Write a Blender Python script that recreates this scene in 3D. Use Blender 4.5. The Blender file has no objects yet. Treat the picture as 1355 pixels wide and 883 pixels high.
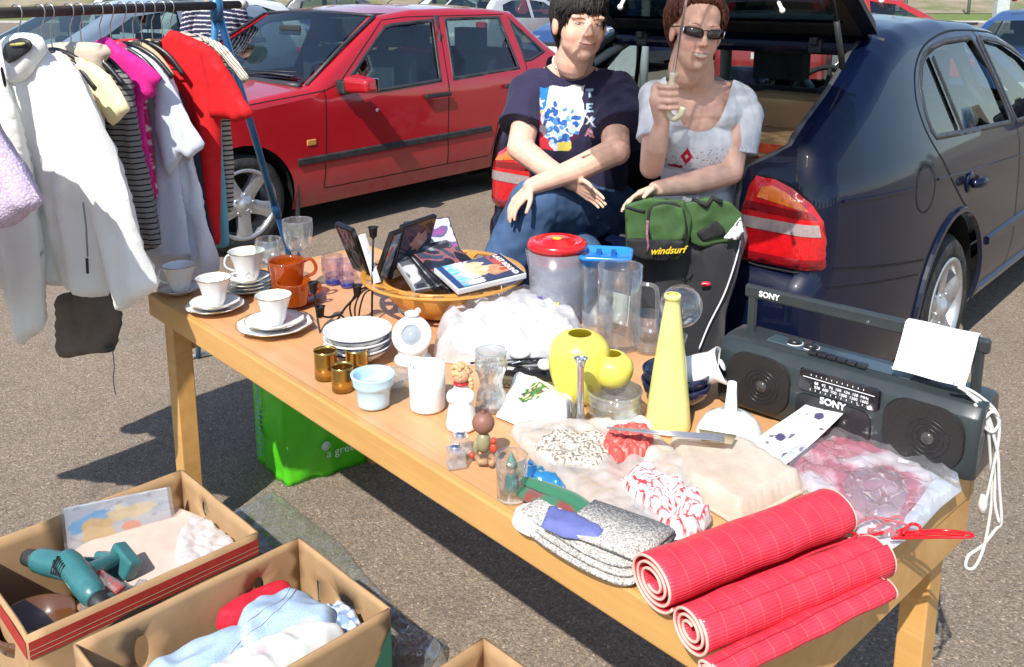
import bpy, bmesh, math, random
import numpy as np
from mathutils import Vector, Matrix, noise
from mathutils.geometry import delaunay_2d_cdt
random.seed(7)
R = math.radians; PI = math.pi
scn = bpy.context.scene
COL = scn.collection
# ---------------------------------------------------------------- camera model (metres, z up)
F_, CX, CY, HZ, HC = 1204.0, 677.5, 240.0, -12.0, 1.53
PT = math.atan((CY-HZ)/F_)
def ray(u, v):
    x = (u-CX)/F_; y = -(v-CY)/F_
    return Vector((x, math.cos(PT)+y*math.sin(PT), -math.sin(PT)+y*math.cos(PT)))
def P(u, v, z=0.0):
    r = ray(u, v); t = (z-HC)/r.z
    return Vector((r.x*t, r.y*t, z))
def Q(u, v, Y):
    r = ray(u, v); t = Y/r.y
    return Vector((r.x*t, Y, HC+r.z*t))
def pj(X):
    d = Vector(X)-Vector((0, 0, HC))
    z = d.y*math.cos(PT)-d.z*math.sin(PT); up = d.y*math.sin(PT)+d.z*math.cos(PT)
    return CX+F_*d.x/z, CY-F_*up/z, z
cam = bpy.data.cameras.new('camera'); cam.sensor_width = 36; cam.lens = 36*F_/1355.0
cam.shift_y = -(441.5-CY)/1355.0; cam.clip_start = .05; cam.clip_end = 2000
co = bpy.data.objects.new('camera', cam); COL.objects.link(co)
co.location = (0, 0, HC); co.rotation_euler = (PI/2-PT, 0, 0); scn.camera = co
# ---------------------------------------------------------------- materials
class NT:
    def __init__(s, name):
        s.m = bpy.data.materials.new(name); s.m.use_nodes = True
        s.t = s.m.node_tree; s.n = s.t.nodes; s.n.clear()
        s.out = s.n.new('ShaderNodeOutputMaterial')
    def new(s, ty, **k):
        n = s.n.new(ty)
        for a, b in k.items():
            if a.startswith('i_'):
                n.inputs[a[2:].replace('_', ' ')].default_value = b
            else: setattr(n, a, b)
        return n
    def l(s, a, b): s.t.links.new(a, b)
    def noise(s, scale, detail=4, rough=.55, vec=None):
        n = s.new('ShaderNodeTexNoise'); n.inputs['Scale'].default_value = scale
        n.inputs['Detail'].default_value = detail; n.inputs['Roughness'].default_value = rough
        if vec is None: vec = s.obj()
        s.l(vec, n.inputs['Vector']); return n
    def obj(s, sc=None):
        if not hasattr(s, 'tc'): s.tc = s.new('ShaderNodeTexCoord')
        if sc is None: return s.tc.outputs['Object']
        mp = s.new('ShaderNodeMapping'); mp.inputs['Scale'].default_value = sc
        s.l(s.tc.outputs['Object'], mp.inputs['Vector']); return mp.outputs[0]
    def ramp(s, fac, stops, interp='LINEAR'):
        r = s.new('ShaderNodeValToRGB'); r.color_ramp.interpolation = interp
        e = r.color_ramp.elements
        while len(e) < len(stops): e.new(.5)
        for k, (p, c) in enumerate(stops):
            e[k].position = p; e[k].color = (c[0], c[1], c[2], 1) if not isinstance(c, (int, float)) else (c, c, c, 1)
        s.l(fac, r.inputs[0]); return r.outputs[0]
    def mix(s, fac, a, b, blend='MIX'):
        m = s.new('ShaderNodeMix', data_type='RGBA', blend_type=blend)
        for k, x in ((0, fac), (6, a), (7, b)):
            if isinstance(x, (int, float)): m.inputs[k].default_value = x
            elif isinstance(x, (tuple, list)): m.inputs[k].default_value = (x[0], x[1], x[2], 1)
            else: s.l(x, m.inputs[k])
        return m.outputs[2]
    def math(s, op, a, b=0.0, c=None):
        m = s.new('ShaderNodeMath', operation=op)
        for k, x in enumerate((a, b) if c is None else (a, b, c)):
            if isinstance(x, (int, float)): m.inputs[k].default_value = x
            else: s.l(x, m.inputs[k])
        return m.outputs[0]
    def sep(s, vec=None):
        x = s.new('ShaderNodeSeparateXYZ'); s.l(vec or s.obj(), x.inputs[0]); return x.outputs
    def bsdf(s, col=None, rough=.5, metal=0, spec=.5, coat=0, bump=None, bstr=.3, bdist=.002, sss=0, trans=0, alpha=1, sheen=0, ior=1.45, coatr=.03):
        b = s.new('ShaderNodeBsdfPrincipled')
        def st(nm, x):
            if x is None: return
            i = b.inputs[nm]
            if isinstance(x, (int, float)): i.default_value = x
            elif isinstance(x, (tuple, list)): i.default_value = (x[0], x[1], x[2], 1)
            else: s.l(x, i)
        st('Base Color', col); st('Roughness', rough); st('Metallic', metal); st('Specular IOR Level', spec)
        st('Coat Weight', coat); st('Coat Roughness', coatr); st('Transmission Weight', trans); st('Alpha', alpha); st('IOR', ior)
        st('Sheen Weight', sheen)
        if sss:
            b.inputs['Subsurface Weight'].default_value = sss; b.inputs['Subsurface Radius'].default_value = (.6, .25, .12)
            b.inputs['Subsurface Scale'].default_value = .02
        if bump is not None:
            bp = s.new('ShaderNodeBump'); bp.inputs['Strength'].default_value = bstr; bp.inputs['Distance'].default_value = bdist
            s.l(bump, bp.inputs['Height']); s.l(bp.outputs[0], b.inputs['Normal'])
        s.l(b.outputs[0], s.out.inputs[0]); s.b = b
        return s.m
_mc = {}
def mat(name, col, rough=.5, metal=0, spec=.5, coat=0, var=.12, vs=6, bump=0, bs=60, bd=.002, sss=0, sheen=0, dirt=None):
    """plain material with uneven tone, uneven gloss and a fine bump"""
    if name in _mc: return _mc[name]
    t = NT(name)
    n = t.noise(vs, 5, .6)
    c = t.mix(t.ramp(n.outputs[0], [(.3, 0.0), (.7, 1.0)]), tuple(x*(1-var) for x in col), tuple(min(1, x*(1+var*.8)) for x in col))
    if dirt:
        n2 = t.noise(dirt[1], 6, .7); c = t.mix(t.ramp(n2.outputs[0], [(.5, 0.0), (.72, dirt[2])]), c, dirt[0])
    rr = t.ramp(t.noise(vs*3, 3).outputs[0], [(.3, max(0, rough*.8)), (.7, min(1, rough*1.2))])
    bm_ = t.noise(bs, 4).outputs[0] if bump else None
    _mc[name] = t.bsdf(c, rr, metal, spec, coat, bm_, bump, bd, sss=sss, sheen=sheen)
    return _mc[name]
def attrmat(name, rough=.6, bump=0, bs=80, bd=.002, coat=0, sss=0, sheen=0, spec=.5):
    """colours come from the mesh's own colour attribute (prints, covers, skin)"""
    if name in _mc: return _mc[name]
    t = NT(name); a = t.new('ShaderNodeAttribute', attribute_name='Col')
    n = t.noise(25, 4)
    c = t.mix(1.0, a.outputs['Color'], t.ramp(n.outputs[0], [(.3, .9), (.7, 1.0)]), 'MULTIPLY')
    bm_ = t.noise(bs, 4).outputs[0] if bump else None
    _mc[name] = t.bsdf(c, rough, 0, spec, coat, bm_, bump, bd, sss=sss, sheen=sheen)
    return _mc[name]
def thin(name, tint=(1, 1, 1), gl=.04, edge=.55, rough=.02, haze=0, hazecol=(.9, .9, .9), blend=.35):
    """thin glass or clear plastic: see-through, with a fresnel reflection and optional milky haze"""
    if name in _mc: return _mc[name]
    t = NT(name)
    tr = t.new('ShaderNodeBsdfTransparent'); tr.inputs[0].default_value = (*tint, 1)
    g = t.new('ShaderNodeBsdfGlossy'); g.inputs['Roughness'].default_value = rough; g.inputs[0].default_value = (1, 1, 1, 1)
    lw = t.new('ShaderNodeLayerWeight'); lw.inputs[0].default_value = blend
    f = t.math('ADD', gl, t.math('MULTIPLY', lw.outputs['Facing'], edge)); f = t.math('MINIMUM', f, .9)
    m = t.new('ShaderNodeMixShader'); t.l(f, m.inputs[0]); t.l(tr.outputs[0], m.inputs[1]); t.l(g.outputs[0], m.inputs[2])
    o = m.outputs[0]
    if haze:
        d = t.new('ShaderNodeBsdfDiffuse'); d.inputs[0].default_value = (*hazecol, 1)
        tl = t.new('ShaderNodeBsdfTranslucent'); tl.inputs[0].default_value = (*hazecol, 1)
        a = t.new('ShaderNodeMixShader'); a.inputs[0].default_value = .45; t.l(d.outputs[0], a.inputs[1]); t.l(tl.outputs[0], a.inputs[2])
        m2 = t.new('ShaderNodeMixShader')
        hz = t.ramp(t.noise(18, 5).outputs[0], [(.3, haze*.7), (.7, min(1, haze*1.3))]); t.l(hz, m2.inputs[0])
        t.l(o, m2.inputs[1]); t.l(a.outputs[0], m2.inputs[2]); o = m2.outputs[0]
    t.l(o, t.out.inputs[0]); _mc[name] = t.m
    return t.m
# ---------------------------------------------------------------- objects
def tag(o, label=None, cat=None, group=None, kind=None):
    if label: o['label'] = label
    if cat: o['category'] = cat
    if group: o['group'] = group
    if kind: o['kind'] = kind
    return o
def thing(name, label, cat, loc=(0, 0, 0), rz=0, group=None):
    o = bpy.data.objects.new(name, None); COL.objects.link(o); o.empty_display_size = .05
    o.location = loc; o.rotation_euler = (0, 0, rz)
    return tag(o, label, cat, group)
class MB:
    def __init__(s): s.v = []; s.f = []; s.m = []; s.c = []; s.sm = []
    def add(s, vs, fs, mi=0, M=None, smooth=True, col=None):
        b = len(s.v)
        for p in vs:
            p = Vector(p); s.v.append(tuple(M @ p) if M is not None else tuple(p))
        for f in fs: s.f.append([b+i for i in f]); s.m.append(mi); s.sm.append(smooth)
        if col is not None:
            while len(s.c) < b: s.c.append((.5, .5, .5))
            if isinstance(col, tuple): s.c += [col]*len(vs)
            else: s.c += list(col)
        return s
    def box(s, c, d, mi=0, M=None, taper=1):
        x, y, z = [k/2 for k in d]; T = Matrix.Translation(Vector(c))
        if M is not None: T = M @ T
        vs = [(-x, -y, -z), (x, -y, -z), (x, y, -z), (-x, y, -z)] + [(a*taper, b*taper, z) for a, b in ((-x, -y), (x, -y), (x, y), (-x, y))]
        return s.add(vs, [(0, 3, 2, 1), (4, 5, 6, 7), (0, 1, 5, 4), (1, 2, 6, 5), (2, 3, 7, 6), (3, 0, 4, 7)], mi, T, False)
    def lathe(s, prof, n=32, mi=0, M=None, cap0=True, cap1=False, sx=1, sy=1, wob=0):
        vs = []; fs = []
        for k, (r, z) in enumerate(prof):
            for j in range(n):
                a = 2*PI*j/n; rr = r*(1+wob*math.sin(a*3+k*.3))
                vs.append((rr*math.cos(a)*sx, rr*math.sin(a)*sy, z))
        for k in range(len(prof)-1):
            for j in range(n):
                a = k*n+j; b = k*n+(j+1) % n; fs.append((a, b, b+n, a+n))
        if cap0: fs.append(tuple(reversed(range(n))))
        if cap1: fs.append(tuple(range((len(prof)-1)*n, len(prof)*n)))
        return s.add(vs, fs, mi, M)
    def tube(s, pts, r, n=8, mi=0, M=None, cap=True, closed=False, flat=1):
        pts = [Vector(p) for p in pts]; N = len(pts); vs = []; fs = []
        rs = r if isinstance(r, (list, tuple)) else [r]*N
        up = None
        for i, p in enumerate(pts):
            a = pts[(i-1) % N] if (i > 0 or closed) else p; b = pts[(i+1) % N] if (i < N-1 or closed) else p
            t = (b-a)
            if t.length < 1e-9: t = Vector((0, 0, 1))
            t.normalize()
            if up is None: up = Vector((0, 0, 1)) if abs(t.z) < .9 else Vector((1, 0, 0))
            x = up.cross(t)
            if x.length < 1e-6: x = Vector((1, 0, 0)).cross(t)
            x.normalize(); y = t.cross(x).normalized(); up = y
            for j in range(n):
                q = 2*PI*j/n; vs.append(p+x*(rs[i]*math.cos(q))+y*(rs[i]*flat*math.sin(q)))
        for i in range(N if closed else N-1):
            for j in range(n):
                a = i*n+j; b = i*n+(j+1) % n; c = ((i+1) % N)*n
                fs.append((a, b, c+(j+1) % n, c+j))
        if cap and not closed: fs.append(tuple(reversed(range(n)))); fs.append(tuple(range((N-1)*n, N*n)))
        return s.add(vs, fs, mi, M)
    def ell(s, c, r, n=16, k=10, mi=0, M=None, col=None):
        vs = []; fs = []
        if isinstance(r, (int, float)): r = (r, r, r)
        for i in range(k+1):
            a = PI*i/k-PI/2
            for j in range(n):
                b = 2*PI*j/n; q = max(math.cos(a), .001)
                vs.append((c[0]+r[0]*q*math.cos(b), c[1]+r[1]*q*math.sin(b), c[2]+r[2]*math.sin(a)))
        for i in range(k):
            for j in range(n): a = i*n+j; b = i*n+(j+1) % n; fs.append((a, b, b+n, a+n))
        fs.append(tuple(reversed(range(n)))); fs.append(tuple(range(k*n, (k+1)*n)))
        return s.add(vs, fs, mi, M, col=col)
    def grid(s, fn, nu, nv, mi=0, M=None, wrapu=False, col=None, smooth=True):
        vs = []; fs = []; cs = [] if col else None
        for i in range(nu+1):
            for j in range(nv+1):
                u = i/nu; v = j/nv; vs.append(fn(u, v))
                if col: cs.append(col(u, v))
        for i in range(nu):
            for j in range(nv): a = i*(nv+1)+j; fs.append((a, a+nv+1, a+nv+2, a+1))
        return s.add(vs, fs, mi, M, smooth, col=cs)
    def prism(s, poly, z0, z1, mi=0, M=None):
        n = len(poly); vs = [(x, y, z0) for x, y in poly]+[(x, y, z1) for x, y in poly]
        fs = [tuple(reversed(range(n))), tuple(range(n, 2*n))]+[(i, (i+1) % n, n+(i+1) % n, n+i) for i in range(n)]
        return s.add(vs, fs, mi, M, False)
    def build(s, name, mats, parent=None, bevel=0, recalc=False, solid=0, sub=0, loc=None, rz=0, seg=2, ang=35, off=0, split=True, merge=0):
        me = bpy.data.meshes.new(name); me.from_pydata(s.v, [], s.f); 
        if not isinstance(mats, (list, tuple)): mats = [mats]
        for m in mats: me.materials.append(m)
        me.polygons.foreach_set('material_index', s.m); me.polygons.foreach_set('use_smooth', s.sm)
        if s.c:
            while len(s.c) < len(s.v): s.c.append((.5, .5, .5))
            at = me.color_attributes.new('Col', 'FLOAT_COLOR', 'POINT')
            at.data.foreach_set('color', np.array([(*c[:3], 1) for c in s.c], dtype=np.float32).ravel())
        if recalc or merge:
            bm = bmesh.new(); bm.from_mesh(me)
            if merge: bmesh.ops.remove_doubles(bm, verts=bm.verts, dist=merge)
            bmesh.ops.recalc_face_normals(bm, faces=bm.faces); bm.to_mesh(me); bm.free()
        me.update()
        o = bpy.data.objects.new(name, me); COL.objects.link(o)
        if parent: o.parent = parent
        if loc is not None: o.location = loc
        o.rotation_euler = (0, 0, rz)
        if solid: md = o.modifiers.new('s', 'SOLIDIFY'); md.thickness = solid; md.offset = off
        if bevel: md = o.modifiers.new('b', 'BEVEL'); md.width = bevel; md.segments = seg; md.limit_method = 'ANGLE'; md.angle_limit = R(ang); md.harden_normals = False
        if sub: md = o.modifiers.new('u', 'SUBSURF'); md.levels = sub; md.render_levels = sub
        return o
def copy_thing(o, label=None, loc=None, rz=None, group=None):
    def rec(a, par):
        b = a.copy(); COL.objects.link(b)
        if par: b.parent = par
        for ch in [c for c in COL.objects if c.parent == a]: rec(ch, b)
        return b
    n = rec(o, None)
    if label: n['label'] = label
    if loc is not None: n.location = loc
    if rz is not None: n.rotation_euler[2] = rz
    if group: n['group'] = group
    return n
def resamp(pl, sp, closed=True):
    out = []; n = len(pl)
    for i in range(n if closed else n-1):
        a = pl[i]; b = pl[(i+1) % n]; L = math.hypot(b[0]-a[0], b[1]-a[1]); k = max(1, int(round(L/sp)))
        for j in range(k): t = j/k; out.append((a[0]+(b[0]-a[0])*t, a[1]+(b[1]-a[1])*t))
    if not closed: out.append(tuple(pl[-1][:2]))
    return out
def smoothpl(pl, n=4, closed=False):
    """Catmull-Rom through the points"""
    out = []; N = len(pl); pl = [Vector(p) for p in pl]
    rng = range(N) if closed else range(N-1)
    for i in rng:
        p1 = pl[i]; p2 = pl[(i+1) % N]
        p0 = pl[(i-1) % N] if (closed or i > 0) else p1; p3 = pl[(i+2) % N] if (closed or i < N-2) else p2
        for j in range(n):
            t = j/n; out.append(.5*((2*p1)+(-p0+p2)*t+(2*p0-5*p1+4*p2-p3)*t*t+(-p0+3*p1-3*p2+p3)*t**3))
    if not closed: out.append(pl[-1])
    return [tuple(p) for p in out]
def inpoly(X, Y, poly):
    X = np.asarray(X); Y = np.asarray(Y); r = np.zeros(X.shape, bool); n = len(poly)
    for i in range(n):
        x1, y1 = poly[i][:2]; x2, y2 = poly[(i+1) % n][:2]
        if y1 == y2: continue
        c = ((y1 > Y) != (y2 > Y)) & (X < (x2-x1)*(Y-y1)/(y2-y1)+x1); r ^= c
    return r
def segdist(X, Y, pl, closed=True):
    X = np.asarray(X, float); Y = np.asarray(Y, float); d = np.full(X.shape, 1e9); n = len(pl)
    for i in range(n if closed else n-1):
        x1, y1 = pl[i][:2]; x2, y2 = pl[(i+1) % n][:2]; dx = x2-x1; dy = y2-y1; L = dx*dx+dy*dy
        if L < 1e-14: continue
        t = np.clip(((X-x1)*dx+(Y-y1)*dy)/L, 0, 1); d = np.minimum(d, np.hypot(X-x1-t*dx, Y-y1-t*dy))
    return d
def cdt(outline, holes=(), sp=.05, extra=(), avoid=None):
    ol = resamp(outline, sp); hs = [resamp(h, sp) for h in holes]
    xs = [p[0] for p in ol]; ys = [p[1] for p in ol]
    gx, gy = np.meshgrid(np.arange(min(xs), max(xs), sp), np.arange(min(ys), max(ys), sp*.9))
    gx = gx+ (np.arange(gx.shape[0]) % 2)[:, None]*sp*.5
    X = gx.ravel(); Y = gy.ravel()
    ok = inpoly(X, Y, ol) & (segdist(X, Y, ol) > sp*.45)
    for h in hs: ok &= ~inpoly(X, Y, h) & (segdist(X, Y, h) > sp*.45)
    if avoid: ok &= segdist(X, Y, avoid[0], False) > avoid[1]
    pts = list(ol); ed = [(i, (i+1) % len(ol)) for i in range(len(ol))]
    for h in hs:
        b = len(pts); pts += h; ed += [(b+i, b+(i+1) % len(h)) for i in range(len(h))]
    pts += list(zip(X[ok], Y[ok])); pts += list(extra)
    V, E, Fc, *_ = delaunay_2d_cdt([Vector(p) for p in pts], ed, [], 0, 1e-6)
    V = [(v.x, v.y) for v in V]; Fc = [f for f in Fc if len(f) == 3]
    cx = np.array([(V[a][0]+V[b][0]+V[c][0])/3 for a, b, c in Fc]); cy = np.array([(V[a][1]+V[b][1]+V[c][1])/3 for a, b, c in Fc])
    ok = inpoly(cx, cy, ol)
    for h in hs: ok &= ~inpoly(cx, cy, h)
    return V, [tuple(f) for f, k in zip(Fc, ok) if k]
def offpoly(pl, d):
    """grow a polygon by d"""
    n = len(pl); A = sum(pl[i][0]*pl[(i+1) % n][1]-pl[(i+1) % n][0]*pl[i][1] for i in range(n)); s = 1 if A > 0 else -1; out = []
    for i in range(n):
        a = Vector(pl[i-1][:2]); b = Vector(pl[i][:2]); c = Vector(pl[(i+1) % n][:2])
        t1 = (b-a).normalized(); t2 = (c-b).normalized(); n1 = Vector((t1.y, -t1.x))*s; n2 = Vector((t2.y, -t2.x))*s
        m = (n1+n2)
        if m.length < 1e-6: m = n1
        m.normalize(); k = max(.5, m.dot(n1)); out.append(tuple(b+m*(d/k)))
    return out
def nz(x, y, z=0, s=1): return noise.noise(Vector((x*s, y*s, z*s)))
_g = {}
def glyphs(text, size, mt, name='lettering', parent=None, M=None, bold=0, ext=.0006, italic=0):
    cu = bpy.data.curves.new('t', 'FONT'); cu.body = text; cu.size = size; cu.extrude = ext; cu.offset = bold; cu.align_x = 'CENTER'; cu.align_y = 'CENTER'; cu.shear = italic; cu.resolution_u = 3
    o = bpy.data.objects.new('t', cu); COL.objects.link(o); dg = bpy.context.evaluated_depsgraph_get(); dg.update()
    me = bpy.data.meshes.new_from_object(o.evaluated_get(dg)); bpy.data.objects.remove(o)
    me.materials.clear(); me.materials.append(mt)
    q = bpy.data.objects.new(name, me); COL.objects.link(q); me.name = name
    if parent: q.parent = parent
    if M is not None: q.matrix_local = M
    return q
def frame3(o, ex, ey):
    ex = Vector(ex).normalized(); ey = Vector(ey); ey = (ey-ex*ey.dot(ex)).normalized(); ez = ex.cross(ey)
    return Matrix(((ex.x, ey.x, ez.x, o[0]), (ex.y, ey.y, ez.y, o[1]), (ex.z, ey.z, ez.z, o[2]), (0, 0, 0, 1)))
# ---------------------------------------------------------------- light and sky
w = bpy.data.worlds.new('World'); scn.world = w; w.use_nodes = True
nt = w.node_tree; sky = nt.nodes.new('ShaderNodeTexSky'); sky.sky_type = 'NISHITA'; sky.sun_disc = False
SUN = Vector((.35, .82, -1)).normalized()
sky.sun_elevation = R(48); sky.sun_rotation = math.atan2(-.35, -.82) % (2*PI); sky.altitude = 50; sky.air_density = 1.0; sky.dust_density = .6
bg = nt.nodes['Background']; bg.inputs[1].default_value = .14; nt.links.new(sky.outputs[0], bg.inputs[0])
sl = bpy.data.lights.new('sun', 'SUN'); sl.energy = 4.6; sl.angle = R(.55); sl.color = (1, .955, .89)
so = bpy.data.objects.new('sun', sl); COL.objects.link(so); so.rotation_euler = SUN.to_track_quat('-Z', 'Y').to_euler(); so.location = (-3, -6, 9)
scn.view_settings.view_transform = 'Standard'; scn.view_settings.look = 'None'; scn.view_settings.exposure = .55; scn.view_settings.gamma = 1
scn.render.engine = 'CYCLES'; scn.cycles.use_denoising = True; scn.cycles.max_bounces = 14; scn.cycles.transparent_max_bounces = 24
scn.cycles.sample_clamp_indirect = 6; scn.cycles.caustics_reflective = False; scn.cycles.caustics_refractive = False
# ---------------------------------------------------------------- ground
t = NT('asphalt'); ob = t.obj()
v1 = t.new('ShaderNodeTexVoronoi'); v1.inputs['Scale'].default_value = 210; t.l(ob, v1.inputs['Vector'])
v2 = t.new('ShaderNodeTexVoronoi'); v2.inputs['Scale'].default_value = 95; t.l(ob, v2.inputs['Vector'])
stone = t.ramp(v1.outputs['Color'], [(.0, (.125, .100, .076)), (.45, (.205, .168, .130)), (.8, (.25, .208, .163)), (1, (.45, .39, .32))])
st2 = t.ramp(v2.outputs['Color'], [(0, (.75, .7, .68)), (.5, (1, 1, 1)), (1, (1.25, 1.18, 1.1))])
c = t.mix(.8, stone, st2, 'MULTIPLY')
big = t.noise(.7, 5, .6); c = t.mix(1.0, c, t.ramp(big.outputs[0], [(.3, (.84, .85, .87)), (.7, (1.14, 1.1, 1.04))]), 'MULTIPLY')
st = t.noise(3.3, 6, .75); c = t.mix(t.ramp(st.outputs[0], [(.58, 0.0), (.72, .55)]), c, (.09, .08, .07))
sand = t.noise(1.9, 6, .7); c = t.mix(t.ramp(sand.outputs[0], [(.56, 0.0), (.75, .5)]), c, (.27, .24, .205))
hgt = t.math('ADD', t.math('MULTIPLY', v1.outputs['Distance'], -1.0), t.math('MULTIPLY', t.noise(240, 3).outputs[0], .6))
hgt = t.math('ADD', hgt, t.math('MULTIPLY', v2.outputs['Distance'], -.9))
ASPH = t.bsdf(c, .88, 0, .35, bump=hgt, bstr=.5, bdist=.004)
b = MB(); b.grid(lambda u, v: (-90+180*u, -60+105*v, 0), 4, 4)
tag(b.build('asphalt_ground', ASPH), kind='structure')
t = NT('grass_mat'); n = t.noise(2.2, 8, .75); n2 = t.noise(30, 4)
c = t.mix(t.ramp(n.outputs[0], [(.35, 0.0), (.65, 1.0)]), (.10, .16, .025), (.20, .24, .06)); c = t.mix(t.ramp(n2.outputs[0], [(.5, 0.0), (.8, .7)]), c, (.05, .09, .015))
GRASS = t.bsdf(c, .95, bump=n2.outputs[0], bstr=1, bdist=.05)
t = NT('dirt_mat'); n = t.noise(.35, 8, .7)
c = t.ramp(n.outputs[0], [(.35, (.12, .16, .04)), (.5, (.25, .20, .13)), (.62, (.34, .27, .19)), (.75, (.16, .17, .06))])
DIRT = t.bsdf(c, .95, bump=n.outputs[0], bstr=1, bdist=.3)
def terr(x, y):
    d = y-62
    return .1 if d < 0 else .1+d*.11+.8*nz(x, y, 0, .05)*min(1, d/20)
b = MB(); b.grid(lambda u, v: (-400+800*u, 44.6+19*v, .07), 8, 4); tag(b.build('grass_verge', GRASS), kind='structure')
b = MB(); b.grid(lambda u, v: (-600+1200*u, 60+400*v*v, terr(-600+1200*u, 60+400*v*v)), 90, 50); tag(b.build('hillside', DIRT), kind='structure')
b = MB(); b.grid(lambda u, v: (-600+1200*u, -600+1100*v, -.02), 4, 4)
tag(b.build('far_ground', GRASS), kind='structure')
kb = MB(); kb.box((0, 44.45, .06), (400, .3, .12)); tag(kb.build('kerb', mat('kerb_stone', (.42, .4, .37), .9, var=.2, vs=3), bevel=.02), kind='structure')
kb = MB(); kb.grid(lambda u, v: (-400+800*u, 61.2+1.7*v, .11), 8, 2); tag(kb.build('footpath', mat('path_stone', (.5, .46, .4), .9, var=.15, vs=1.5)), kind='structure')
# shrubs and trees
LEAF = {}
def leafmat(nm, a, b_):
    t = NT(nm); n = t.noise(1.3, 6, .7); c = t.mix(t.ramp(n.outputs[0], [(.35, 0.0), (.65, 1.0)]), a, b_)
    t.bsdf(c, .7, spec=.3); return t.m
LF = [leafmat('leaf_dark', (.03, .06, .015), (.07, .12, .03)), leafmat('leaf_mid', (.06, .10, .02), (.13, .18, .045)), leafmat('leaf_dry', (.13, .13, .05), (.20, .18, .08))]
BARK = mat('bark', (.16, .12, .09), .9, var=.3, vs=8, bump=.6, bs=30, bd=.02)
def tree(name, label, cat, x, y, z, h, w, mi, n, bush=False, group=None, ls=.35, low=.25):
    r = thing(name, label, cat, (x, y, z), 0, group)
    rnd = random.Random(int(x*13+y*7)); b = MB()
    if not bush:
        b.tube([(0, 0, -.5), (.1, 0, h*.3), (-.05, .1, h*.6), (0, 0, h*.9)], [h*.028, h*.022, h*.014, h*.004], 8)
        for k in range(7):
            a = k*2.4; z0 = h*(.3+.07*k); b.tube([(0, 0, z0), (math.cos(a)*w*.25, math.sin(a)*w*.25, z0+h*.08), (math.cos(a)*w*.42, math.sin(a)*w*.42, z0+h*.12)], [h*.01, h*.006, h*.002], 5)
        b.build('trunk', BARK, r)
    cl = [(rnd.gauss(0, .28)*w, rnd.gauss(0, .28)*w, h*rnd.uniform(low, 1)**(.8), rnd.uniform(.12, .24)*w) for _ in range(16 if not bush else 9)]
    vs = []; fs = []
    for k in range(n):
        cx, cy, cz, cr = cl[rnd.randrange(len(cl))]
        d = Vector((rnd.gauss(0, 1), rnd.gauss(0, 1), rnd.gauss(0, 1))).normalized()*cr*rnd.uniform(.5, 1.05)
        p = Vector((cx, cy, cz))+d
        if bush: p.z = abs(p.z)*.9
        e1 = Vector((rnd.gauss(0, 1), rnd.gauss(0, 1), rnd.gauss(0, 1))).normalized(); e2 = e1.orthogonal().normalized(); s = ls*rnd.uniform(.5, 1.2)
        i = len(vs); vs += [p-e1*s, p+e2*s*.6, p+e1*s, p-e2*s*.6]; fs.append((i, i+1, i+2, i+3))
    b = MB(); b.add(vs, fs, smooth=False); b.build('crown' if not bush else 'foliage', LF[mi], r)
    return r
# ---------------------------------------------------------------- cars
def paint(nm, col, rough=.35, flake=0, metal=0, dust=.12, lowd=.35, cw=1.0, sp=.5):
    t = NT(nm); n = t.noise(2.5, 6, .7); n2 = t.noise(900, 1)
    c = t.mix(t.ramp(n.outputs[0], [(.4, 0.0), (.8, dust)]), col, (.3, .27, .23))
    z = t.sep()[2]; low = t.math('MULTIPLY', t.ramp(z, [(.18, 1.0), (.5, 0.0)]), t.ramp(t.noise(7, 6).outputs[0], [(.3, .0), (.7, lowd)]))
    c = t.mix(low, c, (.22, .2, .17))
    if flake: c = t.mix(t.ramp(n2.outputs[0], [(.5, 0.0), (.75, flake)]), c, tuple(min(1, x*3+.05) for x in col))
    rr = t.ramp(t.noise(5, 5).outputs[0], [(.3, .02), (.8, .10)])
    return t.bsdf(c, rough, metal, sp, cw, coatr=rr)
RUB = mat('rubber', (.018, .018, .019), .75, var=.3, vs=20, dirt=((.12, .11, .1), 9, .5))
BLK = mat('black_trim', (.022, .023, .025), .5, var=.3, vs=12, dirt=((.1, .1, .095), 14, .35))
GAP = mat('gap_black', (.004, .004, .005), .7)
SEAL = mat('dull_seal', (.035, .036, .04), .45)
CAB = mat('cabin_cloth', (.045, .05, .062), .9, var=.25, vs=15, bump=.2, bs=200)
CABD = mat('cabin_plastic', (.03, .032, .036), .6, var=.2)
PILL = mat('grey_lining', (.30, .33, .34), .8)
ALLOY = mat('alloy', (.55, .56, .58), .32, metal=.75, var=.12, vs=14, dirt=((.25, .22, .18), 10, .5))
CHR = mat('chrome', (.8, .8, .82), .08, metal=1, var=.04)
CGLS = thin('car_glass', (.50, .60, .58), .05, .35, .01, blend=.25)
REDL = mat('lamp_red', (.55, .008, .012), .12, coat=1, var=.2, vs=60, bump=.3, bs=220)
REDD = mat('lamp_dark_red', (.22, .006, .01), .12, coat=1, var=.2, vs=60, bump=.3, bs=220)
ORL = mat('lamp_orange', (.75, .16, .015), .12, coat=1, var=.2, vs=60, bump=.3, bs=220)
WHL = mat('lamp_clear', (.34, .27, .26), .12, coat=1, var=.15, vs=80, bump=.4, bs=260)
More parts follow.
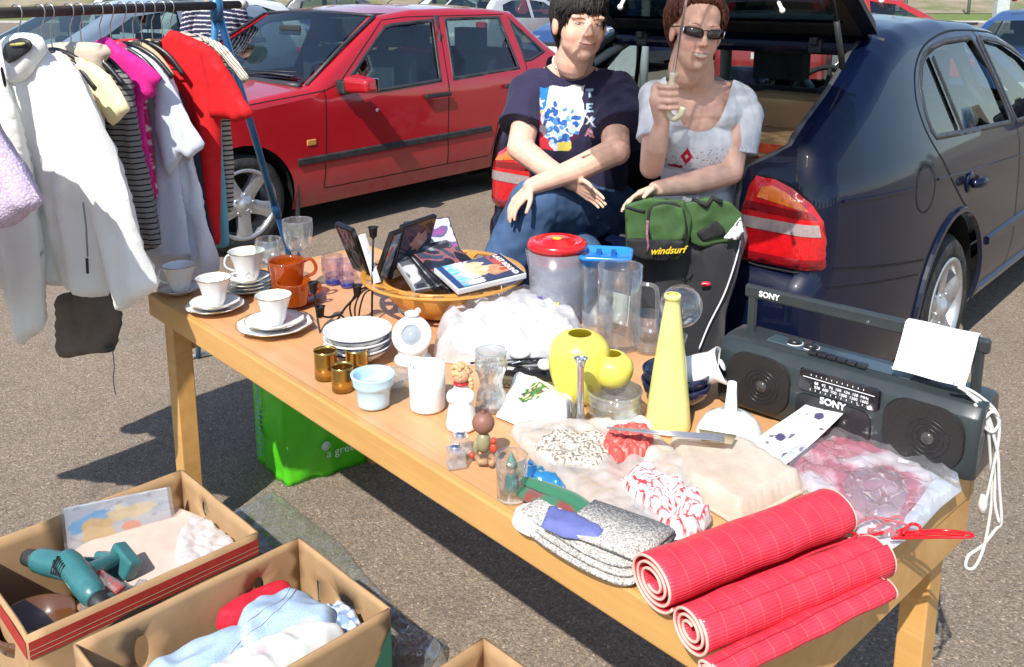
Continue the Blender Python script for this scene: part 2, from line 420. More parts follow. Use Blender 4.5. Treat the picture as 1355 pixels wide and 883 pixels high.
def wheel(par, x, y, s, r=.3, rr=.2, w=.19, spokes=5, hub=True, detail=True):
    """upright wheel, outer face towards s*y; tyre > rim"""
    M = Matrix.Translation((x, y, r)) @ Matrix.Rotation(-s*PI/2, 4, 'X')
    b = MB(); b.lathe([(rr-.01, -w), (rr+.03, -w), (r-.03, -w+.005), (r-.006, -w+.03), (r, -w*.5), (r-.006, -.03), (r-.03, -.006), (rr+.05, .004), (rr+.012, .002), (rr, -.01)], 40, M=M, cap0=False)
    ty = b.build('tyre', RUB, par, recalc=True)
    q = MB(); q.lathe([(rr+.004, -.012), (rr+.006, .002), (rr-.012, .004), (rr-.02, -.02), (rr-.03, -w*.75), (.02, -w*.75)], 40, M=M, cap0=False)
    if detail:
        for k in range(spokes):
            a = 2*PI*k/spokes+.3; A = M @ Matrix.Rotation(a, 4, 'Z')
            def sp(u, v):
                q0 = .045+(rr-.06)*u+.005; wd = (.036+.012*abs(u-.55))*(1 if u > .0 else 1); yy = (v-.5)*2*wd*(1+.25*u)
                return (q0, yy, -.012+.010*math.cos((v-.5)*PI)-.022*math.sin(u*PI)*0-.012*(1-u))
            q.grid(sp, 8, 6, M=A)
            for e in (0, 1): q.grid(lambda u, v: (lambda p: (p[0], p[1], p[2]-v*.03))(sp(u, e)), 8, 2, M=A)
            q.lathe([(.009, 0), (.009, .008), (.005, .010)], 8, M=A @ Matrix.Translation((.055, .03, -.02)), cap1=True)
        q.lathe([(.078, -.05), (.074, -.018), (.05, -.012), (.032, -.004), (.028, .002), (.001, .006)], 24, M=M, cap0=False)
    else: q.lathe([(rr-.02, -.02), (.06, -.01), (.001, .0)], 20, M=M, cap0=False)
    rm = q.build('rim', ALLOY, ty)
    d = MB(); d.lathe([(rr-.03, -w*.6), (.001, -w*.6)], 24, M=M, cap0=False); d.build('brake_disc', mat('brake_dark', (.03, .028, .027), .6), ty)
    return ty
def arcpts(cx, cz, r, a0, a1, n=18): return [(cx+r*math.cos(R(a0+(a1-a0)*k/n)), cz+r*math.sin(R(a0+(a1-a0)*k/n))) for k in range(n+1)]
class Car:
    """x forward, y to the car's left, z up; the side panels follow hw(x, z), cut out round wheels and windows"""
    def __init__(s, root, top, bottom, W, belt, tumble, xr, xf, rnd=.07, mt=None, sp=.07, plan=.16, tags=None):
        s.root = root; s.top = top; s.bot = bottom; s.W = W; s.belt = belt; s.tum = tumble; s.xr = xr; s.xf = xf; s.r = rnd; s.mt = mt; s.sp = sp; s.plan = plan
        s.tp = [(p[0], p[1]) for p in top]
    def hw(s, x, z):
        y = s.W/2
        e = .9
        if x < s.xr+e: y -= s.plan*.55*((s.xr+e-x)/e)**2.2
        if x > s.xf-e: y -= s.plan*1.2*((x-s.xf+e)/e)**2.2
        if z > s.belt: y -= (z-s.belt)*s.tum+.004
        elif z > s.belt-.12: y -= .004*(1-(s.belt-z)/.12)
        if z < .45: y -= .10*((.45-z)/.3)**2*.6
        return y
    def sidey(s, X, Z):
        d = segdist(X, Z, s.tp, False); r = s.r; q = np.clip(r-d, 0, r)
        ins = r-np.sqrt(np.maximum(r*r-q*q, 0))
        return np.array([s.hw(x, z) for x, z in zip(X, Z)])-ins
    def panel(s, poly, holes, name, mt, sgn, off=0, sp=None, parent=None, solid=0, extra=(), avoid=None):
        V, T = cdt(poly, holes, sp or s.sp, extra, avoid)
        X = [v[0] for v in V]; Z = [v[1] for v in V]; Y = s.sidey(X, Z)+off
        b = MB(); b.add([(x, sgn*y, z) for x, y, z in zip(X, Y, Z)], T if sgn < 0 else [tuple(reversed(t)) for t in T])
        return b.build(name, mt, parent or s.root, solid=solid, off=(-1 if solid else 0))
    def sides(s, wins, seals=True):
        pl = resamp(s.tp, s.sp*.7, False); n = len(pl); nr = []
        for i in range(n):
            t = Vector((pl[min(i+1, n-1)][0]-pl[max(i-1, 0)][0], pl[min(i+1, n-1)][1]-pl[max(i-1, 0)][1])).normalized(); nr.append((t.y, -t.x))
        inner = [(p[0]+q[0]*s.r, p[1]+q[1]*s.r) for p, q in zip(pl, nr)]
        ol = inner+s.bot
        for sg in (1, -1):
            s.panel(ol, wins, 'side_panel', s.mt, sg, extra=())
            b = MB(); K = 7
            def bp(i, k):
                f = PI/2*k/K; d = s.r*(1-math.cos(f)); x = pl[i][0]+nr[i][0]*d; z = pl[i][1]+nr[i][1]*d; return (x, sg*(s.hw(x, z)-s.r+s.r*math.sin(f)), z)
            vs = [bp(i, k) for i in range(n) for k in range(K+1)]; b.add(vs, [(i*(K+1)+k, (i+1)*(K+1)+k, (i+1)*(K+1)+k+1, i*(K+1)+k+1) for i in range(n-1) for k in range(K)]); b.build('rounded_edge', s.mt, s.root)
            for w_ in wins:
                s.panel(w_, [], 'window', CGLS, sg, off=-.012, sp=.12)
                if seals: s.panel(offpoly(w_, .014), [offpoly(w_, -.008)], 'window_seal', SEAL, sg, off=.002, sp=.05, solid=.006)
    def strip(s, i0, i1, name, mt, a=-1, b_=1, bul=.02, off=0, n=14, inner=None, parent=None, flip=False):
        """band across the car following top[i0..i1]"""
        pl = []
        for i in range(i0, i1):
            p, q = s.top[i], s.top[i+1]; k = max(1, int(math.hypot(q[0]-p[0], q[1]-p[1])/.07))
            for j in range(k): f = j/k; pl.append((p[0]+(q[0]-p[0])*f, p[1]+(q[1]-p[1])*f, i+f))
        pl.append((*s.top[i1][:2], float(i1)))
        rows = []
        full = s.top
        for x, z, fi in pl:
            i = min(int(fi), len(full)-2); t = Vector((full[i+1][0]-full[i][0], full[i+1][1]-full[i][1])).normalized()
            if fi-i < .3 and i > 0: t = (t+Vector((full[i][0]-full[i-1][0], full[i][1]-full[i-1][1])).normalized()).normalized()
            nn = Vector((-t.y, t.x)); e = s.hw(x, z)-s.r
            a0, b0 = (a, b_) if inner is None else inner(x, z, e)
            row = []
            for j in range(n+1):
                tt = a0+(b0-a0)*j/n; k = bul*(1-tt*tt)+off; row.append((x+nn.x*k, tt*e, z+nn.y*k))
            rows.append(row)
        m = MB(); vs = [p for r_ in rows for p in r_]; fs = []
        for i in range(len(rows)-1):
            for j in range(n): q = i*(n+1)+j; fs.append((q, q+n+1, q+n+2, q+1))
        m.add(vs, fs); return m.build(name, mt, parent or s.root)
    def line(s, pl, wdt=.006, sgn=1, off=.0015, mt=None, name='panel_gap', thick=0, parent=None):
        pl = resamp(pl, .03, False); X = []; Z = []; 
        for i, p in enumerate(pl):
            a = pl[max(0, i-1)]; c = pl[min(len(pl)-1, i+1)]; t = Vector((c[0]-a[0], c[1]-a[1])).normalized()
            for k in (-1, 1): X.append(p[0]-t.y*k*wdt/2); Z.append(p[1]+t.x*k*wdt/2)
        Y = s.sidey(X, Z)+off; b = MB()
        if thick:
            vs = []
            for i in range(len(pl)):
                a, c = 2*i, 2*i+1
                vs += [(X[a], sgn*(Y[a]-.004), Z[a]), (X[a]*.8+X[c]*.2, sgn*(Y[a]+thick), Z[a]*.8+Z[c]*.2), (X[a]*.2+X[c]*.8, sgn*(Y[c]+thick), Z[a]*.2+Z[c]*.8), (X[c], sgn*(Y[c]-.004), Z[c])]
            fs = []
            for i in range(len(pl)-1):
                for k in range(3): fs.append((4*i+k, 4*i+4+k, 4*i+5+k, 4*i+1+k))
            fs += [(0, 1, 2, 3), (4*len(pl)-4, 4*len(pl)-3, 4*len(pl)-2, 4*len(pl)-1)]
            b.add(vs, fs, smooth=False)
        else: b.add([(x, sgn*y, z) for x, y, z in zip(X, Y, Z)], [(2*i, 2*i+2, 2*i+3, 2*i+1) for i in range(len(pl)-1)])
        return b.build(name, mt or GAP, parent or s.root, recalc=True)
def seat(root, x, y, w_=.5, back=.62, z=.45, hr=1, tilt=-.28, mt=None):
    b = MB(); b.box((x+.22, y, z), (.48, w_, .16)); b.box((x-.06, y, z+back/2), (.13, w_*.92, back), M=None)
    o = b.build('car_seat', mt or CAB, root, bevel=.05, seg=4)
    for k in range(hr):
        yy = y if hr == 1 else y+(k-.5)*w_*.5
        h = MB(); h.box((x-.08, yy, z+back+.13), (.10, .27, .18)); h.tube([(x-.08, yy-.06, z+back-.05), (x-.08, yy-.06, z+back+.1)], .006, 6); h.tube([(x-.08, yy+.06, z+back-.05), (x-.08, yy+.06, z+back+.1)], .006, 6)
        h.build('headrest', mt or CAB, o, bevel=.045, seg=4)
def swheel(root, x, y, z, r=.18, tilt=.45):
    b = MB(); M = Matrix.Translation((x, y, z)) @ Matrix.Rotation(-PI/2+tilt, 4, 'Y')
    b.tube([(r*math.cos(a*PI/12), r*math.sin(a*PI/12), 0) for a in range(24)], .016, 8, M=M, closed=True)
    b.lathe([(.07, -.03), (.075, 0), (.05, .02), (.001, .022)], 16, M=M); b.tube([(-r, 0, 0), (0, 0, -.01), (r, 0, 0)], .014, 6, M=M); b.tube([(0, 0, 0), (-r, 0, 0)], .014, 6, M=M)
    b.tube([(0, 0, 0), (0, 0, -.25)], .03, 8, M=M)
    b.build('steering_wheel', CABD, root)
def underbody(root, x0, x1, W, z=.2):
    b = MB(); b.box(((x0+x1)/2, 0, z+.03), (x1-x0, W-.25, .06)); b.box(((x0+x1)/2, 0, z-.02), (x1-x0-.8, .3, .08)); b.build('underbody', GAP, root)
def arch(root, x, W, r, sgn, zc=.3, dep=.26):
    b = MB(); b.grid(lambda u, v: (x+r*math.cos(PI*(-.1+1.2*u)), sgn*(W/2-.03-dep*v), zc+r*math.sin(PI*(-.1+1.2*u))), 20, 2)
    b.add([(x-r, sgn*(W/2-dep-.02), .1), (x+r, sgn*(W/2-dep-.02), .1), (x+r, sgn*(W/2-dep-.02), zc+r), (x-r, sgn*(W/2-dep-.02), zc+r)], [(0, 1, 2, 3)])
    b.build('wheel_arch_liner', GAP, root)
# --- generic parked car for the rows behind
def bgcar(label, px, yaw, body, pt, group='cars parked in the rows behind', kind='hatch', L=4.1, Hh=1.42, W=1.7, name='parked_car', plate=False, pos=None):
    loc = pos if pos else (px.x, px.y, 0)
    r = thing(name, label, 'car', loc, yaw, group); a = L/4.1; h = Hh/1.42
    if kind == 'hatch': top = [(-.0, .3), (-.03, .5), (0, .68), (.1, .98), (.28, 1.22), (.45, 1.36), (.9, 1.42), (1.6, 1.42), (2.2, 1.34), (2.9, .98), (3.3, .9), (3.8, .78), (4.05, .62), (4.1, .42), (4.05, .25)]; gl = ((3, 5), (8, 9)); wn = [[(.55, .98), (.62, 1.24), (.95, 1.33), (1.45, 1.34), (1.45, .95)], [(1.55, .95), (1.55, 1.34), (2.05, 1.28), (2.6, .98), (2.6, .93)]]
    elif kind == 'sedan': top = [(0, .3), (-.03, .5), (0, .7), (.05, .95), (.55, 1.0), (.95, 1.28), (1.3, 1.39), (1.9, 1.41), (2.3, 1.34), (3.0, .97), (3.4, .9), (3.8, .8), (4.05, .65), (4.1, .42), (4.05, .25)]; gl = ((4, 5), (8, 9)); wn = [[(.85, .97), (1.1, 1.24), (1.4, 1.32), (1.7, 1.33), (1.7, .95)], [(1.8, .95), (1.8, 1.33), (2.2, 1.28), (2.75, .98), (2.72, .93)]]
    else: top = [(0, .3), (-.03, .5), (0, .7), (.05, .95), (.2, 1.25), (.3, 1.38), (.8, 1.42), (1.9, 1.42), (2.3, 1.34), (3.0, .97), (3.4, .9), (3.8, .8), (4.05, .65), (4.1, .42), (4.05, .25)]; gl = ((3, 4), (8, 9)); wn = [[(.35, .98), (.45, 1.27), (.8, 1.34), (.95, 1.34), (.95, .95)], [(1.05, .95), (1.05, 1.34), (1.7, 1.34), (1.7, .95)], [(1.8, .95), (1.8, 1.33), (2.2, 1.28), (2.75, .98), (2.72, .93)]]
    top = [(x*a, z*h) for x, z in top]; wn = [[(x*a, z*h) for x, z in w_] for w_ in wn]
    bot = [(3.7*a, .2)]+arcpts(3.3*a, .3, .34, -15, 195, 12)+[(2.9*a, .2), (1.2*a, .2)]+arcpts(.8*a, .3, .34, -15, 195, 12)+[(.35*a, .22)]
    c = Car(r, top, bot, W, .93*h, .38, 0, 4.1*a, .07, pt, sp=.14)
    c.sides(wn, seals=False)
    idx = 0
    for g0, g1 in gl:
        if g0 > idx: c.strip(idx, g0, 'body_shell', pt)
        c.strip(g0, g1, 'windscreen', CGLS, -.93, .93); c.strip(g0, g1, 'pillar', pt, .93, 1.0, n=2); c.strip(g0, g1, 'pillar', pt, -1.0, -.93, n=2); idx = g1
    c.strip(idx, len(top)-1, 'body_shell', pt)
    for sg in (1, -1):
        for x in (.8*a, 3.3*a): wheel(r, x, sg*(W/2-.02), sg, detail=False); arch(r, x, W, .34, sg)
        m = MB(); m.box((4.0*a, sg*W*.36, .66*h), (.16, .34, .14)); m.build('headlight', WHL, r, bevel=.03)
        m = MB(); m.box((.03, sg*W*.38, .8*h), (.1, .26, .2)); m.build('tail_light', REDL, r, bevel=.03)
        m = MB(); m.box((2.6*a, sg*(W/2+.08), .98*h), (.1, .2, .13)); m.build('door_mirror', pt, r, bevel=.03)
    m = MB(); m.box((4.09*a, 0, .55), (.05, .8, .16)); m.build('grille', BLK, r, bevel=.02)
    for x in (-.015, 4.12*a): m = MB(); m.box((x-.012, 0, .5 if x > 1 else .6), (.02, .5, .11)); m.build('number_plate', mat('plate_white', (.75, .75, .72), .4), r)
    for x in (1.3, 2.2): seat(r, x*a, .37); seat(r, x*a, -.37)
    underbody(r, .1, 4.0*a, W); m = MB(); m.box((2.85*a, 0, .82), (.35, W-.3, .2)); m.build('dashboard', CABD, r, bevel=.05)
    return r
# ================================================================ dark blue liftback with its tailgate open
NAVY = paint('navy_paint', (.0006, .0032, .0190), .4, .03, dust=.001, lowd=.05, cw=.60, sp=.20)
oc = thing('hatchback_car', 'dark blue liftback car with its tailgate raised behind the two seated women', 'car', (.445-.743*.05, 3.124+.669*.05, 0), R(48))
otop = [(-.16, .25), (-.235, .34), (-.265, .48), (-.265, .585), (-.245, .625), (-.205, .645), (-.20, .70), (-.195, .85), (-.175, .97), (-.12, 1.05), (.05, 1.12), (.25, 1.195), (.42, 1.262), (.56, 1.32), (.70, 1.365), (.80, 1.392), (1.0, 1.41), (1.3, 1.418), (1.7, 1.398), (2.0, 1.36), (2.25, 1.29), (2.95, .97), (3.45, .9), (3.9, .78), (4.2, .62), (4.27, .42), (4.2, .25)]
obot = [(3.95, .2)]+arcpts(3.53, .31, .355, -18, 198, 22)+[(3.1, .22), (1.46, .24)]+arcpts(1.06, .315, .375, -18, 190, 22)+[(.6, .22)]
otop = [((x if x > .6 else .6+(x-.6)*.7125), z) for x, z in otop]
OC = Car(oc, otop, obot, 1.62, .9, .36, -.02, 4.27, .075, NAVY, sp=.05, plan=.22)
ow1 = [(.83, 1.19), (.90, 1.262), (.965, 1.295), (1.08, 1.318), (1.25, 1.333), (1.57, 1.335), (1.625, 1.285), (1.725, 1.165), (1.81, .968), (1.18, .995), (.85, 1.012), (.822, 1.04), (.812, 1.1)]
ow2 = [(1.70, 1.33), (1.92, 1.31), (2.1, 1.275), (2.3, 1.215), (2.72, 1.0), (2.70, .955), (1.90, .962), (1.80, 1.165)]
OC.sides([ow1, ow2])
def oin(sg):
    def f(x, z, e):
        if z < .96: q = .42
        elif z < 1.06: q = .42+(z-.96)/.10*.17
        else: q = min(e-.03, .59+(z-1.06)*.12)
        q = min(q, e-.02)/e
        return (q, 1.0) if sg > 0 else (-1.0, -q)
    return f
OC.strip(0, 5, 'bumper', NAVY, bul=.05)
for sg in (1, -1): OC.strip(5, 14, 'rear_pillar', NAVY, bul=.0, inner=oin(sg), n=8)
OC.strip(14, 20, 'roof', NAVY, bul=.03); OC.strip(20, 21, 'windscreen', CGLS, -.93, .93, bul=.03)
for a_, b_ in ((.93, 1), (-1, -.93)): OC.strip(20, 21, 'windscreen_pillar', NAVY, a_, b_, n=2, bul=.03)
OC.strip(21, 26, 'bonnet', NAVY, bul=.04)
def opening(sg):
    o_ = []
    for i in range(5, 14):
        p, q = otop[i], otop[i+1]
        for j in range(3):
            x = p[0]+(q[0]-p[0])*j/3; z = p[1]+(q[1]-p[1])*j/3; e = OC.hw(x, z)-OC.r; a0, b0 = oin(sg)(x, z, e); o_.append((x, (a0 if sg > 0 else b0)*e, z))
    return o_
eR, eL = opening(-1), opening(1)
ring = [(.03, y/10, .652) for y in range(4, -5, -1)]
path = eL[::-1]+ring+eR
b = MB(); b.tube([(x+.01, y*.985, z-.004) for x, y, z in path], .013, 8); b.tube([(.71, y/10, 1.352+.025*(1-(y/6)**2)) for y in range(-6, 7)], .013, 8)
b.build('opening_seal', mat('rubber_seal', (.05, .052, .055), .55), oc)
for E_ in (eR, eL):
    b = MB(); n_ = len(E_); vs = [p for p in E_]+[(p[0]+.10, p[1]*1.0+(.02 if p[1] > 0 else -.02), p[2]-.03) for p in E_]
    b.add(vs, [(i, i+1, n_+i+1, n_+i) for i in range(n_-1)]); b.build('opening_jamb', NAVY, oc)
# grey lined inner pillars and the boot
for sg in (1, -1):
    b = MB(); b.tube([(.24, sg*.575, 1.09), (.4, sg*.56, 1.18), (.6, sg*.525, 1.27), (.74, sg*.50, 1.315)], [.016, .02, .02, .014], 8); b.build('pillar_lining', PILL, oc)
    b = MB(); b.box((.58, sg*.585, .72), (.85, .06, .48)); b.build('boot_side_lining', CABD, oc, bevel=.03)
    for xx in (1.72,): b = MB(); b.tube([(xx+.18, sg*.675, .93), (xx-.06, sg*.55, 1.32)], .03, 6); b.build('door_pillar_lining', PILL, oc)
b = MB(); b.tube([(2.88, -.62, .93), (2.1, -.51, 1.28)], .03, 6); b.tube([(2.88, .62, .93), (2.1, .51, 1.28)], .03, 6); b.build('front_pillar_lining', PILL, oc)
b = MB(); b.box((.50, 0, .47), (.88, 1.1, .04)); b.box((.075, 0, .60), (.06, 1.0, .09)); b.build('boot_floor', CABD, oc, bevel=.01)
b = MB(); b.box((1.15, 0, .72), (.10, 1.12, .5)); b.build('rear_seat_back', CAB, oc, bevel=.05, seg=4)
for y_ in (.32, -.32): 
    h = MB(); h.box((1.14, y_, 1.04), (.1, .26, .16)); h.build('rear_headrest', CAB, oc, bevel=.05, seg=4)
b = MB(); b.box((1.45, 0, .46), (.5, 1.15, .15)); b.box((2.0, 0, .25), (2.2, 1.2, .05)); b.box((1.5, 0, 1.375), (1.4, 1.0, .012)); b.build('cabin_floor', CAB, oc)
seat(oc, 1.95, .34, back=.62, z=.42); seat(oc, 1.95, -.34, back=.62, z=.42)
swheel(oc, 2.42, .34, .93, .19); b = MB(); b.box((2.85, 0, .82), (.4, 1.25, .22)); b.build('dashboard', CABD, oc, bevel=.08, seg=4)
b = MB(); b.box((2.35, 0, 1.23), (.02, .22, .06)); b.build('rear_view_mirror', CABD, oc, bevel=.01)
# tailgate, hinged at the roof edge
tg = thing('t', 'x', 'x'); tg.name = 'tailgate'; del tg['label']; del tg['category']; tg.parent = oc; tg.location = (.70, 0, 1.375); TH = R(32)
def tgm(s_, y, h): return (-s_*math.cos(TH)-h*math.sin(TH)*-1*0-h*math.sin(TH), y, s_*math.sin(TH)-h*math.cos(TH)*-1)
b = MB()
def bar(s0, s1, y0, y1, h0=-.05, h1=.0, mi=0):
    c = [(s0, y0, h0), (s1, y0, h0), (s1, y1, h0), (s0, y1, h0), (s0, y0, h1), (s1, y0, h1), (s1, y1, h1), (s0, y1, h1)]
    b.add([tgm(*p) for p in c], [(0, 3, 2, 1), (4, 5, 6, 7), (0, 1, 5, 4), (1, 2, 6, 5), (2, 3, 7, 6), (3, 0, 4, 7)], mi, smooth=False)
bar(0.0, .10, -.56, .56); bar(.10, .92, -.60, -.53, -.06); bar(.10, .92, .53, .60, -.06); bar(.86, .98, -.60, .60, -.07, .02)
bar(.98, 1.32, -.60, .60, -.02, .07); bar(1.0, 1.28, -.5, .5, -.035, -.021)
b.build('tailgate_frame', [NAVY], tg, bevel=.015, recalc=True)
b = MB(); bar(.085, .16, -.52, .52, -.056, -.051); bar(.10, .86, -.545, -.50, -.066, -.0605); bar(.10, .86, .50, .545, -.066, -.0605); bar(.80, .86, -.5, .5, -.05, -.01); bar(.4, .46, -.5, -.42, -.02, -.012)
b.build('glass_border', [BLK], tg)
b = MB(); bar(.10, .88, -.54, .54, -.012, -.006); b.build('rear_window', thin('dark_tint_glass', (.20, .23, .23), .05, .35, .01, blend=.25), tg)
b = MB(); b.tube([tgm(.85, .02, .012), tgm(.5, -.25, .014), tgm(.30, -.38, .016)], .006, 6); b.build('rear_wiper', BLK, tg)
for sg in (1, -1):
    b = MB(); p0 = Vector((.50, sg*.55, 1.235)); p1 = Vector(tgm(.52, sg*.56, -.07))+Vector((.70, 0, 1.375))
    b.tube([p0, p0.lerp(p1, .55)], .011, 8); b.tube([p0.lerp(p1, .55), p1], .006, 8); b.build('gas_strut', BLK, oc)
b = MB(); b.box((.70, 0, 1.325), (.14, 1.12, .05)); b.build('roof_header', NAVY, oc, bevel=.02)
for y_ in (-.38, .38): b = MB(); b.box((.66, y_, 1.33), (.07, .05, .05)); b.box((.63, y_, 1.35), (.05, .03, .03)); b.build('hinge', BLK, oc, bevel=.006)
# lamps on the rear corners; they wrap round on to the side
def lampwrap(s_, z, sg, off=.006):
    """s_: distance outwards along the rear, past the corner it runs on forwards"""
    y0 = OC.hw(.03, z)-OC.r; xb = np.interp(z, [.645, .70, .85, .97, 1.05], [.0265, .03, .0336, .048, .087])
    r = OC.r+off
    if s_ < y0: return (xb-off, sg*s_, z)
    a = (s_-y0)/OC.r
    if a < PI/2: return (xb+OC.r-r*math.cos(a), sg*(y0+r*math.sin(a)), z)
    return (xb+OC.r+(a-PI/2)*OC.r, sg*(y0+r), z)
def lamp(sg):
    L = [(.415, .668), (.43, .80), (.455, .915), (.475, .948), (.54, .945), (.60, .925), (.66, .885), (.70, .83), (.72, .77), (.725, .672)]
    def zone(poly, name, mt, par, off=.008, sp=.02):
        V, T = cdt(poly, [], sp); b = MB(); b.add([lampwrap(v[0], v[1], sg, off+.012*max(0, min(1, segdist([v[0]], [v[1]], L)[0]/.03))**.5) for v in V], T)
        return b.build(name, mt, par, recalc=True)
    body = zone(L, 'tail_light', REDL, oc)
    zone([(.49, .885), (.505, .918), (.54, .928), (.59, .91), (.64, .88), (.655, .862)], 'indicator', ORL, body, .0105)
    zone([(.445, .782), (.447, .82), (.685, .82), (.692, .782)], 'reversing_light', WHL, body, .0105)
    zone([(.425, .677), (.428, .705), (.712, .708), (.715, .683)], 'reflector', REDD, body, .0105)
    zone([(.445, .842), (.45, .87), (.665, .858), (.682, .836)], 'brake_lens', REDD, body, .0102)
    b = MB(); pts = [lampwrap(p[0], p[1], sg, .004) for p in smoothpl(L, 3, True)]; b.tube(pts, .004, 6, closed=True); b.build('lamp_seal', GAP, body)
for sg in (1, -1): lamp(sg)
vis = [(1.635, 1.365), (1.34, 1.372), (1.105, 1.352), (.94, 1.315), (.82, 1.25), (.757, 1.16), (.755, 1.08), (.79, 1.0), (.885, .889), (.967, .823), (1.12, .72), (1.26, .655), (1.40, .56), (1.455, .42)]
for sg in (-1, 1):
    OC.line(smoothpl(vis, 4), .007, sg); OC.line([(1.635, 1.365), (1.72, 1.20), (1.865, .96), (1.93, .7), (1.95, .45), (1.93, .26)], .007, sg)
    OC.line([(1.64, 1.365), (1.9, 1.35), (2.15, 1.31)], .007, sg); OC.line([(2.78, .96), (2.9, .8), (2.95, .5), (2.9, .25)], .007, sg)
    OC.line(arcpts(.67, .85, .0845, 0, 360, 24), .005, sg); OC.line([(.10, .672), (.30, .64), (.70, .585)], .008, sg); OC.line([(.08, .612), (.38, .575), (.66, .54)], .005, sg)
    OC.line([(1.045, 1.283), (1.152, 1.005)], .028, sg, .0, BLK, 'window_divider', .004)
    OC.line([(1.655, 1.335), (1.86, .965)], .055, sg, .0, BLK, 'door_pillar', .003)
    OC.line([(1.50, .492), (1.9, .497), (2.75, .505)], .045, sg, .0, NAVY, 'side_moulding', .012); OC.line([(1.46, .268), (3.15, .245)], .05, sg, .0, NAVY, 'sill', .012)
    OC.line([(.13, .885), (.28, .878), (.56, .868)], .012, sg, .001, NAVY, 'swage', .004)
    OC.line([(.78, .868), (1.1, .845), (2.0, .80), (2.9, .78)], .012, sg, .001, NAVY, 'swage', .004)
    OC.line(arcpts(1.06, .315, .387, -10, 180, 26), .03, sg, .0, NAVY, 'wheel_arch_lip', .012)
    y_ = sg*(.812); b = MB()
    b.ell((1.16, y_*1.0, .80), (.045, .012, .045), 16, 8); b.tube([(1.12, y_+sg*.025, .80), (1.2, y_+sg*.04, .798), (1.33, y_+sg*.018, .79)], [.012, .016, .011], 8, flat=1.3); b.build('door_handle', NAVY, oc)
    b = MB(); b.box((2.62, sg*.93, 1.0), (.12, .2, .13)); b.box((2.62, sg*.82, .98), (.05, .08, .04)); b.build('door_mirror', NAVY, oc, bevel=.03, seg=3)
    wheel(oc, 1.07, sg*.795, sg, .3, .2); wheel(oc, 3.53, sg*.795, sg, .3, .2); arch(oc, 1.06, 1.62, .37, sg, .315); arch(oc, 3.53, 1.62, .35, sg, .31)
    b = MB(); b.box((.70, sg*.70, .27), (.012, .17, .30)); b.build('mud_flap', RUB, oc, bevel=.004)
    b = MB(); b.box((4.14, sg*.55, .66), (.12, .34, .15)); b.build('headlight', WHL, oc, bevel=.04, seg=3)
b = MB(); b.box((-.072, 0, .42), (.012, .52, .11)); b.build('number_plate', mat('plate_white', (.75, .75, .72), .4), oc)
underbody(oc, .15, 4.1, 1.5)
# ================================================================ red saloon
REDP = paint('red_paint', (.40, .005, .012), .3, 0, dust=.03)
vo = thing('saloon_car', 'glossy red four-door saloon parked behind the table beside the clothes rail', 'car', (-2.21, 5.737, 0), R(-130))
vtop = [(-3.6, .25), (-3.68, .42), (-3.66, .62), (-3.6, .88), (-3.5, .97), (-3.12, 1.02), (-2.95, 1.13), (-2.67, 1.368), (-2.4, 1.392), (-2.0, 1.405), (-1.6, 1.40), (-1.24, 1.358), (-.53, .945), (-.2, .915), (.3, .86), (.62, .78), (.70, .66), (.75, .45), (.68, .25)]
vbot = [(.45, .2)]+arcpts(0, .3, .352, -16, 196, 22)+[(-.40, .205), (-2.15, .2)]+arcpts(-2.55, .3, .352, -16, 196, 22)+[(-3.0, .22)]
VO = Car(vo, vtop, vbot, 1.72, .88, .42, -3.68, .75, .055, REDP, sp=.06, plan=.14)
vw = [[(-.80, .945), (-1.28, 1.285), (-1.36, 1.30), (-1.745, 1.32), (-1.645, .915), (-1.05, .89), (-.84, .918)], [(-1.885, 1.325), (-2.48, 1.325), (-2.53, .945), (-1.79, .917)], [(-2.60, 1.305), (-2.90, 1.05), (-2.72, 1.0), (-2.64, .995)]]
VO.sides(vw)
VO.strip(0, 5, 'boot', REDP, bul=.03); VO.strip(5, 7, 'rear_window', CGLS, -.93, .93)
for i0, i1 in ((5, 7), (11, 12)):
    for a_, b_ in ((.94, 1), (-1, -.94)): VO.strip(i0, i1, 'roof_pillar', REDP, a_, b_, n=2, bul=.02)
VO.strip(7, 11, 'roof', REDP, bul=.03); VO.strip(11, 12, 'windscreen', CGLS, -.92, .92, bul=.045); VO.strip(12, 18, 'bonnet', REDP, bul=.04)
b = MB()
for sg in (1, -1):
    p0 = Vector((-.54, sg*.765, .955)); p1 = Vector((-1.235, sg*.625, 1.36)); b.tube([p0, p0.lerp(p1, .5)+Vector((.01, 0, .012)), p1], .013, 6)
b.tube([(-1.245+.04*(1-(y/6)**2), y*.104, 1.362+.02*(1-(y/6)**2)) for y in range(-6, 7)], .013, 6); b.tube([(-.50+.05*(1-(y/6)**2), y*.125, .95+.02*(1-(y/6)**2)) for y in range(-6, 7)], .022, 6)
b.build('windscreen_seal', SEAL, vo)
for k, (y0, y1) in enumerate(((.1, .62), (-.5, .1))):
    b = MB(); b.tube([(-.47, y0, .985), (-.53, (y0+y1)/2, 1.01), (-.56, y1, 1.0)], .008, 6); b.tube([(-.53, y0-.05, 1.015), (-.58, y1, 1.025)], .005, 6); b.build('wiper', BLK, vo)
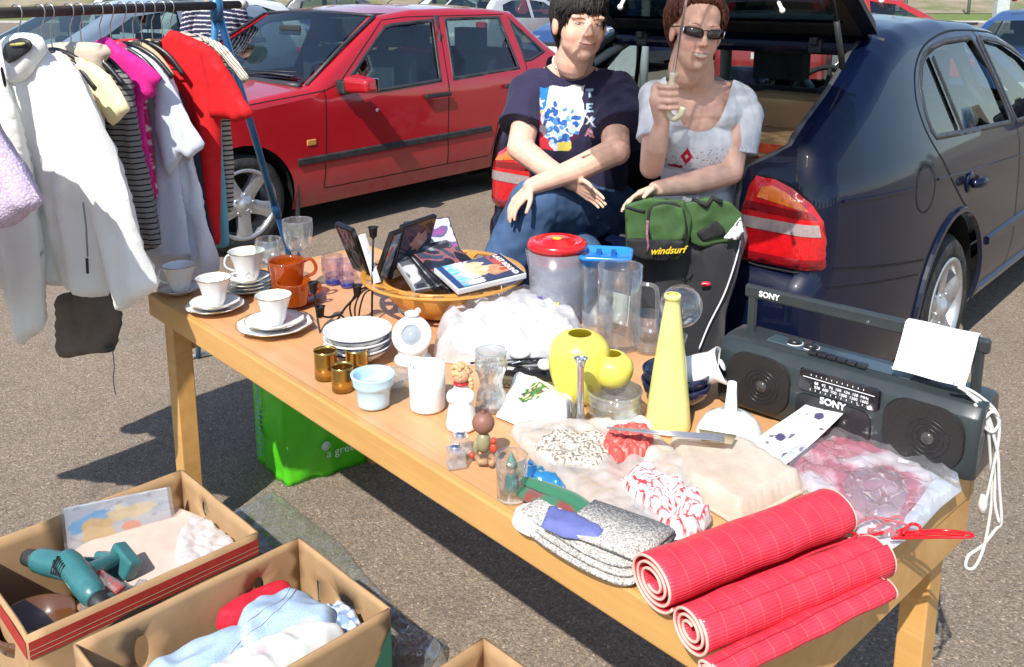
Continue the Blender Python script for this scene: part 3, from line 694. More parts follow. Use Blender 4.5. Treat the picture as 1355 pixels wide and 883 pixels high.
for sg in (1, -1):
    VO.line([(-.615, .93), (-.60, .6), (-.575, .31)], .007, sg); VO.line([(-1.815, 1.352), (-1.72, .90), (-1.695, .5), (-1.70, .3)], .007, sg)
    VO.line([(-.58, .305), (-2.15, .298)], .007, sg); VO.line([(-2.60, 1.33), (-2.63, .95), (-2.5, .72), (-2.25, .55), (-2.17, .3)], .007, sg)
    VO.line([(-1.27, 1.335), (-1.5, 1.352), (-2.55, 1.35)], .006, sg); VO.line([(-.62, .92), (-.1, .885), (.5, .82)], .006, sg); VO.line([(-1.26, 1.33), (-.75, .955), (-.62, .92)], .006, sg)
    VO.line([(-.375, .50), (-1.2, .505), (-2.16, .51)], .052, sg, .0, BLK, 'side_moulding', .014); VO.line([(-2.95, .52), (-3.5, .53)], .052, sg, .0, BLK, 'side_moulding', .014)
    b = MB(); y_ = sg*.858
    b.box((-1.59, y_+sg*.022, .812), (.25, .022, .032)); b.box((-1.48, y_+sg*.01, .812), (.03, .03, .028)); b.build('door_handle', BLK, vo, bevel=.008)
    b = MB(); b.box((-2.42, y_+sg*.022, .815), (.22, .022, .032)); b.build('door_handle', BLK, vo, bevel=.008)
    b = MB(); b.lathe([(.012, 0), (.012, .004), (.004, .006)], 14, M=Matrix.Translation((-1.03, y_-.001*sg, .76)) @ Matrix.Rotation(-sg*PI/2, 4, 'X'), cap1=True); b.build('door_lock', CHR, vo)
    b = MB(); b.box((-.485, sg*.858, .612), (.07, .016, .038)); b.build('side_marker', mat('marker', (.5, .26, .06), .2, coat=1), vo, bevel=.006)
    b = MB(); b.add([(-.86, sg*.90, .90), (-.72, sg*.905, .90), (-.70, sg*.905, 1.0), (-.84, sg*.90, 1.02), (-.84, sg*1.10, .905), (-.74, sg*1.10, .91), (-.74, sg*1.09, .99), (-.83, sg*1.09, 1.0)], [(0, 3, 2, 1), (4, 5, 6, 7), (0, 1, 5, 4), (1, 2, 6, 5), (2, 3, 7, 6), (3, 0, 4, 7)], smooth=False)
    mr = b.build('door_mirror', REDP, vo, bevel=.025, recalc=True, seg=4)
    b = MB(); b.box((-.76, sg*.865, .935), (.09, .09, .09)); b.build('mirror_arm', BLK, mr, bevel=.015)
    b = MB(); b.box((-.852, sg*1.0, .955), (.008, .16, .08)); b.build('mirror_glass', CHR, mr, bevel=.004)
    wheel(vo, 0, sg*.85, sg, .3, .21); wheel(vo, -2.55, sg*.85, sg, .3, .21); arch(vo, 0, 1.72, .35, sg); arch(vo, -2.55, 1.72, .35, sg)
    b = MB(); b.box((-.375, sg*.775, .27), (.012, .16, .30)); b.build('mud_flap', RUB, vo, bevel=.004)
    b = MB(); b.box((.66, sg*.6, .66), (.12, .36, .17)); b.build('headlight', WHL, vo, bevel=.03); b = MB(); b.box((-3.62, sg*.6, .76), (.12, .34, .2)); b.build('tail_light', REDL, vo, bevel=.02)
b = MB(); b.box((.70, 0, .66), (.1, .6, .16)); b.build('grille', CHR, vo, bevel=.02)
for x_ in (.80, -3.725): b = MB(); b.box((x_, 0, .42), (.02, .52, .11)); b.build('number_plate', mat('plate_white', (.75, .75, .72), .4), vo)
seat(vo, -1.55, .38, z=.42, back=.68, w_=.52); seat(vo, -1.55, -.38, z=.42, back=.68, w_=.52); seat(vo, -2.45, 0, z=.42, back=.6, w_=1.3, hr=2)
b = MB(); b.box((-1.6, 0, .25), (2.2, 1.4, .05)); b.box((-1.9, 0, 1.372), (1.3, 1.15, .012)); b.build('cabin_floor', CAB, vo)
swheel(vo, -1.05, .38, .88, .19); b = MB(); b.box((-.72, 0, .80), (.36, 1.4, .22)); b.build('dashboard', CABD, vo, bevel=.07, seg=4)
for sg in (1, -1):
    b = MB(); b.tube([(-1.72, sg*.76, .9), (-1.80, sg*.64, 1.35)], .035, 6); b.tube([(-1.77, sg*.72, 1.25), (-1.72, sg*.745, .8)], .012, 6); b.build('pillar_lining', CABD, vo)
b = MB(); b.box((-1.0, 0, 1.26), (.02, .24, .07)); b.build('rear_view_mirror', CABD, vo, bevel=.015); underbody(vo, -3.5, .6, 1.7)
b = MB(); b.tube([(-1.9, 0, 1.42), (-2.35, 0, 1.66)], .003, 6); b.build('aerial', BLK, vo)
# ================================================================ parked cars and the edge of the lot
SILV = paint('silver_paint', (.42, .44, .45), .35, dust=.1); GREYP = paint('greyblue_paint', (.16, .21, .27), .35, dust=.08); WHP = paint('white_paint', (.68, .69, .68), .4, dust=.08); BLU = paint('blue_paint', (.015, .05, .16), .3, dust=.05); DKP = paint('charcoal_paint', (.03, .035, .045), .3, dust=.06); RED2 = paint('red_paint_old', (.35, .012, .012), .35, dust=.06)
def C_(u, Y, dx=0): q = Q(u, 0, Y); return (q.x+dx, Y, 0)
bgcar('grey-blue hatchback parked left of the red saloon, behind the white jacket', None, R(-128), 'hatch', GREYP, pos=(-3.0, 11.05, 0))
bgcar('silver car with a pale roof pillar, behind the middle of the clothes rail', None, R(-128), 'hatch', WHP, pos=(-3.66, 14.55, 0), L=4.0)
bgcar('charcoal car between the striped top and the end of the clothes rail', None, R(5), 'wagon', DKP, pos=(-8.2, 19.5, 0), kind='wagon')
bgcar('dark grey hatchback whose roof shows just above the red saloon windscreen', None, R(10), 'hatch', DKP, pos=(-6.4, 25.5, 0))
bgcar('light silver car furthest back above the roof of the red saloon', None, R(8), 'sedan', SILV, pos=(-3.9, 32.0, 0), kind='sedan')
bgcar('silver hatchback seen over and through the rear door of the red saloon', None, R(50), 'hatch', SILV, pos=(-1.15, 19.6, 0))
bgcar('small red car beyond the silver hatchback', None, R(20), 'hatch', RED2, pos=(-.2, 29.5, 0))
bgcar('mid blue car facing forward, its bonnet beside the dark haired woman', None, R(-128), 'sedan', BLU, pos=(3.3, 19.6, 0), kind='sedan')
bgcar('navy car parked side-on between the heads of the two women', None, R(6), 'sedan', paint('navy2_paint', (.008, .015, .05), .3, dust=.05), pos=(.9, 21.0, 0), kind='sedan', L=4.6)
bgcar('red car glimpsed through the cabin of the blue liftback', None, R(70), 'hatch', RED2, pos=(3.7, 13.2, 0))
bgcar('darker red car seen through the far window of the blue liftback', None, R(5), 'hatch', RED2, pos=(5.2, 18.2, 0))
bgcar('distant red car out on the far road below the hillside', None, R(4), 'hatch', RED2, pos=(22.2, 62.1, .11))
bgcar('blue saloon parked beyond the roof of the dark liftback, at the right edge', None, R(48), 'sedan', BLU, pos=(5.05, 8.9, 0), kind='sedan', Hh=1.34)
for k, (x, y, yw, pt, kd, lb) in enumerate(((-9.6, 13.5, -128, SILV, 'sedan', 'silver saloon at the far left edge'), (-8.6, 24, 10, BLU, 'hatch', 'blue hatchback in the back row at far left'), (-13.5, 30, 8, WHP, 'wagon', 'white estate in the back row at far left'))):
    bgcar(lb, None, R(yw), kd, pt, pos=(x, y, 0), kind=kd)
CON = mat('painted_metal_grey', (.48, .50, .49), .6, var=.12, vs=4, dirt=((.3, .3, .28), 3, .4)); POST = mat('galvanised', (.38, .39, .4), .5, metal=.3)
ut = thing('utility_box', 'pale grey metal box on a foot, standing right of the dark haired woman', 'utility box', (Q(825, 0, 12).x, 12, 0), R(20))
b = MB(); b.box((0, 0, .72), (.30, .24, .58)); b.build('cabinet', CON, ut, bevel=.01); b = MB(); b.box((0, 0, 1.03), (.34, .28, .05)); b.build('lid', CON, ut, bevel=.01); b = MB(); b.box((0, 0, .21), (.18, .14, .43)); b.build('foot', POST, ut)
b = MB(); b.tube([(0, 0, 0), (0, 0, 1.45)], .06, 16); tag(b.build('post', CON, loc=(Q(855, 0, 13).x, 13, 0)), 'short white post just right of the pale utility box', 'post')
for u, Y, h, nm, lb in ((1199, 46, 7.5, 'lamp_post', 'lamp post on the verge, nearest the raised tailgate'), (1283, 58, 7, 'lamp_post', 'thin lamp post on the verge above the liftback roof'), (1199.5, 60, 7, 'lamp_post', 'thin far lamp post behind the nearer one')):
    q = Q(u, 0, Y); r = thing(nm, lb, 'lamp post', (q.x, Y, .08), 0, 'lamp posts on the verge'); b = MB(); b.tube([(0, 0, 0), (0, 0, h*.6), (0, 0, h)], [.10, .08, .06], 10); b.build('pole', POST, r)
    b = MB(); b.tube([(0, 0, h), (0, -.5, h+.2), (0, -1.2, h+.25)], .04, 8); a_ = b.build('arm', POST, r); b = MB(); b.box((0, -1.5, h+.24), (.25, .7, .12)); b.build('lamp_head', CON, r, bevel=.03)
q = Q(1336, 0, 61); r = thing('road_sign', 'small red and white road sign on a post at far right', 'sign', (q.x, 60.5, .08)); b = MB(); b.tube([(0, 0, 0), (0, 0, 1.4)], .04, 8); b.build('post', POST, r)
b = MB(); b.lathe([(.32, 0), (.32, .03)], 24, M=Matrix.Translation((0, -.06, 1.1)) @ Matrix.Rotation(PI/2, 4, 'X'), cap1=True); dsc = b.build('disc', mat('sign_red', (.5, .02, .02), .5), r); b = MB(); b.box((0, -.105, 1.1), (.42, .01, .12)); b.build('bar', mat('sign_white', (.8, .8, .8), .5), dsc)
q = Q(1326, 0, 52); b = MB(); b.box((0, 0, .5), (.7, .5, 1.0)); b.box((0, 0, 1.03), (.76, .56, .06)); tag(b.build('cabinet', CON, loc=(q.x, 52, .08), bevel=.02), 'grey roadside cabinet on the grass verge at far right', 'cabinet')
rnd = random.Random(11); k = 0
for x in list(range(-60, 80, 7)):
    xx = x+rnd.uniform(-2, 2); yy = 74+rnd.uniform(0, 22); kd = k % 3; k += 1
    lb = ['bush low on the far hillside', 'pale bush on the far hillside', 'dry bush on the far hillside'][kd]
    tree('bush', lb, 'bush', xx, yy, terr(xx, yy)-.3, rnd.uniform(1.5, 3.5), rnd.uniform(4, 8), kd, 700, True, 'bushes on the hillside', .22)
for k in range(11):
    xx = -75+15*k+rnd.uniform(-4, 4); yy = 105+rnd.uniform(0, 30)
    tree('tree', 'tree rising above the frame on the far hillside', 'tree', xx, yy, terr(xx, yy)-.3, rnd.uniform(9, 14), rnd.uniform(7, 10), k % 2, 1500, False, 'trees on the hillside', .55)
for k in range(26):
    a = R(100+k*13.0); d = rnd.uniform(75, 105); xx = d*math.sin(a); yy = d*math.cos(a)
    if yy > 55: continue
    tree('tree', 'leafy tree around the edge of the car park, behind the camera or to its side', 'tree', xx, yy, 0, rnd.uniform(8, 12), rnd.uniform(7, 10), k % 2, 2600, False, 'trees round the car park', .36, .12)
# ================================================================ people
def cap(b, p, q, r0, r1, n=14):
    p = Vector(p); q = Vector(q); d = (q-p).normalized()
    pts = [p-d*r0*.98, p-d*r0*.8, p-d*r0*.45, p, q, q+d*r1*.45, q+d*r1*.8, q+d*r1*.98]
    b.tube(pts, [r0*.15, r0*.6, r0*.89, r0, r1, r1*.89, r1*.6, r1*.15], n)
def chain(b, pts, rs):
    for i in range(len(pts)-1): cap(b, pts[i], pts[i+1], rs[i], rs[i+1])
def facesmooth(me, heads, it=9):
    n = len(me.vertices); co = np.empty(n*3); me.vertices.foreach_get('co', co); co = co.reshape(-1, 3); E_ = np.empty(len(me.edges)*2, dtype=np.int64); me.edges.foreach_get('vertices', E_); E_ = E_.reshape(-1, 2); w = np.zeros(n)
    for M, k, _ in heads:
        Mi = np.array((M @ Matrix.Scale(k, 4)).inverted()); L = co@Mi[:3, :3].T+Mi[:3, 3]; q = (np.abs(L[:, 0]) < .072) & (L[:, 2] > -.13) & (L[:, 2] < .10) & (L[:, 1] > -.03)
        nose = np.exp(-((L[:, 0]/.014)**2+((L[:, 2]+.025)/.026)**2)); w = np.maximum(w, q*(1-.8*nose))
    deg = np.bincount(E_.ravel(), minlength=n).astype(float); deg[deg == 0] = 1
    for _ in range(it):
        acc = np.zeros((n, 3)); np.add.at(acc, E_[:, 0], co[E_[:, 1]]); np.add.at(acc, E_[:, 1], co[E_[:, 0]]); co = co+(acc/deg[:, None]-co)*(w*.6)[:, None]
    me.vertices.foreach_set('co', co.ravel()); me.update()
def organic(b, name, mats, voxel=.004, sm=5, parent=None, disp=None, colf=None, fac=.5, heads=None, subf=None):
    me = bpy.data.meshes.new(name); me.from_pydata(b.v, [], b.f)
    o = bpy.data.objects.new(name, me); COL.objects.link(o)
    m = o.modifiers.new('r', 'REMESH'); m.mode = 'VOXEL'; m.voxel_size = voxel; m.use_smooth_shade = True
    if sm: k = o.modifiers.new('s', 'SMOOTH'); k.factor = fac; k.iterations = sm
    dg = bpy.context.evaluated_depsgraph_get(); dg.update()
    m2 = bpy.data.meshes.new_from_object(o.evaluated_get(dg)); o.modifiers.clear(); o.data = m2; m2.name = name; bpy.data.meshes.remove(me)
    for x in (mats if isinstance(mats, (list, tuple)) else [mats]): m2.materials.append(x)
    if heads: facesmooth(m2, heads)
    if subf:
        bm = bmesh.new(); bm.from_mesh(m2); fs = [f for f in bm.faces if subf(f.calc_center_median(), f.normal)]; ed = list({e for f in fs for e in f.edges}); bmesh.ops.subdivide_edges(bm, edges=ed, cuts=1, use_grid_fill=True, smooth=0); bm.to_mesh(m2); bm.free(); m2.update()
    n = len(m2.vertices)
    if disp or colf:
        co = np.empty(n*3); m2.vertices.foreach_get('co', co); co = co.reshape(-1, 3); no = np.empty(n*3); m2.vertices.foreach_get('normal', no); no = no.reshape(-1, 3)
        if disp:
            dd = np.array([disp(Vector(c), Vector(k)) for c, k in zip(co, no)]); co = co+no*dd[:, None]; m2.vertices.foreach_set('co', co.ravel())
        if colf:
            c = colf(co, no); at = m2.color_attributes.new('Col', 'FLOAT_COLOR', 'POINT')
            at.data.foreach_set('color', np.hstack([c, np.ones((n, 1))]).astype(np.float32).ravel())
        m2.update()
    m2.polygons.foreach_set('use_smooth', [True]*len(m2.polygons))
    if parent: o.parent = parent
    return o
def neckcut(o, fn):
    bm = bmesh.new(); bm.from_mesh(o.data); bmesh.ops.delete(bm, geom=[v for v in bm.verts if fn(v.co)], context='VERTS')
    for _ in range(14):
        mv = {}
        for e in bm.edges:
            if e.is_boundary:
                for v, u_ in ((e.verts[0], e.verts[1]), (e.verts[1], e.verts[0])): mv.setdefault(v, []).append(u_.co.copy())
        for v, q in mv.items():
            if len(q) == 2: v.co = v.co*.4+(q[0]+q[1])*.3
    bmesh.ops.solidify(bm, geom=bm.faces[:], thickness=-.003) if False else None
    bm.to_mesh(o.data); bm.free(); return o
def headframe(c, yaw, pitch=0, roll=0):
    """local x to the person's left, y out of the face, z up; yaw 0 faces the camera, + turns to the picture's right"""
    return Matrix.Translation(c) @ Matrix.Rotation(yaw, 4, 'Z') @ Matrix.Rotation(PI, 4, 'Z') @ Matrix.Rotation(roll, 4, 'Y') @ Matrix.Rotation(pitch, 4, 'X')
def addhead(b, M, k=1.0, wide=1.0, chin=1.0):
    S = M @ Matrix.Scale(k, 4)
    def e(c, r): b.ell((c[0]*wide, c[1], c[2]), (r[0]*wide, r[1], r[2]), 20, 14, M=S)
    e((0, -.022, .035), (.077, .094, .086)); e((0, .018, -.025), (.066, .066, .088)); e((0, .026, -.078), (.050, .05, .042)); e((0, .060, -.100), (.022*chin, .021, .018)); e((0, .035, -.09), (.036, .04, .032))
    for s in (1, -1):
        e((s*.033, .040, -.038), (.031, .032, .036)); e((s*.028, .065, .020), (.030, .015, .012)); e((s*.031, .062, -.001), (.016, .013, .012))
        e((s*.079, -.008, -.012), (.010, .021, .033)); e((s*.0105, .090, -.036), (.0075, .009, .0065)); e((s*.034, .020, -.062), (.027, .044, .036))
    cap(b, S @ Vector((0, .077, .008)), S @ Vector((0, .098, -.031)), .0075*k, .0100*k); e((0, .070, -.067), (.030, .018, .016))
    cap(b, S @ Vector((0, -.02, -.05)), S @ Vector((0, -.04, -.13)), .056*k, .058*k)
SKIN = attrmat('skin', .5, bump=.12, bs=260, bd=.001, sss=.12, spec=.4)
def skincol(base, heads, extra=None):
    def f(co, no):
        n = len(co); c = np.tile(np.array(base), (n, 1))
        nn = np.array([noise.noise(Vector(p)*9) for p in co]); n3 = np.array([noise.noise(Vector(p)*60) for p in co]); c *= (1+.07*nn+.05*n3)[:, None]; c[:, 1] *= 1-.05*nn+.05*n3
        for M, k, kind in heads:
            Mi = np.array((M @ Matrix.Scale(k, 4)).inverted()); L = co@Mi[:3, :3].T+Mi[:3, 3]; x, y, z = L[:, 0], L[:, 1], L[:, 2]
            near = (np.abs(x) < .1) & (np.abs(z) < .16) & (y > 0)
            def bl(m, col, a=1.0):
                m = np.clip(m, 0, 1)*near*a; c[:] = c*(1-m[:, None])+np.array(col)*m[:, None]
            ax = np.abs(x)
            bl(1.2-((ax-.042)/.022)**2-((z+.04)/.022)**2, (base[0]*1.0, base[1]*.80, base[2]*.78), .5)
            bl(1.2-(x/.013)**2-((z+.034)/.014)**2, (base[0]*1.0, base[1]*.78, base[2]*.74), .5)
            bl(1.4-((ax-.031)/.017)**2-((z-.002)/.0085)**2, (base[0]*.62, base[1]*.5, base[2]*.46), .55)
            smile = -.0665+(7.5 if kind == 1 else 5)*ax**2*(ax < .036)
            brow = .022-.9*(ax-.032)**2*10
            if kind == 9: bl((1.3-((ax-.032)/.0135)**4-((z+.001-(.014-abs(1)*0)*0)/.0034)**2)*2.5, (.03, .02, .018), .95)
            bl((1.3-((ax-.0115)/.0035)**2-((z+.0455)/.0022)**2)*2*(y > .085), (.12, .04, .03), .8)
            bl((1.2-((ax-.030-.3*(-.045-z))/.0022)**2-((z+.048)/.014)**2)*1.0, (base[0]*.7, base[1]*.55, base[2]*.5), .4)
        if extra: extra(co, no, c)
        return np.clip(c, 0, 1)
    return f
def hand(b, wrist, dirn, side, palmn, curl=.5, s=1.0, spread=1.0, fl=(.068, .078, .073, .058)):
    """wrist, direction of the fingers, direction towards the thumb, direction the palm faces"""
    d = Vector(dirn).normalized(); t = Vector(side); t = (t-d*t.dot(d)).normalized(); p = Vector(palmn); p = (p-d*p.dot(d)-t*p.dot(t)).normalized()
    w = Vector(wrist); 
    for k in range(4):
        o = (k-1.5)*.019; kn = w+d*(.088-abs(k-1.2)*.005)*s-t*o*s
        cap(b, w+d*.012*s-t*o*.55*s, kn, .0155*s, .0115*s, 10)
        L = fl[k]*s; a = kn; dd = (d-t*o*2.2*spread).normalized(); r = .0085*s
        for j, q in enumerate((.46, .30, .24)):
            ang = curl*(.55 if j == 0 else .9); dd = (dd*math.cos(ang)+p*math.sin(ang)).normalized(); e = a+dd*L*q; cap(b, a, e, r, r*.92, 10); a = e; r *= .92
    a = w+d*.025*s+t*.022*s; e = a+(d*.65+t*.75+p*.25).normalized()*.038*s; cap(b, a, e, .0145*s, .0105*s, 10)
    e2 = e+(d*.9+t*.35+p*.3).normalized()*.030*s; cap(b, e, e2, .0105*s, .009*s, 10); e3 = e2+(d*.95+t*.05+p*.4).normalized()*.022*s; cap(b, e2, e3, .009*s, .0078*s, 10)
def hairlocks(M, k, n, ends, mt, root, name, rr=(.079, .099, .094), c=(0, -.024, .037), cols=None, r=.0042, seed=3, wild=.004, start=.25, lift=1.03, curl=0, jit=.006):
    """locks run down the skull from the crown; ends(az) is how far down (z) they reach"""
    rnd = random.Random(seed); b = MB(); S = M @ Matrix.Scale(k, 4)
    b.ell((c[0], c[1], c[2]), tuple(x*.985 for x in rr), 24, 16, M=S)
    for i in range(n):
        az = rnd.uniform(-PI, PI); ze = ends(az)
        if ze is None: continue
        ze += rnd.uniform(-jit, jit)
        el0 = rnd.uniform(start, 1.5); sz = (ze+rnd.gauss(0, .006)-c[2])/rr[2]; pts = []; m = 7; az0 = az+rnd.uniform(-.5, .5)*(el0/1.5); lf = lift+rnd.uniform(-.02, .05)
        e1 = math.asin(max(-1, min(1, sz))) if abs(sz) < 1 else -1.2
        for j in range(m+1):
            f = j/m; el = el0+(e1-el0)*f; A = az0+(az-az0)*f; q = lf+.03*math.sin(f*PI)+(rnd.uniform(0, wild)*8 if j == m else 0)
            x = math.sin(A)*math.cos(el); y = math.cos(A)*math.cos(el); z = math.sin(el)
            if sz < -.95 and j > 4: z = z-(j-4)/3*(-sz-.95)
            p = Vector((c[0]+rr[0]*x*q, c[1]+rr[1]*y*q, c[2]+rr[2]*z*q))
            p += Vector((math.sin(f*7+i)*curl, math.cos(f*6+i*2)*curl, 0)); pts.append(S @ p)
        b.tube(pts, [r*k*v for v in (.5, .9, 1.0, 1.1, 1.0, .9, .7, .2)], 5)
    return b.build(name, mt, root)
def wrinkle(a=.004, s=9, st=(1, 1, .35)):
    def f(c, n):
        p = Vector((c.x*st[0]*s, c.y*st[1]*s, c.z*st[2]*s)); v = noise.noise(p)
        return a*(1-abs(v)*2.6)+a*.5*noise.noise(p*2.3)
    return f
# ---------------------------------------------------------------- seated woman in the dark blue tee
w1 = MB(); H1 = headframe(Q(768, 31, 3.16), R(17), R(0), R(-4)); K1 = 1.04
addhead(w1, H1, K1, 1.06)
nb = Q(752, 98, 3.27); pel = Q(768, 278, 3.44); chest = Q(755, 160, 3.30)
w1.ell(chest, (.155, .11, .17)); w1.ell(Q(762, 215, 3.36), (.15, .12, .14)); w1.ell(pel+Vector((0, .02, .02)), (.17, .13, .12))
sL = Q(706, 116, 3.30); sR = Q(812, 118, 3.30)
cap(w1, nb+Vector((.005, .01, .0)), Q(766, 58, 3.22), .072, .068); cap(w1, sL, nb, .05, .06); cap(w1, sR, nb, .05, .06)
eL = Q(688, 196, 3.14); eR = Q(815, 200, 3.06); wL = Q(758, 242, 2.98); wR = Q(703, 247, 2.90)
chain(w1, [sL, eL, Q(722, 222, 3.05), wL], [.056, .046, .040, .028]); chain(w1, [sR, eR, Q(760, 226, 2.97), wR], [.056, .049, .042, .028])
cap(w1, eL, eL+Vector((.01, -.005, .0)), .047, .047); cap(w1, eR, eR+Vector((0, -.01, 0)), .05, .05)
hand(w1, wL, Q(790, 262, 2.93)-wL, (.1, -.4, .6), (-.1, .4, -.8), .16, .88, .25); hand(w1, wR, Q(674, 278, 2.86)-wR, (.4, -.5, .1), (-.2, .6, -.7), .40, .86, .25)
hipT = Q(815, 288, 3.36); kn1 = Q(708, 272, 2.97); an1 = Q(648, 420, 2.98); hip2 = Q(740, 300, 3.40); kn2 = Q(772, 345, 3.02); an2 = Vector((.19, 3.02, .10))
chain(w1, [hipT, kn1, an1], [.075, .058, .036]); chain(w1, [hip2, kn2, an2], [.075, .055, .036])
person1 = organic(w1, 'person', SKIN, .0034, 7, colf=skincol((.76, .455, .335), [(H1, K1, 1)]), heads=[(H1, K1, 1)])
tag(person1, 'seated woman with short black hair, dark blue printed tee and blue jeans, arms crossed', 'person')
# tee with its printed front
sh = MB(); sh.ell(chest+Vector((.005, -.005, -.01)), (.188, .142, .185), 20, 14); sh.ell(Q(766, 222, 3.36), (.185, .155, .17), 20, 14); sh.ell(Q(775, 268, 3.42), (.19, .15, .11), 20, 14)
cap(sh, nb+Vector((-.07, .01, -.045)), sL+Vector((.01, 0, -.005)), .062, .072); cap(sh, nb+Vector((.07, .01, -.045)), sR+Vector((-.01, 0, -.005)), .062, .072)
cap(sh, nb+Vector((0, .01, -.06)), nb+Vector((.01, .01, .05)), .095, .082)
def sleeve(b, s, e, r0, r1, f=.62):
    s = Vector(s); e = Vector(e); m = s.lerp(e, f); b.tube([s, s.lerp(m, .5), m.lerp(s, .12), m], [r0, (r0+r1)/2, r1*1.0, r1*1.04], 20)
sleeve(sh, sL+Vector((0, 0, -.0)), eL+Vector((-.01, 0, 0)), .080, .088, .68); sleeve(sh, sR, eR+Vector((.045, 0, .0)), .086, .112, .72)
u1 = Vector((1, 0, .0)); ox, oz = Q(747, 160, 3.16).x, Q(747, 160, 3.16).z
def teecol(co, no):
    n = len(co); c = np.tile(np.array((.030, .026, .062)), (n, 1)); nn = np.array([noise.noise(Vector(p)*14) for p in co]); c *= (1+.15*nn)[:, None]
    # picture coordinates on her chest: a in metres to the right, z upwards
    a = co[:, 0]-ox; z = co[:, 2]-oz; fr = (no[:, 1] < .15) & (co[:, 0] > sL.x+.02)
    A = a/.0027+747; Z = 160-z/.0027
    n1 = np.array([noise.noise(Vector((p[0]*30, p[2]*30, 0))) for p in co]); n2 = np.array([noise.noise(Vector((p[0]*55, p[2]*55, 4))) for p in co])
    left = 708+(Z-113)*(-.02)+n1*1.5
    body = (A > left) & (A < 772+n1*9-(Z > 165)*(Z-165)*.45) & (Z > 117+np.maximum(0, 0)-((A-735)*.05)+n1*3) & (Z < 200+n1*2) & fr
    def put(m, col): c[m] = col
    put(body, (.80, .80, .80))
    put(body & (A < 729-(Z-113)*.20) & (Z < 145+ (A-705)*.4), (.03, .22, .68))
    st = np.zeros(n, bool); cx, cy = 714.5, 137
    ang = np.arctan2(Z-cy, A-cx)+PI/2; rad = np.hypot(A-cx, Z-cy); k5 = 1-np.abs(((ang/(2*PI/5)) % 1)-.5)*2
    put(body & (rad < 8*(.36+.64*(1-k5)**1.5)), (.85, .85, .85))
    put(body & (A < 722+(Z-150)*.2) & (Z >= 146) & (Z < 172), (.80, .60, .08)); put(body & (A < 716+(Z-150)*.35) & (Z > 150), (.70, .04, .06))
    fl = body & (((A-743)/27)**2+((Z-164)/34)**2 < 1.05+n1*.5)
    put(fl, (.72, .76, .82))
    rnd = random.Random(4)
    for _ in range(60):
        r_ = rnd.uniform(0, 1)**.5; th = rnd.uniform(0, 2*PI); px = 743+23*r_*math.cos(th); pz = 164+29*r_*math.sin(th); ra = rnd.uniform(3, 5.6); ta = rnd.uniform(0, PI); dx = A-px; dz = Z-pz
        e1 = dx*math.cos(ta)+dz*math.sin(ta); e2 = -dx*math.sin(ta)+dz*math.cos(ta)
        put(fl & ((e1/ra)**2+(e2/(ra*.62))**2 < 1), rnd.choice([(.04, .14, .42), (.08, .24, .58), (.16, .36, .70), (.03, .10, .32), (.45, .62, .8)]))
    put(body & (Z > 188) & (A > 738+n1*3), (.75, .62, .12)); put(body & (A > 756+n2*5) & (Z > 178+n1*4), (.10, .02, .04)); put(body & (A > 765) & (Z > 182) & (Z < 187), (.6, .3, .3))
    # lettering down the side of the print: T E X A
    def rect(x0, x1, z0, z1, col=(.42, .56, .68)): put(fr & (A > x0) & (A < x1) & (Z > z0) & (Z < z1), col)
    rect(775, 785.5, 120.5, 123.5); rect(779, 782, 120.5, 131); rect(775, 778.3, 138, 149); rect(775, 784.5, 138, 140.4); rect(775, 783, 142.3, 144.4); rect(775, 784.5, 146.8, 149.2)
    for sg in (1, -1): put(fr & (np.abs((A-779.5)-sg*(Z-159)*.8) < 1.5) & (np.abs(Z-159) < 5.5), (.5, .55, .65))
    for sg in (1, -1): put(fr & (np.abs((A-779)-sg*(Z-169)*.42) < 1.4) & (np.abs(Z-174.5) < 5.5), (.5, .22, .25))
    put(fr & (np.abs(A-779) < 3) & (np.abs(Z-177) < 1), (.5, .22, .25))
    return c
tee = organic(sh, 'tee_shirt', attrmat('tee_cloth', .85, bump=.3, bs=420, bd=.0008, sheen=.1, spec=.2), .0042, 6, person1, wrinkle(.007, 9), teecol, subf=lambda c, n: n.y < .2 and sL.x+.02 < c.x < ox+.13 and oz-.13 < c.z < oz+.14)
ncx = nb.x+.012
def teecut(v):
    if abs(v.x-ncx) > .12: return False
    zl = nb.z-.015+((v.x-ncx)/.075)**2*.032
    if v.y > nb.y: zl += min(1, (v.y-nb.y)/.05)*.05
    return v.z > zl
neckcut(tee, teecut)
jn = MB(); cap(jn, hipT+Vector((.01, .03, 0)), kn1, .118, .092); chain(jn, [kn1, Q(672, 345, 2.96), an1+Vector((0, 0, .02))], [.092, .085, .07]); chain(jn, [hip2, kn2, Vector((.20, 3.0, .2))], [.10, .08, .06]); jn.ell(pel+Vector((.02, .03, .0)), (.19, .15, .12))
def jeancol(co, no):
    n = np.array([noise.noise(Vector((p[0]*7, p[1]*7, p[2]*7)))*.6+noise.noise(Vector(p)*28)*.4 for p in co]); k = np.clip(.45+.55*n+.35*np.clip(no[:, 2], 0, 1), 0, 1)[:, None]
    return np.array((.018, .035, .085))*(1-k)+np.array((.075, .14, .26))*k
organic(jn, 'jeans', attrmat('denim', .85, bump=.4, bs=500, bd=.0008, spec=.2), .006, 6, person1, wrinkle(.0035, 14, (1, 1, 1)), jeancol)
from mathutils.bvhtree import BVHTree
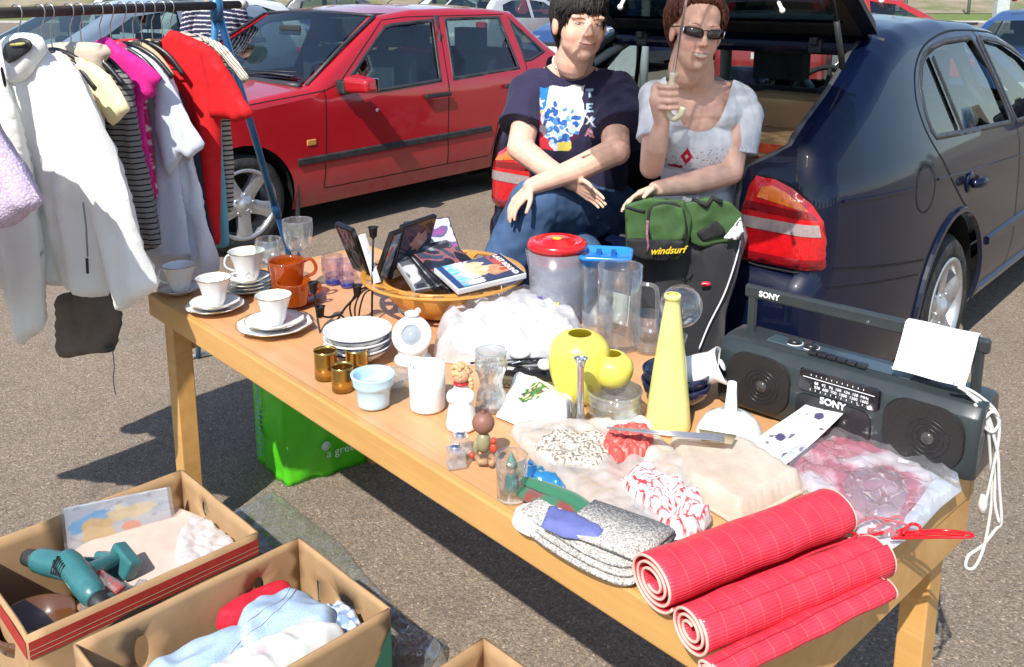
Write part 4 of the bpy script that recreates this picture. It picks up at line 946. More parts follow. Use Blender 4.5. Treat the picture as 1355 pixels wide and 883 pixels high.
def eyes(M, k, root, dark, browc, kind, bz=.021):
    S = M @ Matrix.Scale(k, 4); Si = S.inverted(); me = root.data
    bv = BVHTree.FromPolygons([Si @ v.co for v in me.vertices], [tuple(p.vertices) for p in me.polygons])
    def sf(x, z, off=0.0):
        h = bv.ray_cast(Vector((x, .2, z)), Vector((0, -1, 0))); return S @ Vector((x, (h[0].y if h[0] else .07)+off, z))
    for s in (1, -1):
        if kind == 1:
            ec = sf(s*.031, -.001, -.0030); e = MB(); e.ell((0, 0, 0), (.0112*k, .0045*k, .0036*k), 16, 10, M=Matrix.Translation(ec) @ M.to_3x3().to_4x4()); eo = e.build('eye', mat('eye_white', (.42, .36, .33), .25), root)
            ic = sf(s*.031+.002, -.001, .0004); e = MB(); e.ell((0, 0, 0), (.0042*k, .0016*k, .0030*k), 12, 8, M=Matrix.Translation(ic) @ M.to_3x3().to_4x4()); e.build('iris', mat('iris_dark', (.03, .022, .018), .1, coat=1), eo)
            e = MB(); e.tube([sf(s*(.031+.0145*q), .0026-.0040*q*q-.0012*q, .0004) for q in (-1, -.6, -.2, .2, .6, 1)], [.0006, .0011, .0014, .0015, .0014, .0008], 5); e.build('eyelashes', dark, eo)
            e = MB(); e.tube([sf(s*(.031+.013*q), -.0048+.0022*q*q, .0001) for q in (-1, -.4, .4, 1)], [.0004, .0007, .0008, .0004], 5); e.build('lower_lid', mat('lid_shade', (.42, .22, .17), .6), eo)
        b = MB(); b.tube([sf(s*(.031+.018*q), bz+.0020-.0040*q*q+.0012*q, .0002) for q in (-1, -.5, 0, .5, 1)], [.0010, .0018, .0018, .0014, .0005], 6, flat=.6); b.build('eyebrow', browc, root)
    lipm = mat('lip%d' % kind, (.55, .24, .20) if kind == 1 else (.52, .20, .16), .4, coat=.2, var=.1); W_ = .029 if kind == 1 else .027; g = .0012 if kind == 1 else .0054; cz = -.0665
    sm_ = lambda x: cz+(8.5 if kind == 1 else 6.5)*x*x
    xs_ = [W_*q for q in (-1, -.75, -.5, -.25, -.1, 0, .1, .25, .5, .75, 1)]
    up = MB(); up.tube([sf(x, sm_(x)+g*(1-(x/W_)**2)+.0012*(abs(x) > .002), -.0004) for x in xs_], [.0008+.0018*(1-(x/W_)**2) for x in xs_], 8, flat=.9); lo = up.build('upper_lip', lipm, root)
    dn = MB(); dn.tube([sf(x, sm_(x)-g*(1-(x/W_)**2)-.0022*(1-(x/W_)**2), -.0002) for x in xs_], [.0008+.0027*(1-(x/W_)**2) for x in xs_], 8, flat=.9); dn.build('lower_lip', lipm, root)
    if kind == 2:
        t_ = MB(); vs = []; N_ = 20
        for i in range(N_+1):
            x = W_*.88*(i/N_*2-1); hgt = g*(1-(x/W_)**2); vs += [sf(x, sm_(x)+hgt*.9, .0012), sf(x, sm_(x)-hgt*1.15, .0010)]
        t_.add(vs, [(2*i, 2*i+1, 2*i+3, 2*i+2) for i in range(N_)]); t_.build('teeth', mat('teeth', (.58, .54, .47), .25, coat=.5), root)
    else:
        m_ = MB(); m_.tube([sf(x*1.05, sm_(x*1.05)-.0003, .0012) for x in xs_], [.0003+.0006*(1-(x/W_)**2) for x in xs_], 6); m_.build('mouth_line', mat('mouth_dark', (.12, .035, .03), .7), root)
    c_ = MB()
    for s in (1, -1): c_ = MB(); c_.tube([sf(s*(.018+.016*q+.004*q*q), -.038-.026*q, .0001) for q in (0, .3, .6, .9)], [.0002, .0005, .0005, .0002], 5); c_.build('smile_line', mat('fold_shade', (.66, .40, .31), .6), root)
BH = mat('black_hair', (.018, .014, .013), .55, var=.4, vs=40, bump=.4, bs=300)
def e1_(a):
    d = math.degrees(abs(a))
    if d < 48: return .048+.010*math.sin(a*9)
    if d < 62: return -.004
    if d < 100: return -.035 if d > 75 else -.030
    return -.09
hairlocks(H1, K1, 1200, e1_, BH, person1, 'hair', wild=.012, r=.0028, rr=(.083, .099, .094), jit=.018, lift=1.05, curl=.002)
eyes(H1, K1, person1, BH, mat('brow_dark', (.09, .055, .04), .8), 1, .016)
fr_ = MB(); rnd = random.Random(5); S_ = H1 @ Matrix.Scale(K1, 4)
for i in range(110):
    x0 = rnd.uniform(-.070, .070); x1 = x0+rnd.uniform(.004, .034); zt = .050+rnd.uniform(-.016, .022)-.25*x0-abs(x0)*.12
    pts = [S_ @ Vector((x0*.6, .035, .118)), S_ @ Vector((x0*.9, .064, .092)), S_ @ Vector((x0, .080-abs(x0)*.35, .062)), S_ @ Vector((x1, .088-abs(x1)*.5, zt+.012)), S_ @ Vector((x1*1.02, .089-abs(x1)*.55, zt))]
    fr_.tube(pts, [.004, .005, .0048, .0034, .0008], 5)
fr_.build('fringe', BH, person1)
nk = MB()
pts = []
for k in range(25):
    a = -2.0+4.0*k/24; c0 = nb+Vector((.01, -.01, .025)); pts.append(c0+Vector((math.sin(a)*.066, -math.cos(a)*.062, -.035*math.cos(a)+.02)))
for p in pts: nk.ell(p, .0042, 8, 6)
nk.build('necklace', mat('pearl', (.8, .78, .74), .3), person1)
for k, (a0, a_, dr) in enumerate(((kn2, an2, (-.02, -.22, 0)), (kn1, an1, (-.1, -.18, -.08)))):
    s_ = MB(); s_.ell((0, 0, 0), (.045, .12, .045), 16, 10, M=Matrix.Translation(a_+Vector(dr)*.35+Vector((0, 0, -.035))) @ Matrix.Rotation(.3 if k else .05, 4, 'Z')); organic(s_, 'shoe', mat('shoe_leather', (.04, .035, .035), .5), .007, 3, person1)
# ---------------------------------------------------------------- seated woman with the sunglasses and umbrella
w2 = MB(); H2 = headframe(Q(922, 41, 2.86), R(6), R(-3), R(-7)); K2 = 1.0
addhead(w2, H2, K2, .93, .9)
nb2 = Q(925, 112, 2.96); ch2 = Q(925, 170, 2.98); pel2 = Q(915, 285, 3.12)
w2.ell(ch2+Vector((0, .005, -.01)), (.140, .108, .15)); w2.ell(Q(922, 225, 3.04), (.12, .095, .13)); w2.ell(pel2, (.15, .11, .1))
tL = Q(872, 128, 2.98); tR = Q(978, 130, 2.98); fL = Q(862, 222, 2.84); fR = Q(967, 228, 2.90); hL = Q(876, 163, 2.745); hR = Q(868, 250, 2.76)
chain(w2, [nb2+Vector((0, .005, -.02)), Q(922, 72, 2.90)], [.054, .050]); cap(w2, tL, nb2+Vector((0, 0, -.03)), .048, .052); cap(w2, tR, nb2+Vector((0, 0, -.03)), .048, .052)
cap(w2, Q(897, 150, 2.945), Q(949, 150, 2.945), .060, .060)
chain(w2, [tL, fL, Q(868, 195, 2.78), hL], [.048, .038, .036, .024]); chain(w2, [tR, fR, Q(915, 243, 2.82), hR], [.050, .041, .038, .025])
# hand closed round the umbrella handle
gx = Q(886, 128, 2.715)
for k in range(4):
    z_ = .034-.021*k; c0 = gx+Vector((-.026+.001*k, .012, z_)); r = .0088 if k < 3 else .0078
    pa = [c0+Vector((-.010, .018, 0)), c0+Vector((-.004, -.022, -.003)), c0+Vector((.020, -.036, -.004)), c0+Vector((.045, -.022, -.004)), c0+Vector((.046, -.002, -.004))]
    for i in range(4): cap(w2, pa[i], pa[i+1], r, r*.95, 10)
cap(w2, hL, gx+Vector((-.032, .012, -.012)), .024, .028); cap(w2, gx+Vector((-.034, .02, .02)), gx+Vector((-.032, .016, -.028)), .020, .022)
th = [gx+Vector((-.020, .02, -.02)), gx+Vector((.0, .006, .030)), gx+Vector((.012, -.012, .052)), gx+Vector((.016, -.02, .068))]
for i in range(3): cap(w2, th[i], th[i+1], .0125-.0015*i, .011-.0015*i, 10)
hand(w2, hR, Q(838, 262, 2.72)-hR, (0, -.5, .3), (0, .3, -1), .3, .92)
q1 = Q(885, 318, 2.72); q2 = Q(945, 322, 2.70); a1_ = Vector((.42, 2.72, .1)); a2_ = Vector((.58, 2.70, .1))
chain(w2, [Q(890, 300, 3.08), q1, a1_], [.07, .055, .036]); chain(w2, [Q(945, 300, 3.06), q2, a2_], [.07, .055, .036])
person2 = organic(w2, 'person', SKIN, .0034, 7, colf=skincol((.76, .455, .345), [(H2, K2, 2)]), heads=[(H2, K2, 2)])
tag(person2, 'smiling woman in sunglasses and white blouse, seated and holding up an umbrella', 'person')
bl = MB(); bl.ell(ch2+Vector((0, .005, -.04)), (.150, .118, .13), 20, 14); bl.ell(Q(925, 215, 3.02), (.142, .12, .13), 20, 14); bl.ell(Q(925, 262, 3.06), (.155, .125, .09), 20, 14)
cap(bl, Q(868, 128, 2.98), Q(880, 150, 2.95), .056, .058); cap(bl, Q(886, 118, 2.97), Q(876, 132, 2.97), .042, .052); cap(bl, Q(966, 122, 2.97), Q(980, 134, 2.97), .042, .054)
cap(bl, Q(970, 150, 2.97), Q(972, 140, 2.97), .058, .06)
bl.ell(Q(984, 155, 2.97), (.062, .062, .072), 18, 12); sleeve(bl, Q(984, 150, 2.97), Q(976, 215, 2.93), .064, .058, .82); sleeve(bl, tL, fL, .062, .055, .62)
def blcol(co, no):
    n = len(co); c = np.tile(np.array((.70, .71, .74)), (n, 1)); o_ = Q(912, 215, 2.9)
    A = (co[:, 0]-o_.x)/.00241+912; Z = 215-(co[:, 2]-o_.z)/.00241; fr = no[:, 1] < 0
    nn = np.array([noise.noise(Vector((p[0]*150, p[2]*150, 1))) for p in co])
    c[fr & (Z > 193) & (Z < 232) & (nn > .42) & (A > 880)] = (.22, .22, .26)
    d = np.abs(A-907)/8+np.abs(Z-206)/12; c[fr & (d < 1)] = (.62, .02, .05); c[fr & (d < .3)] = (.85, .8, .8)
    c[fr & (np.abs(A-895) < 9) & (np.abs(Z-222-nn*2) < 3)] = (.35, .03, .06); c[fr & (A > 885) & (A < 940) & (np.abs(Z-228-(A-900)*.12) < 4)] = (.8, .8, .8)
    return c
cap(bl, nb2+Vector((-.04, .0, -.035)), nb2+Vector((.05, .0, -.035)), .07, .07); cap(bl, Q(893, 150, 2.945), Q(953, 150, 2.945), .072, .072)
blo = organic(bl, 'blouse', attrmat('blouse_cloth', .8, bump=.2, bs=500, bd=.0006, sheen=.1, spec=.2), .0042, 4, person2, wrinkle(.004, 12), blcol, subf=lambda c, n: n.y < 0 and abs(c.x-Q(905, 215, 2.9).x) < .07 and abs(c.z-Q(905, 212, 2.9).z) < .06)
def blcut(v):
    u, w_, _ = pj(v)
    if v.y > nb2.y+.03: return w_ < 88+abs(u-925)*.35
    if abs(u-926) > 44: return False
    lim = 174-62*(abs(u-926)/42)**2.6
    return w_ < lim
neckcut(blo, blcut)
pn = MB(); pn.ell(pel2+Vector((.01, .0, -.01)), (.17, .14, .11)); chain(pn, [Q(885, 300, 3.05), q1, Q(872, 400, 2.70), a1_], [.10, .088, .085, .07]); chain(pn, [Q(950, 300, 3.05), q2, Q(925, 410, 2.70), a2_], [.10, .088, .085, .075])
cap(pn, q1.lerp(q2, .3)+Vector((0, 0, -.02)), q1.lerp(q2, .7)+Vector((0, 0, -.02)), .075, .075)
trs = organic(pn, 'track_trousers', mat('black_nylon', (.016, .016, .019), .62, var=.2, bump=.3, bs=25, bd=.004, sheen=.2), .006, 6, person2, wrinkle(.007, 9, (1, 1, .5)))
pb = MB(); pp = smoothpl([Q(980, 318, 2.635), Q(972, 350, 2.615), Q(958, 390, 2.61), Q(938, 430, 2.60), Q(925, 462, 2.60)], 5); pb.tube(pp, .0042, 6, flat=.6); pb.build('piping', mat('white_cord', (.75, .75, .75), .7), trs)
lg = MB(); lg.ell(Q(934, 376, 2.598), (.016, .004, .008), 18, 8); lb = lg.build('badge', mat('red_badge', (.6, .01, .03), .5), trs)
lb2 = MB(); lb2.tube([Q(929, 376, 2.590), Q(932, 375.2, 2.589), Q(938, 376.2, 2.589)], [.0016, .0012, .0009], 6, flat=.5); lb2.build('badge_mark', mat('white_print', (.8, .8, .8), .6), lb)
AH = mat('auburn_hair', (.11, .032, .018), .42, var=.45, vs=45, bump=.4, bs=300)
def e2_(a):
    d = math.degrees(abs(a))
    return None if d < 58 else (.030 if d < 70 else (.0 if d < 92 else -.060))
hr2 = hairlocks(H2, K2, 1300, e2_, AH, person2, 'hair', wild=.014, r=.0030, rr=(.081, .090, .087), c=(0, -.040, .043), lift=1.07, curl=.007, seed=8, jit=.018)
qf = MB(); rnd = random.Random(9); S_ = H2 @ Matrix.Scale(K2, 4)
for i in range(260):
    a0 = rnd.uniform(-1.35, 1.35); x0 = .070*math.sin(a0); z0 = .088-.055*(abs(a0)/1.35)**3+rnd.uniform(-.004, .006); y0 = -.022+.094*math.sqrt(max(.02, 1-(x0/.077)**2-((z0-.035)/.086)**2))-.004; hgt = rnd.uniform(.006, .020); sw = rnd.uniform(-.018, .018)
    pts = [S_ @ Vector((x0, y0, z0)), S_ @ Vector((x0*1.02+sw*.2, y0+.004, z0+.012+hgt*.3)), S_ @ Vector((x0*1.0+sw*.6, y0-.018, z0+.026+hgt*.6)), S_ @ Vector((x0*.9+sw, y0-.045, min(.142, z0+.038+hgt*.6))), S_ @ Vector((x0*.8+sw*1.2, y0-.075, min(.138, z0+.04)))]
    qf.tube(pts, [.0022, .0036, .0040, .0038, .0012], 5)
qf.build('swept_fringe', AH, person2)
eyes(H2, K2, person2, AH, mat('brow_auburn', (.24, .12, .08), .8), 2, .0235)
sg_ = MB(); S2 = H2 @ Matrix.Scale(K2, 4)
for s in (1, -1):
    lp = [(.5+.5*math.copysign(abs(math.cos(q))**.45, math.cos(q)), .5+.5*math.copysign(abs(math.sin(q))**.55, math.sin(q))) for q in [2*PI*i/30 for i in range(30)]]
    LP3 = lambda u, v: (s*(.007+.056*u), .0915-.022*u*u, .013-.029*v*(1-.12*u)+.002*u)
    n0 = len(sg_.v); sg_.add([LP3(.5, .5)]+[LP3(u, v) for u, v in lp], [(0, i+1, (i+1) % 30+1) for i in range(30)], M=S2)
sgo = sg_.build('sunglasses', mat('dark_lens', (.02, .012, .010), .08, coat=1), person2, solid=.002, off=0)
sf = MB()
for s in (1, -1):
    ring_ = [(s*(.007+.056*u), .0915-.022*u*u, .013-.029*v*(1-.12*u)+.002*u) for u, v in lp]
    sf.tube([S2 @ Vector(p) for p in ring_], .0013, 6, closed=True); sf.tube([S2 @ Vector(p) for p in ((s*.064, .070, .010), (s*.075, .05, .010), (s*.080, .0, .004))], .0022, 6)
    sf.tube([S2 @ Vector(p) for p in ((s*.064, .0725, .012), (s*.064, .0715, -.010))], .0018, 6, mi=1)
sf.tube([S2 @ Vector(p) for p in ((-.007, .094, .008), (0, .098, .010), (.007, .094, .008))], .0018, 6); sf.build('glasses_frame', [mat('dark_frame', (.04, .02, .02), .3), CHR], sgo)
for a_ in (a1_, a2_):
    s_ = MB(); s_.ell((0, 0, 0), (.042, .12, .045), 16, 10, M=Matrix.Translation(a_+Vector((0, -.08, -.05)))); organic(s_, 'shoe', mat('white_shoe', (.5, .5, .5), .5), .007, 3, person2)
# umbrella held in her hand
um = thing('umbrella', 'pale umbrella with white rib tips held up by the woman in sunglasses', 'umbrella')
ap = Vector((.53, 2.60, 1.81)); hd = gx; ax = (ap-hd).normalized(); UR = .47
b = MB(); b.tube([hd+ax*.06, ap+ax*.05], .0045, 10); b.build('shaft', CHR, um)
CRM = mat('cream_plastic', (.78, .72, .50), .35, coat=.4)
b = MB(); pts = [hd+ax*.075, hd+ax*.02, hd-ax*.03, hd-ax*.055+Vector((.006, 0, 0)), hd-ax*.068+Vector((.022, -.01, 0)), hd-ax*.055+Vector((.038, -.02, 0)), hd-ax*.03+Vector((.042, -.022, 0))]
b.tube(smoothpl(pts, 4), .0105, 12); b.build('handle', CRM, um)
b = MB(); N_ = 8
Mu = frame3(ap, Vector((1, 0, .0)), Vector((0, 1, .10)))
def can(u, v):
    a = 2*PI*u; k = abs(((u*N_) % 1)-.5)*2; r = UR*v*(1-.09*(1-k)*v); return (r*math.cos(a+.2), r*math.sin(a+.2), -.255*v*v-.0*v+.012*(1-k)*v)
b.grid(can, 64, 10, M=Mu); b.build('canopy', thin('pale_canopy', (.8, .8, .8), .0, .0, .5, haze=.74, hazecol=(.82, .82, .83)), um)
for k in range(N_):
    a = 2*PI*k/N_+.2; b = MB(); b.tube([Mu @ Vector((UR*v*math.cos(a), UR*v*math.sin(a), -.255*v*v-.006)) for v in (0, .2, .4, .6, .8, 1.0)], .0012, 5)
    b.tube([Mu @ Vector((0, 0, -.24)), Mu @ Vector((UR*.5*math.cos(a), UR*.5*math.sin(a), -.07))], .0009, 5); rb = b.build('rib', CHR, um)
    b = MB(); p = Mu @ Vector((UR*1.0*math.cos(a), UR*1.0*math.sin(a), -.262)); b.tube([p, p+Vector((math.cos(a)*.018, math.sin(a)*.018, -.016))], .0045, 8); b.ell(p+Vector((math.cos(a)*.02, math.sin(a)*.02, -.018)), .007, 10, 8); b.build('tip', mat('white_plastic', (.8, .8, .8), .3), rb)
# ---------------------------------------------------------------- standing figure behind, striped top
def stander(x, y, label, topcol, legc, stripe, yaw, hairc):
    b = MB(); Mh = headframe(Vector((x, y, 1.60)), yaw); addhead(b, Mh, 1.0)
    z0 = Vector((x, y, 0)); r_ = Vector((math.cos(yaw), math.sin(yaw), 0)); f_ = Vector((math.sin(yaw), -math.cos(yaw), 0))
    b.ell(z0+Vector((0, 0, 1.22)), (.15, .11, .2)); b.ell(z0+Vector((0, 0, .98)), (.15, .12, .14)); cap(b, z0+Vector((0, 0, 1.40)), z0+Vector((0, 0, 1.5)), .06, .055)
    for s in (1, -1):
        sh_ = z0+r_*.17*s+Vector((0, 0, 1.38)); el = z0+r_*.23*s+f_*.02+Vector((0, 0, 1.10)); wr = z0+r_*.16*s+f_*.2+Vector((0, 0, .95)); cap(b, sh_, z0+Vector((0, 0, 1.42)), .05, .05); chain(b, [sh_, el, wr], [.05, .04, .027]); hand(b, wr, f_+Vector((0, 0, -.3)), -r_*s, Vector((0, 0, -1)), .4)
        chain(b, [z0+r_*.09*s+Vector((0, 0, .92)), z0+r_*.1*s+f_*.01+Vector((0, 0, .5)), z0+r_*.1*s+Vector((0, 0, .09))], [.085, .058, .04])
    pr = organic(b, 'person', SKIN, .006, 3, colf=skincol((.62, .36, .27), [(Mh, 1.0, 1)])); tag(pr, label, 'person')
    b = MB(); b.ell(z0+Vector((0, 0, 1.24)), (.185, .14, .22)); b.ell(z0+Vector((0, 0, 1.0)), (.18, .15, .18))
    for s in (1, -1): cap(b, z0+Vector((0, 0, 1.40)), z0+r_*.17*s+Vector((0, 0, 1.37)), .05, .062); cap(b, z0+r_*.17*s+Vector((0, 0, 1.37)), z0+r_*.22*s+f_*.02+Vector((0, 0, 1.12)), .062, .055)
    def sc(co, no):
        q = ((co[:, 2]+.02*np.sin(co[:, 0]*9)+np.array([noise.noise(Vector(p)*6) for p in co])*.012)/.034) % 1; c = np.tile(np.array(topcol), (len(co), 1)); c[q < .22] = stripe; return c
    organic(b, 'top', attrmat('knit', .9), .007, 4, pr, wrinkle(.006, 9), sc)
    b = MB(); b.ell(z0+Vector((0, 0, .93)), (.17, .14, .12))
    for s in (1, -1): chain(b, [z0+r_*.09*s+Vector((0, 0, .9)), z0+r_*.1*s+Vector((0, 0, .5)), z0+r_*.1*s+Vector((0, 0, .12))], [.1, .075, .06])
    organic(b, 'trousers', mat('dark_trousers', legc, .85), .009, 4, pr)
    hairlocks(Mh, 1.0, 260, lambda a: .05 if abs(a) < .9 else -.08, hairc, pr, 'hair')
    for s in (1, -1): b = MB(); b.ell((0, 0, 0), (.045, .12, .045), 12, 8, M=Matrix.Translation(z0+r_*.1*s+f_*.05+Vector((0, 0, .045))) @ Matrix.Rotation(yaw, 4, 'Z')); organic(b, 'shoe', mat('shoe_leather', (.04, .035, .035), .5), .01, 2, pr)
pq = Q(283, 0, 7.0)
stander(pq.x, pq.y, 'person in a navy top with white stripes, standing behind the end of the clothes rail', (.02, .022, .06), (.02, .02, .03), (.7, .7, .7), R(200), BH)
# ---------------------------------------------------------------- green waist bag on her lap
GRN = mat('green_canvas', (.045, .10, .028), .75, var=.22, vs=25, bump=.4, bs=400, bd=.001); BCV = mat('black_canvas', (.016, .016, .017), .8, var=.3, vs=20, bump=.3, bs=300)
wb = thing('waist_bag', 'green and black waist bag with zips resting on the lap of the woman in sunglasses', 'bag')
Yb = 2.62
def qb(u, v, d=0): return Q(u, v, Yb+d)
def pouch(us, name, mt, d0, d1, par=wb, sm=5, vox=.005):
    b = MB(); ol = [qb(u, v, d0) for u, v in us]; bk = [qb(u, v, d1) for u, v in us]; n = len(us)
    b.add(ol+bk, [tuple(range(n)), tuple(reversed(range(n, 2*n)))]+[(i, n+i, n+(i+1) % n, (i+1) % n) for i in range(n)])
    return organic(b, name, mt, vox, sm, par, wrinkle(.0035, 14, (1, 1, 1)), fac=.6)
pouch([(828, 272), (860, 263), (905, 266), (915, 290), (908, 330), (895, 343), (850, 342), (830, 335)], 'main_pouch', GRN, -.03, .13)
pouch([(861, 274), (885, 268), (903, 275), (908, 300), (902, 318), (862, 320), (857, 300)], 'front_pocket', GRN, -.062, .0)
pouch([(829, 316), (905, 319), (900, 338), (880, 345), (850, 343), (832, 336)], 'pouch_base', BCV, -.067, .12)
pouch([(905, 270), (935, 262), (965, 268), (982, 285), (975, 318), (930, 326), (915, 322)], 'side_pouch', GRN, -.01, .12)
pouch([(922, 309), (948, 290), (960, 305), (958, 313), (930, 319)], 'mesh_pocket', BCV, -.022, .03)
b = MB()
for pts in ([(861, 318), (858, 290), (864, 274), (884, 269), (899, 274), (906, 290), (906, 318)], [(829, 274), (842, 278), (853, 280)]):
    b.tube(smoothpl([qb(u, v, -.058 if u > 855 else -.032) for u, v in pts], 4), .005, 6)
b.tube([qb(916, 264, .0), qb(935, 272, -.02), qb(943, 262, -.01), qb(955, 268, -.015)], .008, 6); b.build('zip', BCV, wb)
b = MB(); b.tube([qb(857, 292, -.07), qb(856, 310, -.075), qb(858, 325, -.075), qb(856, 336, -.07)], .004, 6); b.build('zip_cord', mat('cord_pink', (.25, .12, .16), .8, var=.6, vs=90), wb)
glyphs('windsurf', .029, mat('yellow_thread', (.75, .50, .02), .6), 'lettering', wb, Matrix.Translation(qb(883, 332, -.083)) @ Matrix.Rotation(PI/2, 4, 'X') @ Matrix.Rotation(.06, 4, 'Z'), italic=.4, bold=.0005)
b = MB(); V, T = cdt([(957, 316), (980, 288), (984, 306), (976, 317)], [], 4); b.add([qb(u, v, -.035+.01*math.sin(u)) for u, v in V], T); b.build('white_flap', mat('white_cloth', (.75, .75, .75), .8), wb, solid=.003)
# boxes in the boot
CARD = mat('cardboard', (.40, .25, .125), .85, var=.15, vs=7, bump=.3, bs=60, bd=.001, dirt=((.24, .15, .08), 5, .35)); CRED = mat('card_red', (.36, .03, .02), .7, var=.2, vs=20)
HOLE = mat('hole_dark', (.02, .015, .01), .9)
bx = thing('cardboard_box', 'large cardboard box with an orange-red band standing in the boot of the dark blue car', 'box'); bx.matrix_world = Matrix.Translation((.445, 3.124, 0)) @ Matrix.Rotation(R(48), 4, 'Z')
b = MB(); b.box((.55, -.20, .755), (.42, .56, .53)); b.build('carton', CARD, bx, bevel=.004); b = MB(); b.box((.55, -.20, .985), (.424, .564, .034)); b.box((.55, -.20, .950), (.423, .563, .006)); b.build('printed_band', mat('card_orange', (.50, .07, .02), .7), bx)
b = MB(); b.prism([(-.06, -.018), (0, .022), (.06, -.018), (.04, -.026), (-.04, -.026)], 0, .004, M=Matrix.Translation((.337, -.24, .865)) @ Matrix.Rotation(-PI/2, 4, 'Z') @ Matrix.Rotation(PI/2, 4, 'X')); b.build('hand_hole', HOLE, bx)
bx2 = thing('cardboard_box', 'plain brown box behind the banded box in the boot of the dark blue car', 'box'); bx2.matrix_world = bx.matrix_world.copy()
b = MB(); b.box((.74, -.26, 1.075), (.28, .48, .11)); b.build('carton', CARD, bx2, bevel=.004); b = MB(); b.lathe([(.02, 0), (.02, .003)], 16, M=Matrix.Translation((.598, -.36, 1.09)) @ Matrix.Rotation(-PI/2, 4, 'Y'), cap1=True); b.build('sticker', mat('sticker', (.5, .5, .45), .5), bx2)
# ================================================================ the table
TZ = .72
def woodmat(nm, c1, c2, sc=(1, 14, 14), rough=.38, coat=.25, ring=3.0):
    t = NT(nm); v = t.obj(sc); n = t.noise(ring, 8, .65, v); n2 = t.noise(1.4, 4, .6)
    c = t.mix(t.ramp(n.outputs[0], [(.3, 0.0), (.7, 1.0)]), c1, c2); c = t.mix(1.0, c, t.ramp(n2.outputs[0], [(.3, .88), (.7, 1.08)]), 'MULTIPLY')
    n3 = t.noise(9, 6, .8); c = t.mix(t.ramp(n3.outputs[0], [(.63, 0.0), (.75, .35)]), c, tuple(x*.55 for x in c1))
    sc2 = t.noise(5.0, 3, .5, t.obj((.6, 30, 30))); c = t.mix(t.ramp(sc2.outputs[0], [(.66, 0.0), (.69, .35), (.72, 0.0)]), c, tuple(min(1, x*1.6+.05) for x in c1)); sp2 = t.noise(55, 5, .8); c = t.mix(t.ramp(sp2.outputs[0], [(.68, 0.0), (.74, .5)]), c, tuple(x*.35 for x in c1))
    return t.bsdf(c, t.ramp(t.noise(6, 5).outputs[0], [(.3, rough*.8), (.7, rough*1.5)]), coat=coat, bump=n.outputs[0], bstr=.15, bdist=.001, coatr=.2)
TL = Vector((-.998, 2.375, 0)); AX = R(-47.4); LEN, WID = 1.90, .72
TOPW = woodmat('table_veneer', (.54, .275, .118), (.64, .35, .16)); EDGW = woodmat('table_edging', (.50, .26, .075), (.60, .34, .11), (1, 9, 9)); 
tb = thing('trestle_table', 'long light wooden table covered with flea market goods', 'table', TL, AX)
b = MB(); b.box((LEN/2, WID/2, TZ-.003-.02), (LEN-.04, WID-.04, .04)); b.build('tabletop', TOPW, tb)
b = MB()
b.box((LEN/2, .010, TZ-.031), (LEN, .02, .062)); b.box((LEN/2, WID-.010, TZ-.031), (LEN, .02, .062)); b.box((.010, WID/2, TZ-.031), (.02, WID-.04, .0618)); b.box((LEN-.010, WID/2, TZ-.031), (.02, WID-.04, .0618))
b.build('edging', EDGW, tb, bevel=.004)
for x, w_, h_ in ((.07, WID-.16, .098), (LEN-.014, WID-.01, .085)):
    b = MB(); b.box((x, WID/2, TZ-.0622-h_/2), (.022, w_, h_)); b.build('apron', EDGW, tb, bevel=.002)
b = MB(); b.box((LEN/2, .20, TZ-.062-.03), (LEN-.16, .022, .06)); b.box((LEN/2, WID-.07, TZ-.062-.03), (LEN-.16, .022, .06)); b.build('rail', EDGW, tb, bevel=.002)
for x in (.065, LEN-.055):
    for y in (.05, WID-.05):
        b = MB(); b.box((x, y, (TZ-.063)/2), (.055 if x < 1 else .050, .052, TZ-.063)); b.build('leg', EDGW, tb, bevel=.003)
# ---------------------------------------------------------------- placing helpers
def basey(u, vbot, r, z=TZ):
    """centre of a round base of radius r px whose nearest point is drawn at vbot"""
    X = P(u, vbot, z); d = Vector((X.x, X.y, 0)).normalized(); k = pj(X)[2]/F_
    return X+d*(r*k), k
def topz(X, v):
    lo, hi = X.z, X.z+1.2
    for _ in range(40):
        m = (lo+hi)/2
        if pj((X.x, X.y, m))[1] > v: lo = m
        else: hi = m
    return lo
def vessel(name, label, cat, u, vbot, vtop, prof, mt, wall=.0028, z=TZ, n=40, group=None, M=None, rim=0, build=True, inner=True, tilt=None, solidb=0, ub=None):
    """prof: (radius px, fraction of the height) from the base up; vtop is the centre of the rim"""
    X, k = basey(u, vbot, prof[0][0], z); h = topz(X, vtop)-z
    pr = [(max(.0005, r*k), f*h) for r, f in prof]
    if rim == 0: pr = smoothpl([(r, 0, zz) for r, zz in pr], 4); pr = [(p[0], p[2]) for p in pr]
    b = MB(); pts = list(pr)
    if inner: pts += [(max(.0004, r-wall), max(zz, .004+solidb)) for r, zz in reversed(pr)]+[(.0004, .004+solidb)]
    b.lathe(pts, n, cap0=True)
    o = b.build(name, mt, loc=X); tag(o, label, cat, group)
    if tilt: o.rotation_euler = tilt
    return o, X, k, h
def handle(X, a, r0, z0, z1, out, rad, mt, par, name='handle', flat=1):
    """ear handle in the direction a (radians, 0 = +x)"""
    d = Vector((math.cos(a), math.sin(a), 0)); pts = [d*(r0*.96)+Vector((0, 0, z1)), d*(r0+out*.6)+Vector((0, 0, z1+.12*(z1-z0))), d*(r0+out)+Vector((0, 0, z1*.72+z0*.28)), d*(r0+out*.85)+Vector((0, 0, z1*.3+z0*.7)), d*(r0*.9)+Vector((0, 0, z0))]
    b = MB(); b.tube(smoothpl(pts, 4), rad, 8, flat=flat); return b.build(name, mt, par)
PORC = mat('porcelain', (.74, .74, .72), .12, coat=.5, var=.04); GOLDR = mat('gilt_rim', (.45, .30, .12), .3, metal=.7)
